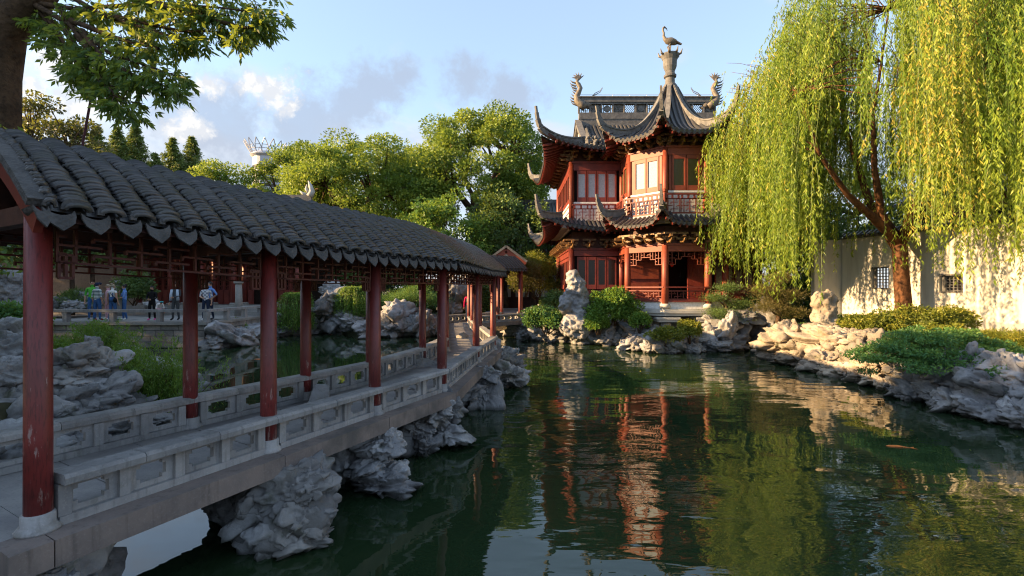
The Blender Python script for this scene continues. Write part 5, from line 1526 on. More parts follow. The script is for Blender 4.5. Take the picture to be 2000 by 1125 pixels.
def balustrade(parent, a, b, z0, z1, wood='red_wood', cells=None, dep=0.05):
    d = (b - a); L = d.length; d = d / L; ex = (d.x, d.y, 0)
    m_ = MB()
    for z in (z0 + 0.03, z1 - 0.035): m_.bar(v3(a, z), v3(b, z), 0.08, 0.07)
    zt = z0 + (z1 - z0) * 0.74
    m_.bar(v3(a, zt), v3(b, zt), 0.05, 0.04)
    r_ = m_.build('balustrade', M[wood], parent)
    n_ = max(2, int(round(L / 0.85))); w_ = L / n_
    for k in range(n_):
        m_ = MB(); lattice(m_, v3(a + d * (k * w_ + 0.03), z0 + 0.06), ex, (0, 0, 1), w_ - 0.06, zt - z0 - 0.07, 0.032, 5, 4, k, dep)
        for q in (0.12, 0.5, 0.88): m_.bar(v3(a + d * (k * w_ + w_ * q), zt), v3(a + d * (k * w_ + w_ * q), z1 - 0.05), dep, 0.09, ex)
        m_.build('lattice_panel', M[wood], r_)
    return r_

# platform of the bay: stone pillars, slab, white plinth
def octpoly(R): return [tuple(ov(R, k)) for k in range(8)]
for k in (-1, 0, 1, 2):
    p_ = ov(RW - 0.1, k)
    m_ = MB(); m_.lathe([(0.30, 0), (0.26, 0.08), (0.25, 0.85), (0.27, 0.9)], (p_.x, p_.y, 0.2), 14); m_.box((p_.x, p_.y, 1.24), (0.95, 0.95, 0.12)); m_.box((p_.x, p_.y, 1.36), (1.1, 1.1, 0.10)); m_.build('stone_pillar', M['pale_stone'], pav)
m_ = MB(); m_.prism(octpoly(RW + 0.42), 1.47, 1.60); m_.prism(octpoly(RW + 0.52), 1.602, 1.72); m_.prism(octpoly(RW + 0.36), 1.722, 1.80); m_.build('stone_cornice', M['pale_stone'], pav)
m_ = MB(); m_.prism(octpoly(RW + 0.20), 1.802, 2.13); m_.build('bay_plinth', M['white_paint'], pav)
m_ = MB(); m_.prism([(MX0 - 0.25, MY0 - 0.25), (MX1 + 0.25, MY0 - 0.25), (MX1 + 0.25, MY1 + 0.25), (MX0 - 0.25, MY1 + 0.25)], 0.2, 2.14); m_.build('main_plinth', M['mottled_plaster'], pav)
m_ = MB(); m_.prism(octpoly(RW + 0.28), 2.132, 2.20); m_.build('veranda_floor', M['red_wood'], pav)

# ground floor of the bay: columns, lintels, fretted valance, low railing, recessed inner wall
def column(p, z0, z1, r, mat='red_wood', base=True):
    m_ = MB(); m_.tube([(p.x, p.y, z0), (p.x, p.y, (z0 + z1) / 2), (p.x, p.y, z1)], [r, r, r * 0.94], 16); c_ = m_.build('column', M[mat], pav, True)
    if base:
        m_ = MB(); m_.lathe([(r * 1.3, 0), (r * 1.65, 0.08), (r * 1.65, 0.16), (r * 1.25, 0.24)], (p.x, p.y, z0 - 0.02), 16); m_.build('column_base', M['pale_stone'], c_, True)
    return c_
for k in range(-2, 4):
    p_ = ov(RW + 0.14, k); column(p_, 1.83, 4.85, 0.16, 'orange_wood')
    p_ = ov(RW, k); column(p_, 6.0, 9.6, 0.14, 'orange_wood', False)
for (k0, k1) in OF:
    a, b = ov(RW + 0.14, k0), ov(RW + 0.14, k1); n_ = face_dir(k0); d = (b - a).normalized()
    m_ = MB(); m_.bar(v3(a, 4.70), v3(b, 4.70), 0.16, 0.28); m_.bar(v3(a, 4.90), v3(b, 4.90), 0.26, 0.09); m_.build('lintel', M['orange_wood'], pav)
    m_ = MB(); L = (b - a).length
    for (s0, s1, hh) in ((0.17, 0.5, 0.62), (0.5, 0.78, 0.36), (0.78, L - 0.78, 0.24), (L - 0.78, L - 0.5, 0.36), (L - 0.5, L - 0.17, 0.62)):
        if s1 > s0: lattice(m_, v3(a + d * s0, 4.55 - hh), (d.x, d.y, 0), (0, 0, 1), s1 - s0, hh, 0.028, max(2, int((s1 - s0) / 0.13)), max(2, int(hh / 0.13)))
    m_.build('valance', M['orange_wood'], pav)
    # low fretted rail with leaning bench top
    m_ = MB(); o_ = n_ * 0.12
    m_.bar(v3(a + o_, 2.84), v3(b + o_, 2.84), 0.12, 0.06); m_.bar(v3(a + o_ * 0.5, 2.66), v3(b + o_ * 0.5, 2.66), 0.07, 0.05); m_.bar(v3(a, 2.24), v3(b, 2.24), 0.10, 0.08)
    lr = m_.build('veranda_rail', M['red_wood'], pav)
    m_ = MB(); lattice(m_, v3(a + d * 0.17, 2.28), (d.x, d.y, 0), (0, 0, 1), L - 0.34, 0.36, 0.03, 12, 3, 2); m_.build('fret', M['red_wood'], lr)
    # brackets
    for q in (0.06, 0.36, 0.64, 0.94):
        brk(pav, a.lerp(b, q), n_, 5.02, 1.0)
    m_ = MB(); m_.bar(v3(a - n_ * 0.1, 5.35), v3(b - n_ * 0.1, 5.35), 0.12, 0.9); m_.build('frieze', M['dark_wood'], pav)
    # upper storey
    a, b = ov(RW, k0), ov(RW, k1)
    m_ = MB(); m_.bar(v3(a - n_ * 0.05, 6.85), v3(b - n_ * 0.05, 6.85), 0.12, 1.10); m_.build('parapet', M['white_paint'], pav)
    m_ = MB(); m_.bar(v3(a, 7.44), v3(b, 7.44), 0.2, 0.09); m_.build('sill', M['white_paint'], pav)
    m_ = MB(); m_.bar(v3(a, 9.38), v3(b, 9.38), 0.2, 0.34); m_.bar(v3(a, 9.60), v3(b, 9.60), 0.30, 0.09); m_.build('head_beam', M['orange_wood'], pav)
    L = (b - a).length
    for q in (0.22, L - 0.22):
        m_ = MB(); m_.bar(v3(a + d * q, 7.49), v3(a + d * q, 9.2), 0.11, 0.13, (d.x, d.y, 0)); m_.build('window_jamb', M['orange_wood'], pav)
    pane = 'pane_pale' if k0 in (-1, 2, 1) else 'blind'
    if k0 == 1: pane = 'pane_pale'
    window_set(pav, a, b, n_, 7.50, 9.20, 2, pane, 0.29, 'orange_wood')
    a2, b2 = ov(RW + 0.42, k0), ov(RW + 0.42, k1)
    m_ = MB(); m_.bar(v3(a2 - n_ * 0.1, 6.20), v3(b2 - n_ * 0.1, 6.20), 0.3, 0.24); m_.build('balcony_edge', M['mottled_plaster'], pav)
    balustrade(pav, a2, b2, 6.33, 7.30)
    for q in (0.06, 0.36, 0.64, 0.94): brk(pav, a.lerp(b, q), n_, 9.72, 0.95)
    m_ = MB(); m_.bar(v3(a - n_ * 0.12, 10.0), v3(b - n_ * 0.12, 10.0), 0.12, 0.8); m_.build('frieze', M['dark_wood'], pav)
for k in range(-2, 4):
    p_ = ov(RW + 0.42, k); m_ = MB(); m_.tube([(p_.x, p_.y, 6.3), (p_.x, p_.y, 7.36)], 0.05, 8); m_.lathe([(0.05, 0), (0.09, 0.05), (0.09, 0.12), (0.03, 0.2)], (p_.x, p_.y, 7.34), 8); m_.build('newel', M['orange_wood'], pav)
m_ = MB(); m_.prism(octpoly(RW + 0.25), 5.9, 6.08); m_.build('balcony_floor', M['mottled_plaster'], pav)
m_ = MB(); m_.prism(octpoly(RW - 0.1), 5.3, 5.36); m_.build('veranda_ceiling', M['dark_wood'], pav)
# recessed wall behind the bay veranda: left panel, dark doorway, right panelled leaf
yi = 27.15
m_ = MB(); m_.box((PC.x - 1.25, yi, 3.4), (2.3, 0.12, 2.6)); m_.build('inner_panel', M['red_wood'], pav)
m_ = MB(); m_.box((PC.x - 1.25, yi - 0.09, 2.65), (1.7, 0.06, 0.85)); m_.box((PC.x - 1.25, yi - 0.09, 3.75), (1.7, 0.05, 0.9)); m_.build('inner_panel', M['orange_wood'], pav)
m_ = MB(); m_.box((PC.x + 0.55, yi + 1.2, 3.4), (1.3, 0.1, 2.7)); m_.build('doorway_shade', M['interior_shade'], pav)  # near-black sheet painting the unlit room beyond the doorway
m_ = MB(); m_.box((PC.x + 1.7, yi, 3.4), (1.0, 0.1, 2.6)); m_.build('door_leaf', M['red_wood'], pav)
m_ = MB(); lattice(m_, (PC.x + 1.3, yi - 0.07, 3.4), (1, 0, 0), (0, 0, 1), 0.8, 1.2, 0.03, 5, 7); m_.build('door_lattice', M['red_wood'], pav)
m_ = MB(); m_.ellipsoid((PC.x + 0.05, 26.2, 4.05), (0.10, 0.10, 0.14), 10, 6); lan = m_.build('lantern', M['lantern_red'], pav, True)
m_ = MB(); m_.tube([(PC.x + 0.05, 26.2, 4.18), (PC.x + 0.05, 26.2, 5.3)], 0.01, 4); m_.build('lantern_cord', M['dark_wood'], lan)

# main body: front wall (left and right wings), side walls
def wing(a, b, nrm, nwin, upper_pane, low_pane):
    d = (b - a); L = d.length; d = d / L
    for (z0, z1, rr) in ((2.16, 5.0, 0.17), (6.0, 9.7, 0.15)):
        for q in (a, b): column(q, z0, z1, rr, 'red_wood' if z0 < 3 else 'orange_wood', z0 < 3)
    m_ = MB(); m_.bar(v3(a - nrm * 0.05, 2.42), v3(b - nrm * 0.05, 2.42), 0.14, 0.56); m_.build('dado', M['red_wood'], pav)
    m_ = MB(); m_.bar(v3(a, 4.70), v3(b, 4.70), 0.18, 0.30); m_.bar(v3(a, 4.92), v3(b, 4.92), 0.28, 0.10); m_.build('lintel', M['red_wood'], pav)
    window_set(pav, a, b, nrm, 2.74, 4.50, nwin, low_pane, 0.28)
    m_ = MB(); m_.bar(v3(a - nrm * 0.1, 3.6), v3(b - nrm * 0.1, 3.6), 0.05, 1.9); m_.build('shade_backing', M['interior_shade'], pav)  # near-black sheet behind the panes, room darkness as colour
    m_ = MB(); m_.bar(v3(a - nrm * 0.1, 5.4), v3(b - nrm * 0.1, 5.4), 0.12, 0.95); m_.build('frieze', M['dark_wood'], pav)
    m_ = MB(); m_.bar(v3(a - nrm * 0.05, 6.75), v3(b - nrm * 0.05, 6.75), 0.12, 1.30); m_.build('parapet', M['white_paint'], pav)
    m_ = MB(); m_.bar(v3(a, 7.44), v3(b, 7.44), 0.2, 0.09); m_.build('sill', M['white_paint'], pav)
    window_set(pav, a, b, nrm, 7.50, 9.20, nwin, upper_pane, 0.28)
    m_ = MB(); m_.bar(v3(a - nrm * 0.1, 8.3), v3(b - nrm * 0.1, 8.3), 0.05, 1.9); m_.build('shade_backing', M['interior_shade'], pav)  # same painted room darkness behind the upper panes
    m_ = MB(); m_.bar(v3(a, 9.40), v3(b, 9.40), 0.2, 0.38); m_.bar(v3(a, 9.65), v3(b, 9.65), 0.30, 0.10); m_.build('head_beam', M['red_wood'], pav)
    m_ = MB(); m_.bar(v3(a - nrm * 0.12, 10.1), v3(b - nrm * 0.12, 10.1), 0.12, 0.9); m_.build('frieze', M['dark_wood'], pav)
    a2, b2 = a + nrm * 0.5, b + nrm * 0.5
    m_ = MB(); m_.bar(v3(a2 - nrm * 0.2, 6.20), v3(b2 - nrm * 0.2, 6.20), 0.45, 0.24); m_.build('balcony_edge', M['mottled_plaster'], pav)
    balustrade(pav, a2, b2, 6.33, 7.30)
    kb = max(3, int(L / 0.8))
    for q in range(kb + 1):
        brk(pav, a.lerp(b, q / kb), nrm, 5.02, 1.0); brk(pav, a.lerp(b, q / kb), nrm, 9.8, 1.0)
bl = PC.x - 2.36
wing(Vector((MX0, MY0)), Vector((bl - 0.02, MY0)), Vector((0, -1)), 4, 'pane_pale', 'pane_dark')
wing(Vector((PC.x + 2.38, MY0)), Vector((MX1, MY0)), Vector((0, -1)), 4, 'pane_pale', 'pane_dark')
wing(Vector((MX0, MY1)), Vector((MX0, MY0)), Vector((-1, 0)), 8, 'pane_dark', 'pane_dark')
wing(Vector((MX1, MY0)), Vector((MX1, MY1)), Vector((1, 0)), 8, 'pane_dark', 'pane_dark')
m_ = MB(); m_.box((mcx, MY1 - 0.1, 6.0), (MX1 - MX0 - 0.3, 0.2, 8.0)); m_.build('rear_wall', M['mottled_plaster'], pav)
m_ = MB(); m_.box((mcx, mcy, 6.02), (MX1 - MX0 - 0.4, MY1 - MY0 - 0.6, 0.1)); m_.box((mcx, mcy, 9.85), (MX1 - MX0 - 0.4, MY1 - MY0 - 0.6, 0.1)); m_.build('floor_slab', M['dark_wood'], pav)

# carved figures on the left end of the front roof slope
rc = random.Random(4)
for k in range(26):
    x = rc.uniform(4.0, 6.2); d = rc.uniform(0.5, 1.9); z = h_main_up(d); y = mcy - hd + d
    m_ = MB(); c = Vector((x, y, z)); hgt = rc.uniform(0.3, 0.6)
    m_.tube([c, c + Vector((rc.uniform(-.12, .12), -0.05, hgt * 0.5)), c + Vector((rc.uniform(-.2, .2), -0.08, hgt))], [0.12, 0.10, 0.04], 6); m_.ellipsoid(c + Vector((rc.uniform(-.1, .1), -0.08, hgt)), (0.09, 0.09, 0.10), 7, 5)
    m_.tube([c + Vector((0, -0.05, hgt * 0.6)), c + Vector((rc.uniform(-.35, .35), -0.1, hgt * rc.uniform(0.5, 1.1)))], [0.05, 0.02], 5)
    m_.build('roof_figure', M['carved_grey'], main_roof, True)
# ------------------------------------------------------------------ foliage helpers
def unit(a): return a / np.maximum(np.linalg.norm(a, axis=1, keepdims=True), 1e-9)
def leaf_cards(C, D, L, Wd, r, flat=None):
    """diamond leaves: base C, direction D, length L, width Wd (arrays); returns V, F (quads)"""
    n = len(C); D = unit(D)
    ref = r.normal(size=(n, 3)) if flat is None else flat + r.normal(size=(n, 3)) * 0.5
    S = unit(np.cross(D, ref)); L = np.broadcast_to(np.asarray(L, float), (n,))[:, None]; Wd = np.broadcast_to(np.asarray(Wd, float), (n,))[:, None]
    V = np.empty((n, 4, 3))
    V[:, 0] = C; V[:, 1] = C + D * L * 0.45 + S * Wd * 0.5; V[:, 2] = C + D * L; V[:, 3] = C + D * L * 0.45 - S * Wd * 0.5
    return V.reshape(-1, 3), np.arange(n * 4).reshape(n, 4)
class Leaves:
    def __init__(self): self.C = []; self.D = []; self.L = []; self.W = []; self.T = []
    def add(self, C, D, L, Wd, T):
        n = len(C); self.C.append(C); self.D.append(D); self.L.append(np.broadcast_to(L, (n,)).astype(float)); self.W.append(np.broadcast_to(Wd, (n,)).astype(float)); self.T.append(np.broadcast_to(T, (n,)).astype(float))
    def mesh(self, name, mat, r):
        C, D, L, Wd, T = (np.concatenate(x) for x in (self.C, self.D, self.L, self.W, self.T))
        V, F = leaf_cards(C, D, L, Wd, r)
        me = mesh_np(name, V, F, False, {'tint': np.clip(T, 0, 1)}); me.materials.append(M[mat]); return me
def clumps(lv, r, centers, cr, per, leaf, asp=0.55, flat=0.6, droop=0.15, tint=(0.5, 0.2)):
    """leaf clumps at centers, denser towards their upper skin"""
    n = len(centers)
    cs = cr * r.uniform(0.6, 1.35, n)
    ct = np.clip(r.normal(tint[0], tint[1], n), 0, 1)
    U = unit(r.normal(size=(n * per, 3))); rad = r.uniform(0.25, 1, n * per) ** 0.5
    O = U * rad[:, None] * np.repeat(cs, per)[:, None]; O[:, 2] *= flat
    C = np.repeat(centers, per, 0) + O
    D = U * 0.8 + r.normal(size=U.shape) * 0.6; D[:, 2] -= droop
    L = leaf * r.uniform(0.65, 1.35, n * per)
    T = np.repeat(ct, per) + r.normal(0, 0.16, n * per)
    lv.add(C, D, L, L * asp, T)
def shell_points(r, n, radii, lo=-0.45, inner=0.55, nz=0.25, seed=0.0):
    U = unit(r.normal(size=(n * 3, 3))); U = U[U[:, 2] > lo][:n]
    f = r.uniform(inner, 1, len(U)) ** 0.6 * (1 + nz * 2.2 * pnoise(U * 1.9 + seed))
    return U * f[:, None] * np.asarray(radii)[None]
def limb(mb, a, b, r0, r1, sag=0.12, n=5, rr=None):
    a, b = Vector(a), Vector(b); mid = (a + b) / 2 + Vector((0, 0, sag * (b - a).length))
    pts = []
    for i in range(n + 1):
        t = i / n; p_ = a.lerp(mid, t).lerp(mid.lerp(b, t), t)
        if rr and 0 < i < n: p_ = p_ + Vector((rr.uniform(-1, 1), rr.uniform(-1, 1), rr.uniform(-1, 1))) * (b - a).length * 0.035
        pts.append(p_)
    mb.tube(pts, [r0 + (r1 - r0) * i / n for i in range(n + 1)], 7)
def broad_tree(name, label, loc, height, radii, seed, mat='leaf_camphor', nclump=150, per=170, cr=0.95, leaf=0.30, trunk_r=0.35, lean=(0, 0), group=None, inner=0.66, trunkmat='bark', extra=None, flat=0.6, tint=(0.5, 0.28), cat='tree'):
    r = np.random.default_rng(seed); rr = random.Random(seed)
    root = empty(name, loc); tag(root, label, cat, group)
    cz = height - radii[2]
    cen = shell_points(r, nclump, radii, -0.5, inner, 0.3, seed * 1.7) + np.array([lean[0], lean[1], cz])
    if extra is not None: cen = np.concatenate([cen, np.asarray(extra, float)])
    lv = Leaves(); clumps(lv, r, cen, cr, per, leaf, 0.55, flat, 0.15, tint)
    cr_o = link('crown', lv.mesh('crown', mat, r), None, root, local=True)
    mb = MB(); fork = Vector((lean[0] * 0.35, lean[1] * 0.35, max(1.2, cz - radii[2] * 0.75)))
    mb.tube([(0, 0, -0.3), (0.05, 0, fork.z * 0.4), fork], [trunk_r * 1.25, trunk_r, trunk_r * 0.85], 10)
    heads = []
    for k in range(6):
        a = 2 * pi * k / 6 + rr.uniform(-0.4, 0.4); h = Vector((lean[0] + cos(a) * radii[0] * 0.45, lean[1] + sin(a) * radii[1] * 0.45, cz + rr.uniform(-0.35, 0.35) * radii[2]))
        limb(mb, fork, h, trunk_r * 0.55, trunk_r * 0.28, 0.05, 5, rr); heads.append(h)
    for c in cen[:: max(1, len(cen) // 48)]:
        c = Vector(c); h = min(heads, key=lambda q: (q - c).length); limb(mb, h, c, trunk_r * 0.24, trunk_r * 0.06, 0.06, 4, rr)
    tr = mb.build('trunk', M[trunkmat], root, True, local=True)
    return root
def bush(name, label, loc, radii, seed, mat, n=60, per=90, cr=0.28, leaf=0.10, group=None, asp=0.5, flat=0.7, lo=-0.1, cat='shrub', tint=(0.5, 0.22), stems=6, inner=0.4):
    r = np.random.default_rng(seed); rr = random.Random(seed)
    root = empty(name, loc); tag(root, label, cat, group)
    cen = shell_points(r, n, radii, lo, inner, 0.25, seed * 1.3) + np.array([0, 0, radii[2] * 0.25])
    lv = Leaves(); clumps(lv, r, cen, cr, per, leaf, asp, flat, 0.1, tint)
    link('foliage', lv.mesh('foliage', mat, r), None, root, local=True)
    mb = MB()
    for k in range(stems):
        c = Vector(cen[k * (len(cen) // stems)]); limb(mb, (rr.uniform(-.15, .15) * radii[0], rr.uniform(-.15, .15) * radii[1], -0.35), c, 0.03, 0.012, 0.1, 4, rr)
    mb.build('stem', M['bark'], root, True, local=True)
    return root

# ------------------------------------------------------------------ trees behind the pond
GB = 'broadleaf trees behind the pond'
p = W(935, 562, 45); broad_tree('camphor_tree', 'tallest spreading tree with open crown just left of the pavilion', (p.x, p.y, 1), 17.6, (6.4, 4.5, 5.6), 1, nclump=135, per=480, cr=1.3, leaf=0.23, trunk_r=0.55, group=GB, inner=0.68)
p = W(690, 562, 43); broad_tree('camphor_tree', 'bright yellow-green rounded tree in the middle of the tree line', (p.x, p.y, 1), 14.6, (5.6, 4.2, 6.0), 2, nclump=120, per=450, cr=1.25, leaf=0.22, trunk_r=0.4, group=GB, tint=(0.62, 0.2))
p = W(795, 562, 50); broad_tree('camphor_tree', 'bushy tree filling the gap left of the tallest tree', (p.x, p.y, 1), 15.4, (4.6, 4.0, 6.0), 3, nclump=95, per=400, cr=1.25, leaf=0.24, trunk_r=0.4, group=GB)
p = W(578, 562, 56); broad_tree('camphor_tree', 'dark-topped tree below the distant lotus-crowned tower', (p.x, p.y, 1), 18.2, (4.2, 4.0, 6.0), 4, nclump=90, per=380, cr=1.25, leaf=0.25, trunk_r=0.4, group=GB, tint=(0.4, 0.2))
p = W(450, 562, 56); broad_tree('camphor_tree', 'low rounded tree left of the dark-topped tree', (p.x, p.y, 1), 15.4, (4.8, 4.0, 5.4), 5, nclump=80, per=340, cr=1.2, leaf=0.25, trunk_r=0.4, group=GB)
p = W(620, 562, 48); broad_tree('camphor_tree', 'lower tree peering over the bridge roof left of the middle tree', (p.x, p.y, 1), 12.6, (4.2, 3.6, 4.8), 6, nclump=80, per=340, cr=1.15, leaf=0.23, trunk_r=0.35, group=GB, tint=(0.55, 0.2))
p = W(870, 562, 38); broad_tree('feathery_tree', 'pale feathery tree behind the ridge of the bridge roof', (p.x, p.y, 1), 8.6, (3.8, 3.0, 3.8), 7, 'leaf_fresh', nclump=120, per=150, cr=0.85, leaf=0.22, trunk_r=0.2, group=GB)
p = W(985, 562, 40); broad_tree('dark_tree', 'dark shaded tree between the bridge end and the pavilion', (p.x, p.y, 1), 9.4, (2.8, 2.6, 4.4), 8, 'leaf_dark', nclump=90, per=150, cr=0.9, leaf=0.24, trunk_r=0.3, group=GB)
p = W(100, 562, 36); broad_tree('thin_tree', 'thin-leaved brownish tree above the bridge roof at the left', (p.x, p.y, 1), 15.0, (3.2, 2.6, 3.2), 9, 'leaf_brown', nclump=70, per=110, cr=0.9, leaf=0.24, trunk_r=0.3, inner=0.6, flat=0.4, group=GB)
for k, (px, Y, h, rad, lab) in enumerate(((60, 37, 9.5, 4.5, 'dark garden tree at far left behind the courtyard wall'), (210, 38, 9.0, 4.0, 'dark garden tree behind the terrace visitors in green and stripes'), (330, 43, 9.0, 4.0, 'dark garden tree rising behind the hall at its left end'), (740, 36, 6.0, 3.0, 'dark garden tree behind the far rockery'), (-110, 34, 10.0, 4.0, 'dark garden tree just outside the left edge'))):
    p = W(px, 562, Y); broad_tree('garden_tree', lab, (p.x, p.y, 1), h, (rad, rad * 0.8, h * 0.42), 20 + k, 'leaf_dark', nclump=80, per=140, cr=0.95, leaf=0.26, trunk_r=0.25, group='dark garden trees')
p = W(1040, 562, 39); broad_tree('dark_tree', 'dark tree half covering the timber house beside the pavilion', (p.x, p.y, 1), 8.0, (1.7, 1.6, 3.4), 12, 'leaf_dark', nclump=60, per=140, cr=0.7, leaf=0.22, trunk_r=0.2, group=GB)
# unseen trees added left of the view to cast shade on bridge, bank and terrace
for k, (x, y, h, rad) in enumerate(((-15.5, 5.5, 6.4, 3.6), (-20.5, 11.0, 5.4, 3.4), (-24.5, 14.5, 5.4, 3.4), (-20.0, 7.2, 10.4, 3.2), (-16.5, -1.0, 9.0, 4.2), (-11.0, 3.2, 5.6, 2.6), (-33.5, 22.0, 9.6, 3.8), (-36, 27, 9.6, 4.0), (-13.0, 0.5, 6.6, 3.4), (-29, 17.5, 7.5, 3.0))):
    broad_tree('shade_tree', 'unseen broad tree added on the left bank to cast shade', (x, y, 1), h, (rad, rad, h * 0.42), 30 + k, 'leaf_camphor', nclump=90, per=110, cr=1.1, leaf=0.36, trunk_r=0.35, group='unseen shade trees on the left bank')
p = W(1530, 562, 27); broad_tree('dark_tree', 'dark brownish garden tree between the pavilion and the white wall', (p.x - 0.3, p.y, 0.9), 5.6, (2.3, 1.8, 2.0), 41, 'leaf_brown', nclump=80, per=120, cr=0.6, leaf=0.14, trunk_r=0.16)
for k, (x, y, h, rad) in enumerate(((17.5, 38, 11.0, 3.6), (24.0, 36, 10, 4.0))):
    broad_tree('dark_tree', ('tree' if k else 'shaded tree') + ' standing beyond the white wall behind the willow', (x, y, 1), h, (rad, rad, h * 0.42), 50 + k, 'leaf_dark', nclump=90, per=140, cr=1.0, leaf=0.26, trunk_r=0.3, group='trees beyond the white wall')

# hedges closing the garden behind the far shore
for k, (x, y, rx, rz, lab) in enumerate(((-9.5, 36.0, 3.0, 2.4, 'dark hedge behind the far rockery seen under the bridge roof'), (-5.5, 35.5, 2.6, 2.2, 'dark hedge right of the far rockery seen under the bridge roof'), (-2.8, 33.5, 1.6, 1.6, 'low dark hedge just left of the gabled corridor'), (16.5, 29.0, 2.6, 2.2, 'dark hedge between the pavilion and the white wall'), (13.2, 26.0, 1.2, 1.2, 'low dark hedge beside the pavilion plinth at right'), (-28, 36, 4, 3.2, 'tall dark hedge over the courtyard wall'))):
    bush('hedge', lab, (x, y, 1.0), (rx, rx * 0.6, rz), 400 + k, 'leaf_dark', 110, 110, 0.5, 0.2, 'hedges closing the garden', lo=-0.3, inner=0.5)
# conifers on the skyline
def conifer(label, loc, h, rad, seed):
    r = np.random.default_rng(seed); root = empty('conifer', loc); tag(root, label, 'tree', 'conifers on the skyline')
    lv = Leaves(); mb = MB(); mb.tube([(0, 0, -0.3), (0, 0, h * 0.5), (0, 0, h)], [0.28, 0.16, 0.02], 7)
    nw = int(h / 0.45)
    for i in range(nw):
        z = h * (0.22 + 0.78 * i / nw); rr_ = min(rad, 0.36 * (h - z)) + 0.06
        for a in r.uniform(0, 2 * pi, 9):
            ln = rr_ * r.uniform(0.7, 1.15); tip = np.array([cos(a) * ln, sin(a) * ln, z + 0.12 * ln]); m = int(26 + 34 * ln)
            t = r.uniform(0.1, 1, m)[:, None]; C = np.array([0, 0, z]) * (1 - t) + tip * t + r.normal(size=(m, 3)) * (0.04 + 0.09 * ln)
            D = np.array([cos(a), sin(a), -0.3]) + r.normal(size=(m, 3)) * 0.7
            lv.add(C, D, 0.30 * r.uniform(0.6, 1.2, m), 0.11, r.normal(0.5, 0.25, m))
            if i % 3 == 0: mb.tube([(0, 0, z - 0.1), tuple(tip)], [0.05, 0.015], 5, False)
    link('crown', lv.mesh('crown', 'leaf_conifer', r), None, root, local=True); mb.build('trunk', M['bark'], root, True, local=True)
for k, (px, top, Y, rad, lab) in enumerate(((190, 243, 55, 2.6, 'leftmost conifer on the skyline, broad and yellowish'), (230, 246, 58, 2.4, 'second conifer from the left on the skyline'), (265, 240, 60, 2.5, 'third conifer from the left, close beside the second'), (303, 296, 56, 2.2, 'short conifer in the dip of the skyline'),
                                          (336, 266, 58, 2.2, 'fifth conifer from the left, slim and tall'), (375, 264, 60, 1.5, 'slimmest conifer at the right end of the row'))):
    p = W(px, top, Y); conifer(lab, (p.x, p.y, 1.0), p.z - 1.0, rad, 60 + k)

# ------------------------------------------------------------------ weeping willow
wb = Vector((15.95, 20.3, 1.0))
r = np.random.default_rng(77); rr = random.Random(77)
wil = empty('willow_tree', tuple(wb)); tag(wil, 'great weeping willow with long yellow-green strands before the white wall', 'tree')
mb = MB()
fk = W(1757, 475, 20.3) - wb
mb.tube([(0, 0, -0.4), (0.0, 0, 0.3), tuple(Vector((0.02, 0, 1.2))), tuple(fk * 0.75), tuple(fk)], [0.42, 0.33, 0.29, 0.27, 0.26], 12)
limbs = [[fk, W(1722, 420, 20.2) - wb, W(1708, 330, 20.0) - wb, W(1705, 230, 20.0) - wb, W(1722, 120, 20) - wb, W(1735, 20, 20) - wb], [fk, W(1705, 425, 19.8) - wb, W(1655, 380, 19.2) - wb, W(1600, 300, 18.6) - wb, W(1560, 180, 18) - wb],
         [fk, W(1800, 410, 20.6) - wb, W(1850, 300, 20.8) - wb, W(1880, 160, 21) - wb], [fk * 0.9, W(1700, 400, 22) - wb, W(1650, 250, 23) - wb, W(1640, 120, 24) - wb], [fk, W(1800, 380, 18.5) - wb, W(1870, 250, 17) - wb, W(1930, 120, 16) - wb]]
for L_ in limbs: mb.tube(L_, [0.22, 0.16, 0.11, 0.07, 0.045, 0.03][:len(L_)], 9)
lv = Leaves(); stems = MB()
NCL = 460
ang = r.uniform(0, 2 * pi, NCL); rad = 7.9 * np.sqrt(r.uniform(0.03, 1, NCL))
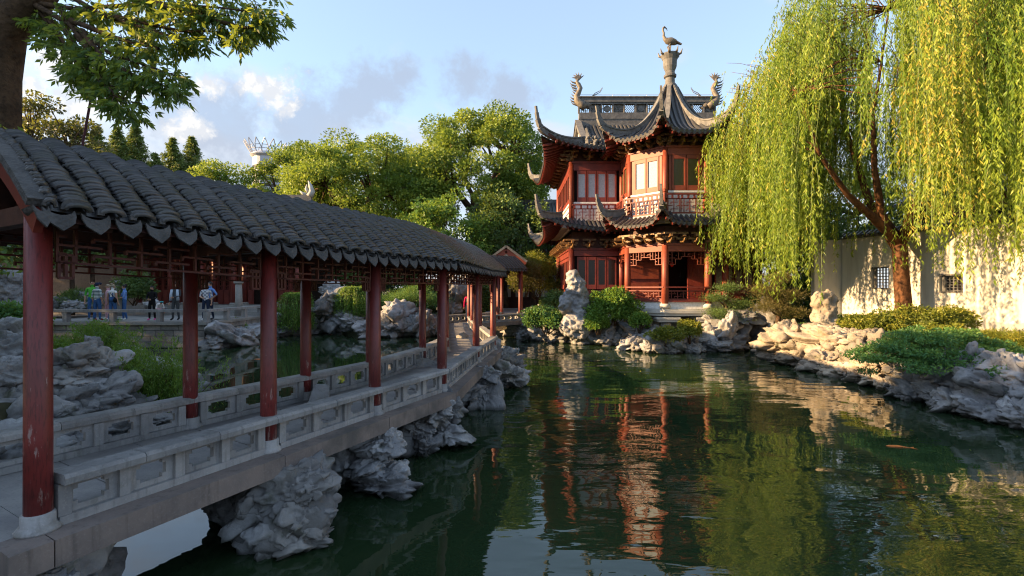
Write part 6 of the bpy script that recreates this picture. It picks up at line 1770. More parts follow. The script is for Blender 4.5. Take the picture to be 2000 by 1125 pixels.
for k in range(NCL):
    cx_, cy_ = rad[k] * cos(ang[k]), rad[k] * sin(ang[k])
    if cy_ > 4.2 and rr.random() < 0.35: continue
    ztop = 15.6 - 0.115 * rad[k] ** 2 + r.normal(0, 0.5)
    src = Vector((cx_ * 0.72, cy_ * 0.72, ztop - 0.9))
    if k % 2 == 0 and rad[k] > 1.5:
        hd_ = min((q for L_ in limbs for q in L_[1:]), key=lambda q: (q - src).length); limb(mb, hd_, src, 0.028, 0.012, 0.12, 5, rr); limb(mb, src, (cx_, cy_, ztop), 0.012, 0.006, 0.15, 3, rr)
    ns = rr.randint(7, 22)
    tb = r.normal(0.52, 0.2)
    if pnoise(np.array([[cx_ * 0.55, cy_ * 0.55, 3.3]]))[0] < -0.30: continue
    pxk = (wb.x + cx_) / (wb.y + cy_) * FPX + 1000
    if pxk < 1590: zlow = 1.3 + r.uniform(0, 1) ** 1.5 * 3.4
    elif pxk < 1800: zlow = (5.0 + r.uniform(0, 4.0)) if rr.random() < 0.6 else 2.2 + r.uniform(0, 2.4)
    else: zlow = (3.2 + r.uniform(0, 3.2)) if rr.random() < 0.5 else 1.7 + r.uniform(0, 1.8)
    if cy_ > 0: zlow += 0.8
    if 1650 < pxk < 1755 and cy_ < 3 and rr.random() < 0.5: continue
    if rr.random() < 0.5: ztop -= r.uniform(0, 4.5)
    if ztop - zlow < 2.0: continue
    wl = 18.05 - (wb.y + cy_ - 17.0) * 0.2466
    if wb.x + cx_ > wl - 0.35: zlow = max(zlow, 5.5 + r.uniform(0, 2))
    for s in range(ns):
        x0, y0 = cx_ + r.normal(0, 0.30), cy_ + r.normal(0, 0.30); z0 = ztop + r.normal(0, 0.5); ln = (z0 - zlow) * (1 - 0.5 * r.uniform(0, 1) ** 2)
        wx = wb.x + x0; wy = wb.y + y0
        if wx / wy * FPX + 1000 < 1375 + rr.gauss(0, 15): continue
        m = int(ln / 0.066)
        if m < 6: continue
        t = np.sort(r.uniform(0, 1, m)); sw = r.normal(0, 0.25, 2)
        C = np.empty((m, 3)); arc = 0.7 * (1 - (1 - np.minimum(1, t * 2.5)) ** 3); un = max(0.5, rad[k]); C[:, 0] = x0 + cx_ / un * (arc - 0.7) + sw[0] * t ** 2 + 0.06 * np.sin(t * 9 + s); C[:, 1] = y0 + cy_ / un * (arc - 0.7) + sw[1] * t ** 2 + 0.06 * np.cos(t * 8 + s); C[:, 2] = z0 - ln * t + 0.3 * (1 - t) ** 4 * 0
        a = r.uniform(0, 2 * pi, m); D = np.stack([np.cos(a) * 0.55, np.sin(a) * 0.55, -np.ones(m)], -1) + r.normal(size=(m, 3)) * 0.18
        lv.add(C, D, 0.19 * r.uniform(0.6, 1.2, m), 0.040, r.normal(tb, 0.17, m))
        if s % 2 == 0: stems.tube([tuple(C[0]), tuple(C[m // 2]), tuple(C[-1])], [0.008, 0.006, 0.004], 3, False)
link('crown', lv.mesh('crown', 'leaf_willow', r), None, wil, local=True)
mb.build('trunk', M['willow_bark'], wil, True, local=True)
stems.build('strands', M['leaf_willow'], wil, False, local=True)

# ------------------------------------------------------------------ tree overhanging from the upper left
ot = empty('overhanging_tree', (-7.75, 7.6, 1.0)); tag(ot, 'big tree at upper left with a thick trunk and drooping pinnate branches', 'tree')
r = np.random.default_rng(5); rr = random.Random(5)
mb = MB()
ob = ot.location
Q = lambda px, py, Y: W(px, py, Y) - ob
mb.tube([(-1.6, 0, -0.3), Q(-150, 520, 7.7), Q(-60, 380, 7.7), Q(2, 255, 7.7), Q(2, 150, 7.7), Q(12, 60, 7.6), Q(60, 5, 7.5), Q(120, -80, 7.3)], [0.36, 0.32, 0.28, 0.24, 0.24, 0.25, 0.24, 0.2], 14)
mb.tube([Q(12, 60, 7.6), Q(-40, -30, 7.7), Q(-90, -140, 7.8)], [0.22, 0.2, 0.15], 10)
BR = [[(60, 5, 7.5), (150, 18, 7.1), (300, 5, 6.7), (430, 15, 6.4), (535, 30, 6.3)], [(70, 10, 7.4), (150, 55, 7.0), (215, 105, 6.7), (290, 130, 6.4), (352, 150, 6.3)], [(110, 10, 7.2), (165, 85, 6.9), (195, 150, 6.6), (225, 185, 6.4), (245, 205, 6.4)],
      [(150, 18, 7.1), (260, 40, 6.8), (350, 60, 6.6), (430, 62, 6.5)], [(120, -80, 7.3), (250, -40, 6.9), (400, -20, 6.6), (520, 0, 6.4)], [(100, -30, 7.3), (200, 30, 6.9), (300, 60, 6.6), (360, 80, 6.5)], [(80, 10, 7.5), (110, 60, 7.3), (140, 110, 7.1), (170, 150, 7.0)],
      [(60, 0, 7.5), (90, 40, 7.4), (100, 80, 7.3)], [(300, 5, 6.7), (420, 40, 6.5), (480, 55, 6.4), (520, 45, 6.4)], [(120, -80, 7.3), (230, -60, 7.1), (330, -50, 6.9)], [(200, -20, 7.0), (330, 15, 6.6), (440, 30, 6.5)], [(140, 40, 7.0), (230, 75, 6.7), (310, 95, 6.5)], [(160, 60, 6.9), (205, 120, 6.6), (280, 155, 6.5), (335, 172, 6.4)],
      [(130, 60, 7.1), (165, 120, 6.8), (205, 170, 6.6)], [(150, 70, 7.0), (185, 110, 6.8), (250, 140, 6.6)]]
lv = Leaves()
for bi, b in enumerate(BR):
    pts = [Q(*q) for q in b]
    mb.tube(pts, [0.045, 0.03, 0.02, 0.012, 0.006][:len(pts)], 6, False)
    seg = len(pts) - 1
    for k in range(38 if seg >= 3 else 28):
        t = rr.uniform(0.12, 1.0) * seg; i = min(seg - 1, int(t)); base = pts[i].lerp(pts[i + 1], t - i)
        dirb = (pts[i + 1] - pts[i]).normalized()
        tw = (dirb * 0.8 + Vector((rr.gauss(0, 0.55), rr.gauss(0, 0.55), rr.gauss(-0.15, 0.4)))).normalized(); tl_ = rr.uniform(0.08, 0.28)
        tip = base + tw * tl_; mb.tube([base, base + tw * tl_ * 0.6 + Vector((0, 0, 0.02)), tip], [0.006, 0.005, 0.003], 4, False)
        for c in range(rr.randint(2, 3)):
            cd = (tw * 0.5 + Vector((rr.gauss(0, 0.6), rr.gauss(0, 0.6), rr.gauss(-0.45, 0.35)))).normalized(); cl = rr.uniform(0.12, 0.24); p0 = base.lerp(tip, rr.uniform(0.4, 1.0)); tb = rr.gauss(0.45, 0.2)
            side = cd.cross(Vector((rr.gauss(0, 1), rr.gauss(0, 1), rr.gauss(0, 1)))).normalized()
            C, D = [], []
            for q in range(3):
                for sd in (-1, 1):
                    C.append(list(p0 + cd * cl * (0.3 + 0.28 * q))); D.append(list(cd * 0.75 + side * 0.75 * sd + Vector((0, 0, -0.3))))
            C.append(list(p0 + cd * cl * 0.95)); D.append(list(cd + Vector((0, 0, -0.2))))
            lv.add(np.array(C), np.array(D), r.uniform(0.085, 0.145, 7), r.uniform(0.030, 0.044, 7), r.normal(tb, 0.14, 7))
# ivy along the trunk and the crown overhead, above the picture
n = 900; t = r.uniform(0, 1, n); C = np.stack([r.normal(-0.12, 0.26, n), r.normal(-0.25, 0.15, n), 2.0 + 2.2 * t], -1); lv.add(C, r.normal(size=(n, 3)) + np.array([0, -0.4, -0.6]), r.uniform(0.07, 0.13, n), r.uniform(0.05, 0.08, n), r.normal(0.4, 0.2, n))
cen = shell_points(r, 80, (4.0, 3.6, 1.5), -0.6, 0.3) + np.array([-0.6, 0.2, 8.6]); clumps(lv, r, cen, 0.7, 90, 0.16, 0.4, 0.7)
link('crown', lv.mesh('crown', 'leaf_over', r), None, ot, local=True)
for c in cen[::6]: limb(mb, Q(60, -60, 7.4), tuple(c), 0.10, 0.02, 0.05, 4, rr)
mb.build('trunk', M['bark'], ot, True, local=True)
m_ = MB(); m_.tube([W(158, 300, 6.9), W(180, 180, 7.0), W(199, 55, 7.1)], 0.016, 6); o = m_.build('guy_rope', M['rope_red']); tag(o, 'thin dark red guy rope slanting from the bridge roof up to the branch', 'rope')

# ------------------------------------------------------------------ shrubs
def at(px, py, Y): p = W(px, py, Y); return (p.x, p.y, p.z)
bush('leafy_shrub', 'big green leafy shrub right of the standing scholar rock', at(1198, 622, 24.3), (1.15, 0.8, 1.15), 100, 'leaf_fresh', 110, 130, 0.34, 0.13)
bush('leafy_shrub', 'small green shrub low in front of the big leafy shrub', at(1168, 640, 23.8), (0.6, 0.5, 0.5), 101, 'leaf_fresh', 40, 80, 0.25, 0.12)
bush('creeping_shrub', 'dark creeping shrub spilling over rocks left of the scholar rock', at(1068, 640, 25.2), (1.2, 0.7, 0.85), 102, 'leaf_maple', 80, 110, 0.30, 0.11)
bush('creeping_shrub', 'upper dark creeper against the stair ramp', at(1090, 602, 26.8), (0.9, 0.6, 0.75), 103, 'leaf_dark', 60, 100, 0.3, 0.11)
bush('yellow_shrub', 'yellow-green shrub on the rock point below the pavilion', at(1298, 662, 21.2), (0.75, 0.5, 0.36), 104, 'leaf_yellow', 60, 90, 0.22, 0.10)
bush('yellow_shrub', 'upright yellow-green shrub before the pavilion pillar', at(1345, 656, 21.4), (0.5, 0.4, 0.5), 105, 'leaf_yellow', 60, 90, 0.2, 0.09)
bush('leafy_shrub', 'small fresh shrub between the rocks and the pavilion cornice', at(1250, 638, 22.8), (0.45, 0.4, 0.5), 106, 'leaf_fresh', 30, 70, 0.2, 0.11)
def pine(label, loc, pads, seed, mat='leaf_dark', cat='tree'):
    r = np.random.default_rng(seed); rr = random.Random(seed); root = empty('garden_pine', loc); tag(root, label, cat)
    lv = Leaves(); mb = MB(); top = max(p_[2] for p_ in pads)
    mb.tube([(0, 0, -0.4), (0.1, 0, top * 0.4), (-0.05, 0, top * 0.75), (0.0, 0, top)], [0.12, 0.1, 0.07, 0.03], 8)
    for (x, y, z, rx, rz) in pads:
        n = int(4200 * rx * rx) + 500; U = r.normal(size=(n, 3)) * np.array([rx * 0.45, rx * 0.45, rz * 0.4]); C = U + np.array([x, y, z]); D = U / rx + np.array([0, 0, 0.5]) + r.normal(size=(n, 3)) * 0.5
        lv.add(C, D, 0.10 * r.uniform(0.6, 1.2, n), 0.018, r.normal(0.45, 0.22, n)); limb(mb, (0, 0, z * 0.7), (x, y, z - 0.05), 0.05, 0.02, 0.05, 4, rr)
    link('crown', lv.mesh('crown', mat, r), None, root, local=True); mb.build('trunk', M['bark'], root, True, local=True)
pine('dark layered pine at the right corner of the pavilion veranda', (9.9, 23.1, 0.9), [(0.0, -0.2, 1.9, 0.6, 0.25), (-0.45, 0, 1.45, 0.6, 0.22), (0.5, 0, 1.15, 0.7, 0.25), (-0.3, -0.1, 0.75, 0.7, 0.25), (0.3, -0.2, 0.45, 0.7, 0.22), (0.9, 0.1, 0.75, 0.6, 0.2)], 110)
pine('brownish clipped pine left of the slender scholar rock', (10.95, 20.6, 1.0), [(0.0, 0, 2.2, 0.6, 0.3), (-0.5, 0, 1.7, 0.65, 0.3), (0.45, 0, 1.5, 0.7, 0.3), (-0.4, -0.1, 1.0, 0.65, 0.25), (0.5, -0.2, 0.8, 0.7, 0.25), (0.0, 0.2, 1.25, 0.6, 0.25)], 111, 'leaf_brown')
pine('low spreading pine above the far rockery', at(800, 600, 30), [(0, 0, 0.75, 1.1, 0.4), (-1.0, 0, 0.5, 0.95, 0.35), (1.0, 0, 0.55, 0.95, 0.35), (0.3, 0.3, 1.05, 0.8, 0.3), (1.7, 0.2, 0.4, 0.7, 0.3)], 112, 'leaf_maple')
# maple spilling over the right bank
def maple(label, loc, radii, n, per, seed, leaf=0.068, mat='leaf_maple'):
    r = np.random.default_rng(seed); rr = random.Random(seed); root = empty('maple_shrub', loc); tag(root, label, 'shrub')
    lv = Leaves(); mb = MB()
    U = r.uniform(-1, 1, (n, 3)); U = U[(U ** 2).sum(1) < 1.1]; cen = U * np.array(radii); cen[:, 2] = np.abs(cen[:, 2]) * 0.8 - 0.35 * (cen[:, 0] ** 2 / radii[0] ** 2 + np.clip(-cen[:, 1], 0, 9) / radii[1]) * radii[2] * 1.3
    clumps(lv, r, cen, 0.24, per, leaf, 0.5, 0.26, 0.3, (0.5, 0.3))
    for c in cen[::5]: limb(mb, (0.1, 0.3, -0.4), tuple(c), 0.025, 0.006, 0.2, 5, rr)
    link('foliage', lv.mesh('foliage', mat, r), None, root, local=True); mb.build('stem', M['bark'], root, True, local=True)
maple('spreading green maple spilling over the right bank rocks', (10.75, 12.5, 1.2), (2.1, 1.25, 0.75), 360, 120, 120)
maple('smaller green maple right of the spreading maple', (11.9, 12.5, 1.2), (1.0, 0.8, 0.4), 90, 100, 121)
for k, (px, py, Y, rx, rz, mt, lab) in enumerate(((1800, 640, 16.5, 1.1, 0.55, 'leaf_yellow', 'yellow-green shrub right of the willow trunk'), (1735, 645, 16.5, 0.8, 0.45, 'leaf_yellow', 'yellow-green shrub left of the willow trunk'), (1860, 640, 16.8, 0.8, 0.5, 'leaf_yellow', 'yellow-green shrub nearest the white wall base'), (1690, 640, 17.0, 0.7, 0.3, 'leaf_yellow', 'low groundcover patch between scholar rock and willow'),
                                           (1660, 640, 18.5, 0.9, 0.3, 'leaf_fresh', 'low green groundcover at the foot of the white wall'), (1830, 665, 14.5, 0.8, 0.35, 'leaf_yellow', 'yellow-green shrub just behind the green maple'), (1560, 650, 20.2, 0.7, 0.25, 'leaf_fresh', 'low green tuft on the rocks right of the cave'))):
    bush('low_shrub', lab, at(px, py, Y), (rx, rx * 0.7, rz), 130 + k, mt, int(40 + 30 * rx), 90, 0.2, 0.085, 'low shrubs around the willow', cat='shrub')
for k, (px, Y, lab) in enumerate(((1915, 15.6, 'left clipped grassy mound under the wall'), (1945, 15.2, 'second clipped grassy mound under the wall'), (1975, 14.8, 'third clipped grassy mound under the wall'), (2005, 14.4, 'clipped grassy mound cut by the right picture edge'))):
    p = W(px, 562, Y); bush('grass_mound', lab, (p.x, p.y, 1.15), (0.36, 0.34, 0.26), 150 + k, 'leaf_yellow', 40, 90, 0.12, 0.12, 'clipped mounds under the wall', asp=0.12, cat='plant')
bush('bamboo_clump', 'yellow bamboo clump behind the bridge end', at(1050, 575, 33), (1.6, 1.0, 2.2), 160, 'leaf_yellow', 90, 110, 0.45, 0.2, asp=0.16, cat='plant')
bush('bamboo_clump', 'tawny bamboo beside the gabled corridor', at(1025, 570, 32), (0.8, 0.8, 1.6), 161, 'leaf_brown', 60, 100, 0.4, 0.2, asp=0.16, cat='plant')
# weeping jasmine, feathery plumes, terrace plants
def weeping(label, loc, w, h, n, seed, mat='leaf_fresh'):
    r = np.random.default_rng(seed); root = empty('weeping_shrub', loc); tag(root, label, 'shrub'); lv = Leaves(); mb = MB()
    for k in range(n):
        a = r.uniform(0, 2 * pi); ln = h * r.uniform(0.6, 1.05); ro = w * r.uniform(0.15, 1); m = int(ln * 26); t = np.linspace(0, 1, m)
        R_t = ro * np.minimum(1, t * 2.2) ** 0.7
        C = np.stack([R_t * cos(a), R_t * sin(a) * 0.7, 0.25 * np.sin(np.minimum(1, t * 2.2) * pi) - ln * np.clip(t - 0.2, 0, 1)], -1) + r.normal(size=(m, 3)) * 0.03
        D = np.stack([np.full(m, cos(a) * 0.4), np.full(m, sin(a) * 0.4), -np.ones(m)], -1) + r.normal(size=(m, 3)) * 0.5
        lv.add(C, D, 0.13 * r.uniform(0.6, 1.2, m), 0.035, r.normal(0.5, 0.22, m))
        if k % 4 == 0: mb.tube([(0, 0, -0.1), tuple(C[m // 3]), tuple(C[-1])], 0.008, 4, False)
    link('foliage', lv.mesh('foliage', mat, r), None, root, local=True); mb.build('stem', M['bark'], root, False, local=True)
weeping('bright weeping shrub trailing to the water behind the second rear column', at(580, 580, 29.0), 1.25, 2.3, 330, 170)
weeping('weeping shrub trailing between the two far rockeries', at(692, 568, 30.0), 1.25, 1.9, 330, 171)
def plumes(label, loc, rx, h, n, seed, mat='leaf_fresh', name='feathery_shrub'):
    r = np.random.default_rng(seed); root = empty(name, loc); tag(root, label, 'shrub'); lv = Leaves(); mb = MB()
    for k in range(n):
        x, y = r.normal(0, rx * 0.5, 2); y *= 0.6; hh = h * r.uniform(0.45, 1.1) * (1 - 0.3 * min(1, abs(x) / rx)); lean = r.normal(0, 0.22, 2); m = int(170 * hh) + 30; t = r.uniform(0, 1, m)
        spread = 0.16 * (1 - t) ** 0.8 * hh + 0.015
        C = np.stack([x + lean[0] * hh * t, y + lean[1] * hh * t, hh * t], -1) + r.normal(size=(m, 3)) * spread[:, None]
        D = np.stack([r.normal(0, 0.6, m), r.normal(0, 0.6, m), np.full(m, 0.8)], -1); lv.add(C, D, 0.10 * r.uniform(0.5, 1.2, m), 0.016, r.normal(0.55, 0.22, m))
        mb.tube([(x * 0.5, y * 0.5, -0.2), (x + lean[0] * hh * 0.6, y + lean[1] * hh * 0.6, hh * 0.7)], [0.012, 0.004], 4, False)
    link('foliage', lv.mesh('foliage', mat, r), None, root, local=True); mb.build('stem', M['bark'], root, False, local=True)
plumes('bright feathery shrub behind the near railing, right of the left bank rocks', at(285, 800, 10.4), 0.85, 1.45, 90, 180)
plumes('feathery shrub rising behind the left bank rocks', at(195, 720, 11.2), 0.9, 1.05, 80, 181)
plumes('small feathery tuft on top of the left bank rocks', at(110, 715, 10.4), 0.5, 0.55, 26, 182)
bush('leafy_shrub', 'dark leafy shrub at the left edge below the terrace', at(15, 650, 16.5), (1.2, 0.8, 0.8), 183, 'leaf_maple', 60, 90, 0.3, 0.12)
bush('leafy_shrub', 'dark shrub beside the stone post on the terrace', at(262, 585, 28.6), (0.9, 0.7, 1.3), 184, 'leaf_dark', 60, 90, 0.35, 0.14)
bush('strap_plant', 'strap-leaved plant on the terrace left of the visitors', at(143, 598, 27), (0.8, 0.6, 0.6), 185, 'leaf_dark', 40, 70, 0.3, 0.35, asp=0.09, cat='plant')
bush('low_shrub', 'grassy tuft above the boulders at the terrace corner', at(450, 640, 26.5), (0.9, 0.5, 0.35), 186, 'leaf_fresh', 40, 80, 0.2, 0.1, cat='shrub')
for k, (px, Y, lab) in enumerate(((140, 29.5, 'leaning bare trunk at left on the terrace'), (180, 30.0, 'straight dark trunk behind the green-shirted visitor'), (60, 29, 'dark trunk beside the scholar rock on the terrace'))):
    p = W(px, 562, Y); broad_tree('terrace_tree', lab, (p.x, p.y, 1.1), 5.2, (1.9, 1.5, 1.3), 190 + k, 'leaf_dark', nclump=40, per=100, cr=0.6, leaf=0.18, trunk_r=0.13, group='small trees on the terrace')
plumes('feathery tuft between the left bank rocks and the near railing', at(60, 790, 9.3), 0.5, 0.7, 30, 187)
bush('leafy_shrub', 'leafy shrub spilling between rocks right of the sunlit bank', at(1700, 700, 15.2), (0.5, 0.4, 0.3), 188, 'leaf_maple', 36, 80, 0.16, 0.07)
bush('leafy_shrub', 'small fern tuft hanging over rocks at the right edge', at(1965, 745, 10.9), (0.4, 0.35, 0.25), 189, 'leaf_maple', 30, 80, 0.14, 0.07)
bush('leafy_shrub', 'small fern tuft on rocks just right of the cave', at(1530, 655, 20.0), (0.5, 0.4, 0.3), 210, 'leaf_dark', 30, 80, 0.16, 0.08)
# grass and ground cover on the right bank
r = np.random.default_rng(300); n = 26000
X = r.uniform(10.9, 18.2, n); Y = r.uniform(9.5, 26, n); sd = poly_sdf(X, Y, POND); keep = (sd > 0.7) & (fbm(np.stack([X * 0.5, Y * 0.5, X * 0], -1), 2) > -0.12); X, Y = X[keep], Y[keep]
C = np.stack([X, Y, ground_z(X, Y) - 0.02], -1); D = np.stack([r.normal(0, 0.4, len(X)), r.normal(0, 0.4, len(X)), np.ones(len(X))], -1)
lv = Leaves(); lv.add(C, D, r.uniform(0.06, 0.16, len(X)), 0.02, r.uniform(0, 1, len(X)))
o = link('grass', lv.mesh('grass', 'grass', r)); tag(o, 'short grass and moss on the right bank under the willow', 'grass', kind='stuff')

# koi
def koi(label, px, py):
    Y = EYE * FPX / (py - 562.5); p = W(px, py, Y); m_ = MB()
    m_.tube([(-0.19, 0, 0), (-0.14, 0.01, 0), (0, 0.02, 0.0), (0.10, 0.0, 0), (0.16, -0.015, 0)], [0.01, 0.032, 0.042, 0.022, 0.010], 8)
    o = m_.build('koi_fish', M['koi_orange'], None, True); o.location = (p.x, p.y, 0.005); o.rotation_euler = (0, 0, -0.25); o.scale = (1, 1, 0.5); tag(o, label, 'fish')
    m_ = MB(); m_.add([(0.15, -0.012, 0), (0.25, 0.05, 0.004), (0.22, -0.02, 0.004), (0.26, -0.085, 0.004), (0.15, -0.012, -0.008), (0.25, 0.05, -0.002), (0.22, -0.02, -0.002), (0.26, -0.085, -0.002)], [(0, 2, 1), (0, 3, 2), (4, 5, 6), (4, 6, 7), (0, 1, 5, 4), (1, 2, 6, 5), (2, 3, 7, 6), (3, 0, 4, 7)]); m_.build('tail', M['koi_orange'], o, local=True)
koi('orange koi swimming near the right bank rocks', 1755, 873)
koi('orange koi swimming behind the second red column', 505, 702)

# a few leaves floating on the pond
r = np.random.default_rng(500); n = 160; X = r.uniform(-2, 10, n); Y = r.uniform(4.5, 20, n); keep = poly_sdf(X, Y, POND) < -0.5; X, Y = X[keep], Y[keep]
lv = Leaves(); lv.add(np.stack([X, Y, np.full(len(X), 0.004)], -1), np.stack([r.normal(size=len(X)), r.normal(size=len(X)), np.zeros(len(X))], -1), r.uniform(0.03, 0.08, len(X)), 0.022, r.uniform(0, 1, len(X)))
o = link('floating_leaves', lv.mesh('floating_leaves', 'leaf_yellow', r)); tag(o, 'fallen willow leaves floating on the pond', 'leaves', kind='stuff')
# ------------------------------------------------------------------ visitors
def person(label, loc, rz, h, top, bottom, shoe, hair='hair_dark', arms=('hang', 'hang'), sleeve='short', stride=0.06, hairstyle='short', extras=(), bend=0.0, child=False, skirt=None, group='visitors on the terrace'):
    k = h / 1.72
    J = {'pelvis': (0, 0, 0.94), 'spine': (0, 0.0, 1.12), 'chest': (0, 0.01, 1.32), 'neck': (0, 0.01, 1.47), 'head0': (0, -0.01, 1.55), 'head1': (0, -0.02, 1.63), 'head2': (0, -0.005, 1.69)}
    if bend:
        for n_ in ('spine', 'chest', 'neck', 'head0', 'head1', 'head2'):
            x, y, z = J[n_]; d = z - 0.94; J[n_] = (x, y - d * sin(bend), 0.94 + d * cos(bend))
    for s, sg in (('L', -1), ('R', 1)):
        cx_, cy_, cz_ = J['chest']
        J['sh' + s] = (sg * 0.175, cy_, cz_ + 0.08)
        J['hip' + s] = (sg * 0.085, 0, 0.90)
        st = stride * sg
        J['knee' + s] = (sg * 0.095, -0.02 + st * 0.5, 0.49); J['ank' + s] = (sg * 0.10, 0.03 + st, 0.085); J['toe' + s] = (sg * 0.12, -0.13 + st, 0.035)
        a = arms[0] if s == 'L' else arms[1]; sx, sy, sz = J['sh' + s]
        if a == 'hang': J['elb' + s] = (sg * 0.235, sy + 0.03, sz - 0.29); J['wri' + s] = (sg * 0.25, sy - 0.04, sz - 0.54); J['hand' + s] = (sg * 0.245, sy - 0.07, sz - 0.63)
        elif a == 'hip': J['elb' + s] = (sg * 0.40, sy + 0.06, sz - 0.24); J['wri' + s] = (sg * 0.22, sy - 0.06, sz - 0.42); J['hand' + s] = (sg * 0.155, sy - 0.09, sz - 0.44)
        elif a == 'chin': J['elb' + s] = (sg * 0.20, sy - 0.16, sz - 0.24); J['wri' + s] = (sg * 0.08, sy - 0.22, sz - 0.02); J['hand' + s] = (sg * 0.04, sy - 0.18, sz + 0.06)
        elif a == 'front': J['elb' + s] = (sg * 0.22, sy - 0.05, sz - 0.27); J['wri' + s] = (sg * 0.09, sy - 0.26, sz - 0.33); J['hand' + s] = (sg * 0.03, sy - 0.29, sz - 0.34)
        elif a == 'point': J['elb' + s] = (sg * 0.24, sy - 0.22, sz - 0.16); J['wri' + s] = (sg * 0.22, sy - 0.46, sz - 0.10); J['hand' + s] = (sg * 0.21, sy - 0.54, sz - 0.09)
    RAD = {'pelvis': (0.145, 0.11), 'spine': (0.125, 0.095), 'chest': (0.155, 0.105), 'neck': (0.052, 0.052), 'head0': (0.068, 0.082), 'head1': (0.080, 0.098), 'head2': (0.055, 0.070)}
    for s in 'LR':
        RAD.update({'sh' + s: (0.062, 0.062), 'elb' + s: (0.043, 0.043), 'wri' + s: (0.030, 0.030), 'hand' + s: (0.030, 0.022), 'hip' + s: (0.092, 0.092), 'knee' + s: (0.060, 0.060), 'ank' + s: (0.044, 0.044), 'toe' + s: (0.038, 0.030)})
    E = [('pelvis', 'spine', 'top'), ('spine', 'chest', 'top'), ('chest', 'neck', 'top'), ('neck', 'head0', 'skin'), ('head0', 'head1', 'skin'), ('head1', 'head2', 'skin')]
    for s in 'LR':
        E += [('chest', 'sh' + s, 'top'), ('sh' + s, 'elb' + s, 'top' if sleeve != 'none' else 'skin'), ('elb' + s, 'wri' + s, 'top' if sleeve == 'long' else 'skin'), ('wri' + s, 'hand' + s, 'skin'), ('pelvis', 'hip' + s, 'bottom'), ('hip' + s, 'knee' + s, 'bottom'), ('knee' + s, 'ank' + s, 'bottom'), ('ank' + s, 'toe' + s, 'shoe')]
    names = list(J); idx_ = {n_: i for i, n_ in enumerate(names)}
    me = bpy.data.meshes.new('tmp_body'); me.from_pydata([J[n_] for n_ in names], [(idx_[a], idx_[b]) for a, b, _ in E], [])
    o = bpy.data.objects.new('tmp_body', me); COL.objects.link(o)
    sm = o.modifiers.new('skin', 'SKIN'); sm.use_smooth_shade = True
    sk = me.skin_vertices[0].data
    for n_ in names: sk[idx_[n_]].radius = RAD[n_]; sk[idx_[n_]].use_root = (n_ == 'pelvis')
    sb = o.modifiers.new('sub', 'SUBSURF'); sb.levels = 2; sb.render_levels = 2
    dg = bpy.context.evaluated_depsgraph_get(); dg.update()
    bm_ = bpy.data.meshes.new_from_object(o.evaluated_get(dg)); bpy.data.objects.remove(o); bpy.data.meshes.remove(me)
    V = np.array([v.co[:] for v in bm_.vertices]); Fc = [tuple(p_.vertices) for p_ in bm_.polygons]
    cen = np.array([p_.center[:] for p_ in bm_.polygons]); bpy.data.meshes.remove(bm_)
    best = np.full(len(cen), 9.0); zone = np.zeros(len(cen), int); zn = ['skin', 'top', 'bottom', 'shoe']
    for a, b, z in E:
        A, B = np.array(J[a]), np.array(J[b]); d = B - A; t = np.clip(((cen - A) @ d) / (d @ d), 0, 1); dist = np.linalg.norm(cen - A - t[:, None] * d, axis=1) / np.mean(RAD[a])
        m_ = dist < best; best[m_] = dist[m_]; zone[m_] = zn.index(z)
    low_z = cen[:, 2] < 0.955
    zone[(zone == 1) & low_z & (np.abs(cen[:, 0]) < 0.17)] = 2
    mb = MB(); mb.v = [tuple(v) for v in V]; mb.f = list(Fc); zl = list(zone)
    # fingers and thumb on each hand, nose and ears on the head
    for s, sg in (('L', -1), ('R', 1)):
        w_, hd_ = Vector(J['wri' + s]), Vector(J['hand' + s]); d = (hd_ - w_).normalized(); sd = d.cross(Vector((0, -1, 0.3))).normalized()
        for q in range(5):
            nf = len(mb.f); ln = (0.05, 0.075, 0.082, 0.076, 0.06)[q]; o_ = (q - 2.0) * 0.016
            if q == 0: base = hd_ - d * 0.03 + sd * -0.028; tip = base + d * 0.045 - sd * 0.03
            else: base = hd_ + sd * o_; tip = base + d * ln + Vector((0, -0.012, 0))
            mb.tube([base, base.lerp(tip, 0.5) + Vector((0, -0.006, 0)), tip], [0.0095, 0.009, 0.006], 5); zl += [0] * (len(mb.f) - nf)
    hc = Vector(J['head1']); nf = len(mb.f)
    fwd = Vector((0, -cos(bend), -sin(bend))); upv = Vector((0, -sin(bend), cos(bend)))
    mb.tube([hc + fwd * 0.088 + upv * 0.02, hc + fwd * 0.115 - upv * 0.012, hc + fwd * 0.09 - upv * 0.02], [0.008, 0.014, 0.010], 6)
    for sg in (-1, 1): mb.ellipsoid(hc + Vector((sg * 0.082, 0.005, 0)), (0.012, 0.022, 0.032), 6, 4)
    zl += [0] * (len(mb.f) - nf)
    root = empty('person', loc, rz); root.scale = (k, k, k); tag(root, label, 'person', group)
    me = mb.mesh('body', True)
    for z in ('skin', top, bottom, shoe): me.materials.append(M[z])
    me.polygons.foreach_set('material_index', np.array(zl, dtype=np.int32)); me.update()
    link('body', me, None, root, local=True)
    # face: eyes and mouth
    m_ = MB()
    for sg in (-1, 1): m_.ellipsoid(hc + fwd * 0.092 + Vector((sg * 0.032, 0, 0)) + upv * 0.018, (0.012, 0.008, 0.007), 6, 4)
    m_.build('eyes', M['hair_dark'], root, True, local=True)
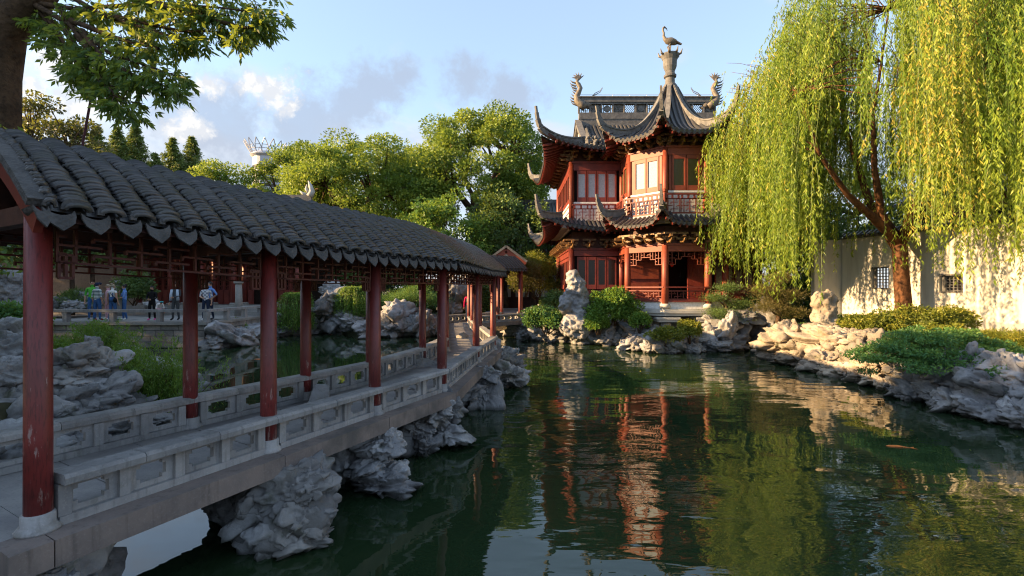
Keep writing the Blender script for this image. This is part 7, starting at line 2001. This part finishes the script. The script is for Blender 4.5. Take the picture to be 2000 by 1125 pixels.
    if hairstyle != 'bald':
        m_ = MB(); c = hc + upv * 0.028 - fwd * 0.016
        m_.ellipsoid(c, (0.094, 0.108, 0.092), 12, 8)
        m_.v = [v if (Vector(v) - hc).dot(fwd) < 0.055 or (Vector(v) - hc).dot(upv) > 0.055 else tuple(Vector(v) - fwd * 0.05) for v in m_.v]
        if hairstyle == 'long': m_.tube([c - fwd * 0.05, c - fwd * 0.10 - upv * 0.1, c - fwd * 0.10 - upv * 0.24, c - fwd * 0.08 - upv * 0.34], [0.08, 0.085, 0.075, 0.02], 8)
        if hairstyle == 'bun': m_.ellipsoid(c - fwd * 0.06 + upv * 0.09, (0.05, 0.05, 0.045), 8, 6)
        if hairstyle == 'tail': m_.tube([c - fwd * 0.09 + upv * 0.05, c - fwd * 0.16, c - fwd * 0.14 - upv * 0.16], [0.03, 0.035, 0.01], 7)
        if hairstyle == 'cap': m_.tube([c + fwd * 0.08 + upv * 0.04, c + fwd * 0.17 + upv * 0.03], [0.06, 0.05], 8)
        m_.build('hair' if hairstyle != 'cap' else 'cap', M[hair if hairstyle != 'cap' else 'cloth_navy'], root, True, local=True)
    for (nm, mt, sh) in extras:
        m_ = MB()
        if nm == 'shoulder_bag': m_.ellipsoid((-0.20, 0.06, 0.98), (0.07, 0.12, 0.13), 8, 6); m_.tube([(-0.18, 0.08, 1.08), (-0.05, 0.15, 1.28), (0.14, 0.02, 1.45)], 0.012, 5)
        elif nm == 'backpack': m_.ellipsoid((0, 0.17, 1.22), (0.13, 0.08, 0.20), 10, 8)
        elif nm == 'open_jacket':
            for sg in (-1, 1):
                m_.tube([(sg * 0.12, -0.085, 1.42), (sg * 0.14, -0.11, 1.2), (sg * 0.16, -0.10, 0.92)], [0.05, 0.06, 0.065], 8)
        elif nm == 'skirt': m_.lathe([(0.12, 0.30), (0.17, 0.15), (0.23, -0.02), (0.22, -0.03)], (0, 0, 0.75), 14)
        elif nm == 'straps':
            for sg in (-1, 1): m_.tube([(sg * 0.08, 0.10, 1.10), (sg * 0.09, 0.115, 1.3), (sg * 0.10, 0.05, 1.435), (sg * 0.09, -0.10, 1.3)], 0.022, 6)
            m_.tube([(0, 0.0, 0.92), (0, 0.0, 1.02), (0, 0.005, 1.14)], [0.165, 0.155, 0.145], 12)
            m_.v = [(x, y * 0.8, z) for x, y, z in m_.v]
        elif nm == 'glasses':
            for sg in (-1, 1): m_.ellipsoid(hc + Vector((sg * 0.035, -0.1, 0.018)), (0.026, 0.01, 0.018), 8, 5)
        elif nm == 'bow': m_.ellipsoid(hc + upv * 0.11 + Vector((0.05, 0, 0)), (0.07, 0.03, 0.04), 8, 5); m_.ellipsoid(hc + upv * 0.11 + Vector((-0.05, 0, 0)), (0.07, 0.03, 0.04), 8, 5)
        m_.build(nm, M[mt], root, True, local=True)
    return root
def tp(px, Y): return ((px - 1000) * Y / FPX, Y, TZ + 0.021)
person('bald man in bright green shirt standing behind the striped visitor', tp(180, 24.9), radians(35), 1.92, 'cloth_green', 'cloth_jeans', 'cloth_grey', hairstyle='bald', extras=(('glasses', 'hair_dark', 0),))
person('visitor seen from behind in striped shirt, dark cap and jeans', tp(190, 24.2), radians(170), 1.82, 'striped_cloth', 'cloth_jeans', 'shoe_red', hairstyle='cap')
person('woman in pink top half hidden between two jeans-clad visitors', tp(211, 24.7), radians(-40), 1.74, 'cloth_pink', 'cloth_pink', 'cloth_white', 'hair_grey')
person('woman in blue overalls with black shoulder bag seen from behind', tp(220, 24.2), radians(175), 1.74, 'cloth_white', 'cloth_jeans', 'cloth_jeans', 'hair_grey', sleeve='none', hairstyle='bun', extras=(('straps', 'cloth_jeans', 0), ('shoulder_bag', 'cloth_black', 0)))
person('woman in light blue shirt touching her chin', tp(243, 24.5), radians(-50), 1.72, 'cloth_blue', 'cloth_jeans', 'cloth_white', arms=('chin', 'front'), hairstyle='bun')
person('woman in black jacket facing the pond with hands in front', tp(297, 24.3), radians(10), 1.66, 'cloth_black', 'cloth_black', 'shoe_pink', arms=('front', 'front'), sleeve='long', hairstyle='tail')
person('small child in pale dress bending forward with a teal bow', tp(310, 23.95), radians(50), 1.15, 'cloth_white', 'cloth_white', 'shoe_green', bend=1.0, extras=(('bow', 'cloth_teal', 0), ('skirt', 'cloth_pink', 0)))
person('man in open pale jacket and dark trousers by the third railing post', tp(343, 24.4), radians(5), 1.82, 'cloth_grey', 'cloth_grey', 'cloth_black', sleeve='long', arms=('hang', 'front'), extras=(('open_jacket', 'cloth_pale_blue', 0),))
person('long-haired woman in checked shirt beside the man with hand on hip', tp(402, 24.2), radians(15), 1.78, 'checked_cloth', 'cloth_navy', 'cloth_white', arms=('front', 'hang'), hairstyle='long', extras=(('shoulder_bag', 'cloth_black', 0),))
person('person in light blue shirt with one hand on the hip', tp(411, 24.8), radians(-30), 1.86, 'cloth_blue', 'cloth_navy', 'cloth_grey', arms=('hang', 'hip'), hairstyle='short')
person('walker in magenta top seen from behind far along the covered bridge', (-2.32, 26.6, DZ + 0.001), radians(185), 1.62, 'cloth_magenta', 'cloth_navy', 'cloth_white', sleeve='long', stride=0.14, extras=(('backpack', 'cloth_grey', 0),), group='walkers on the bridge')
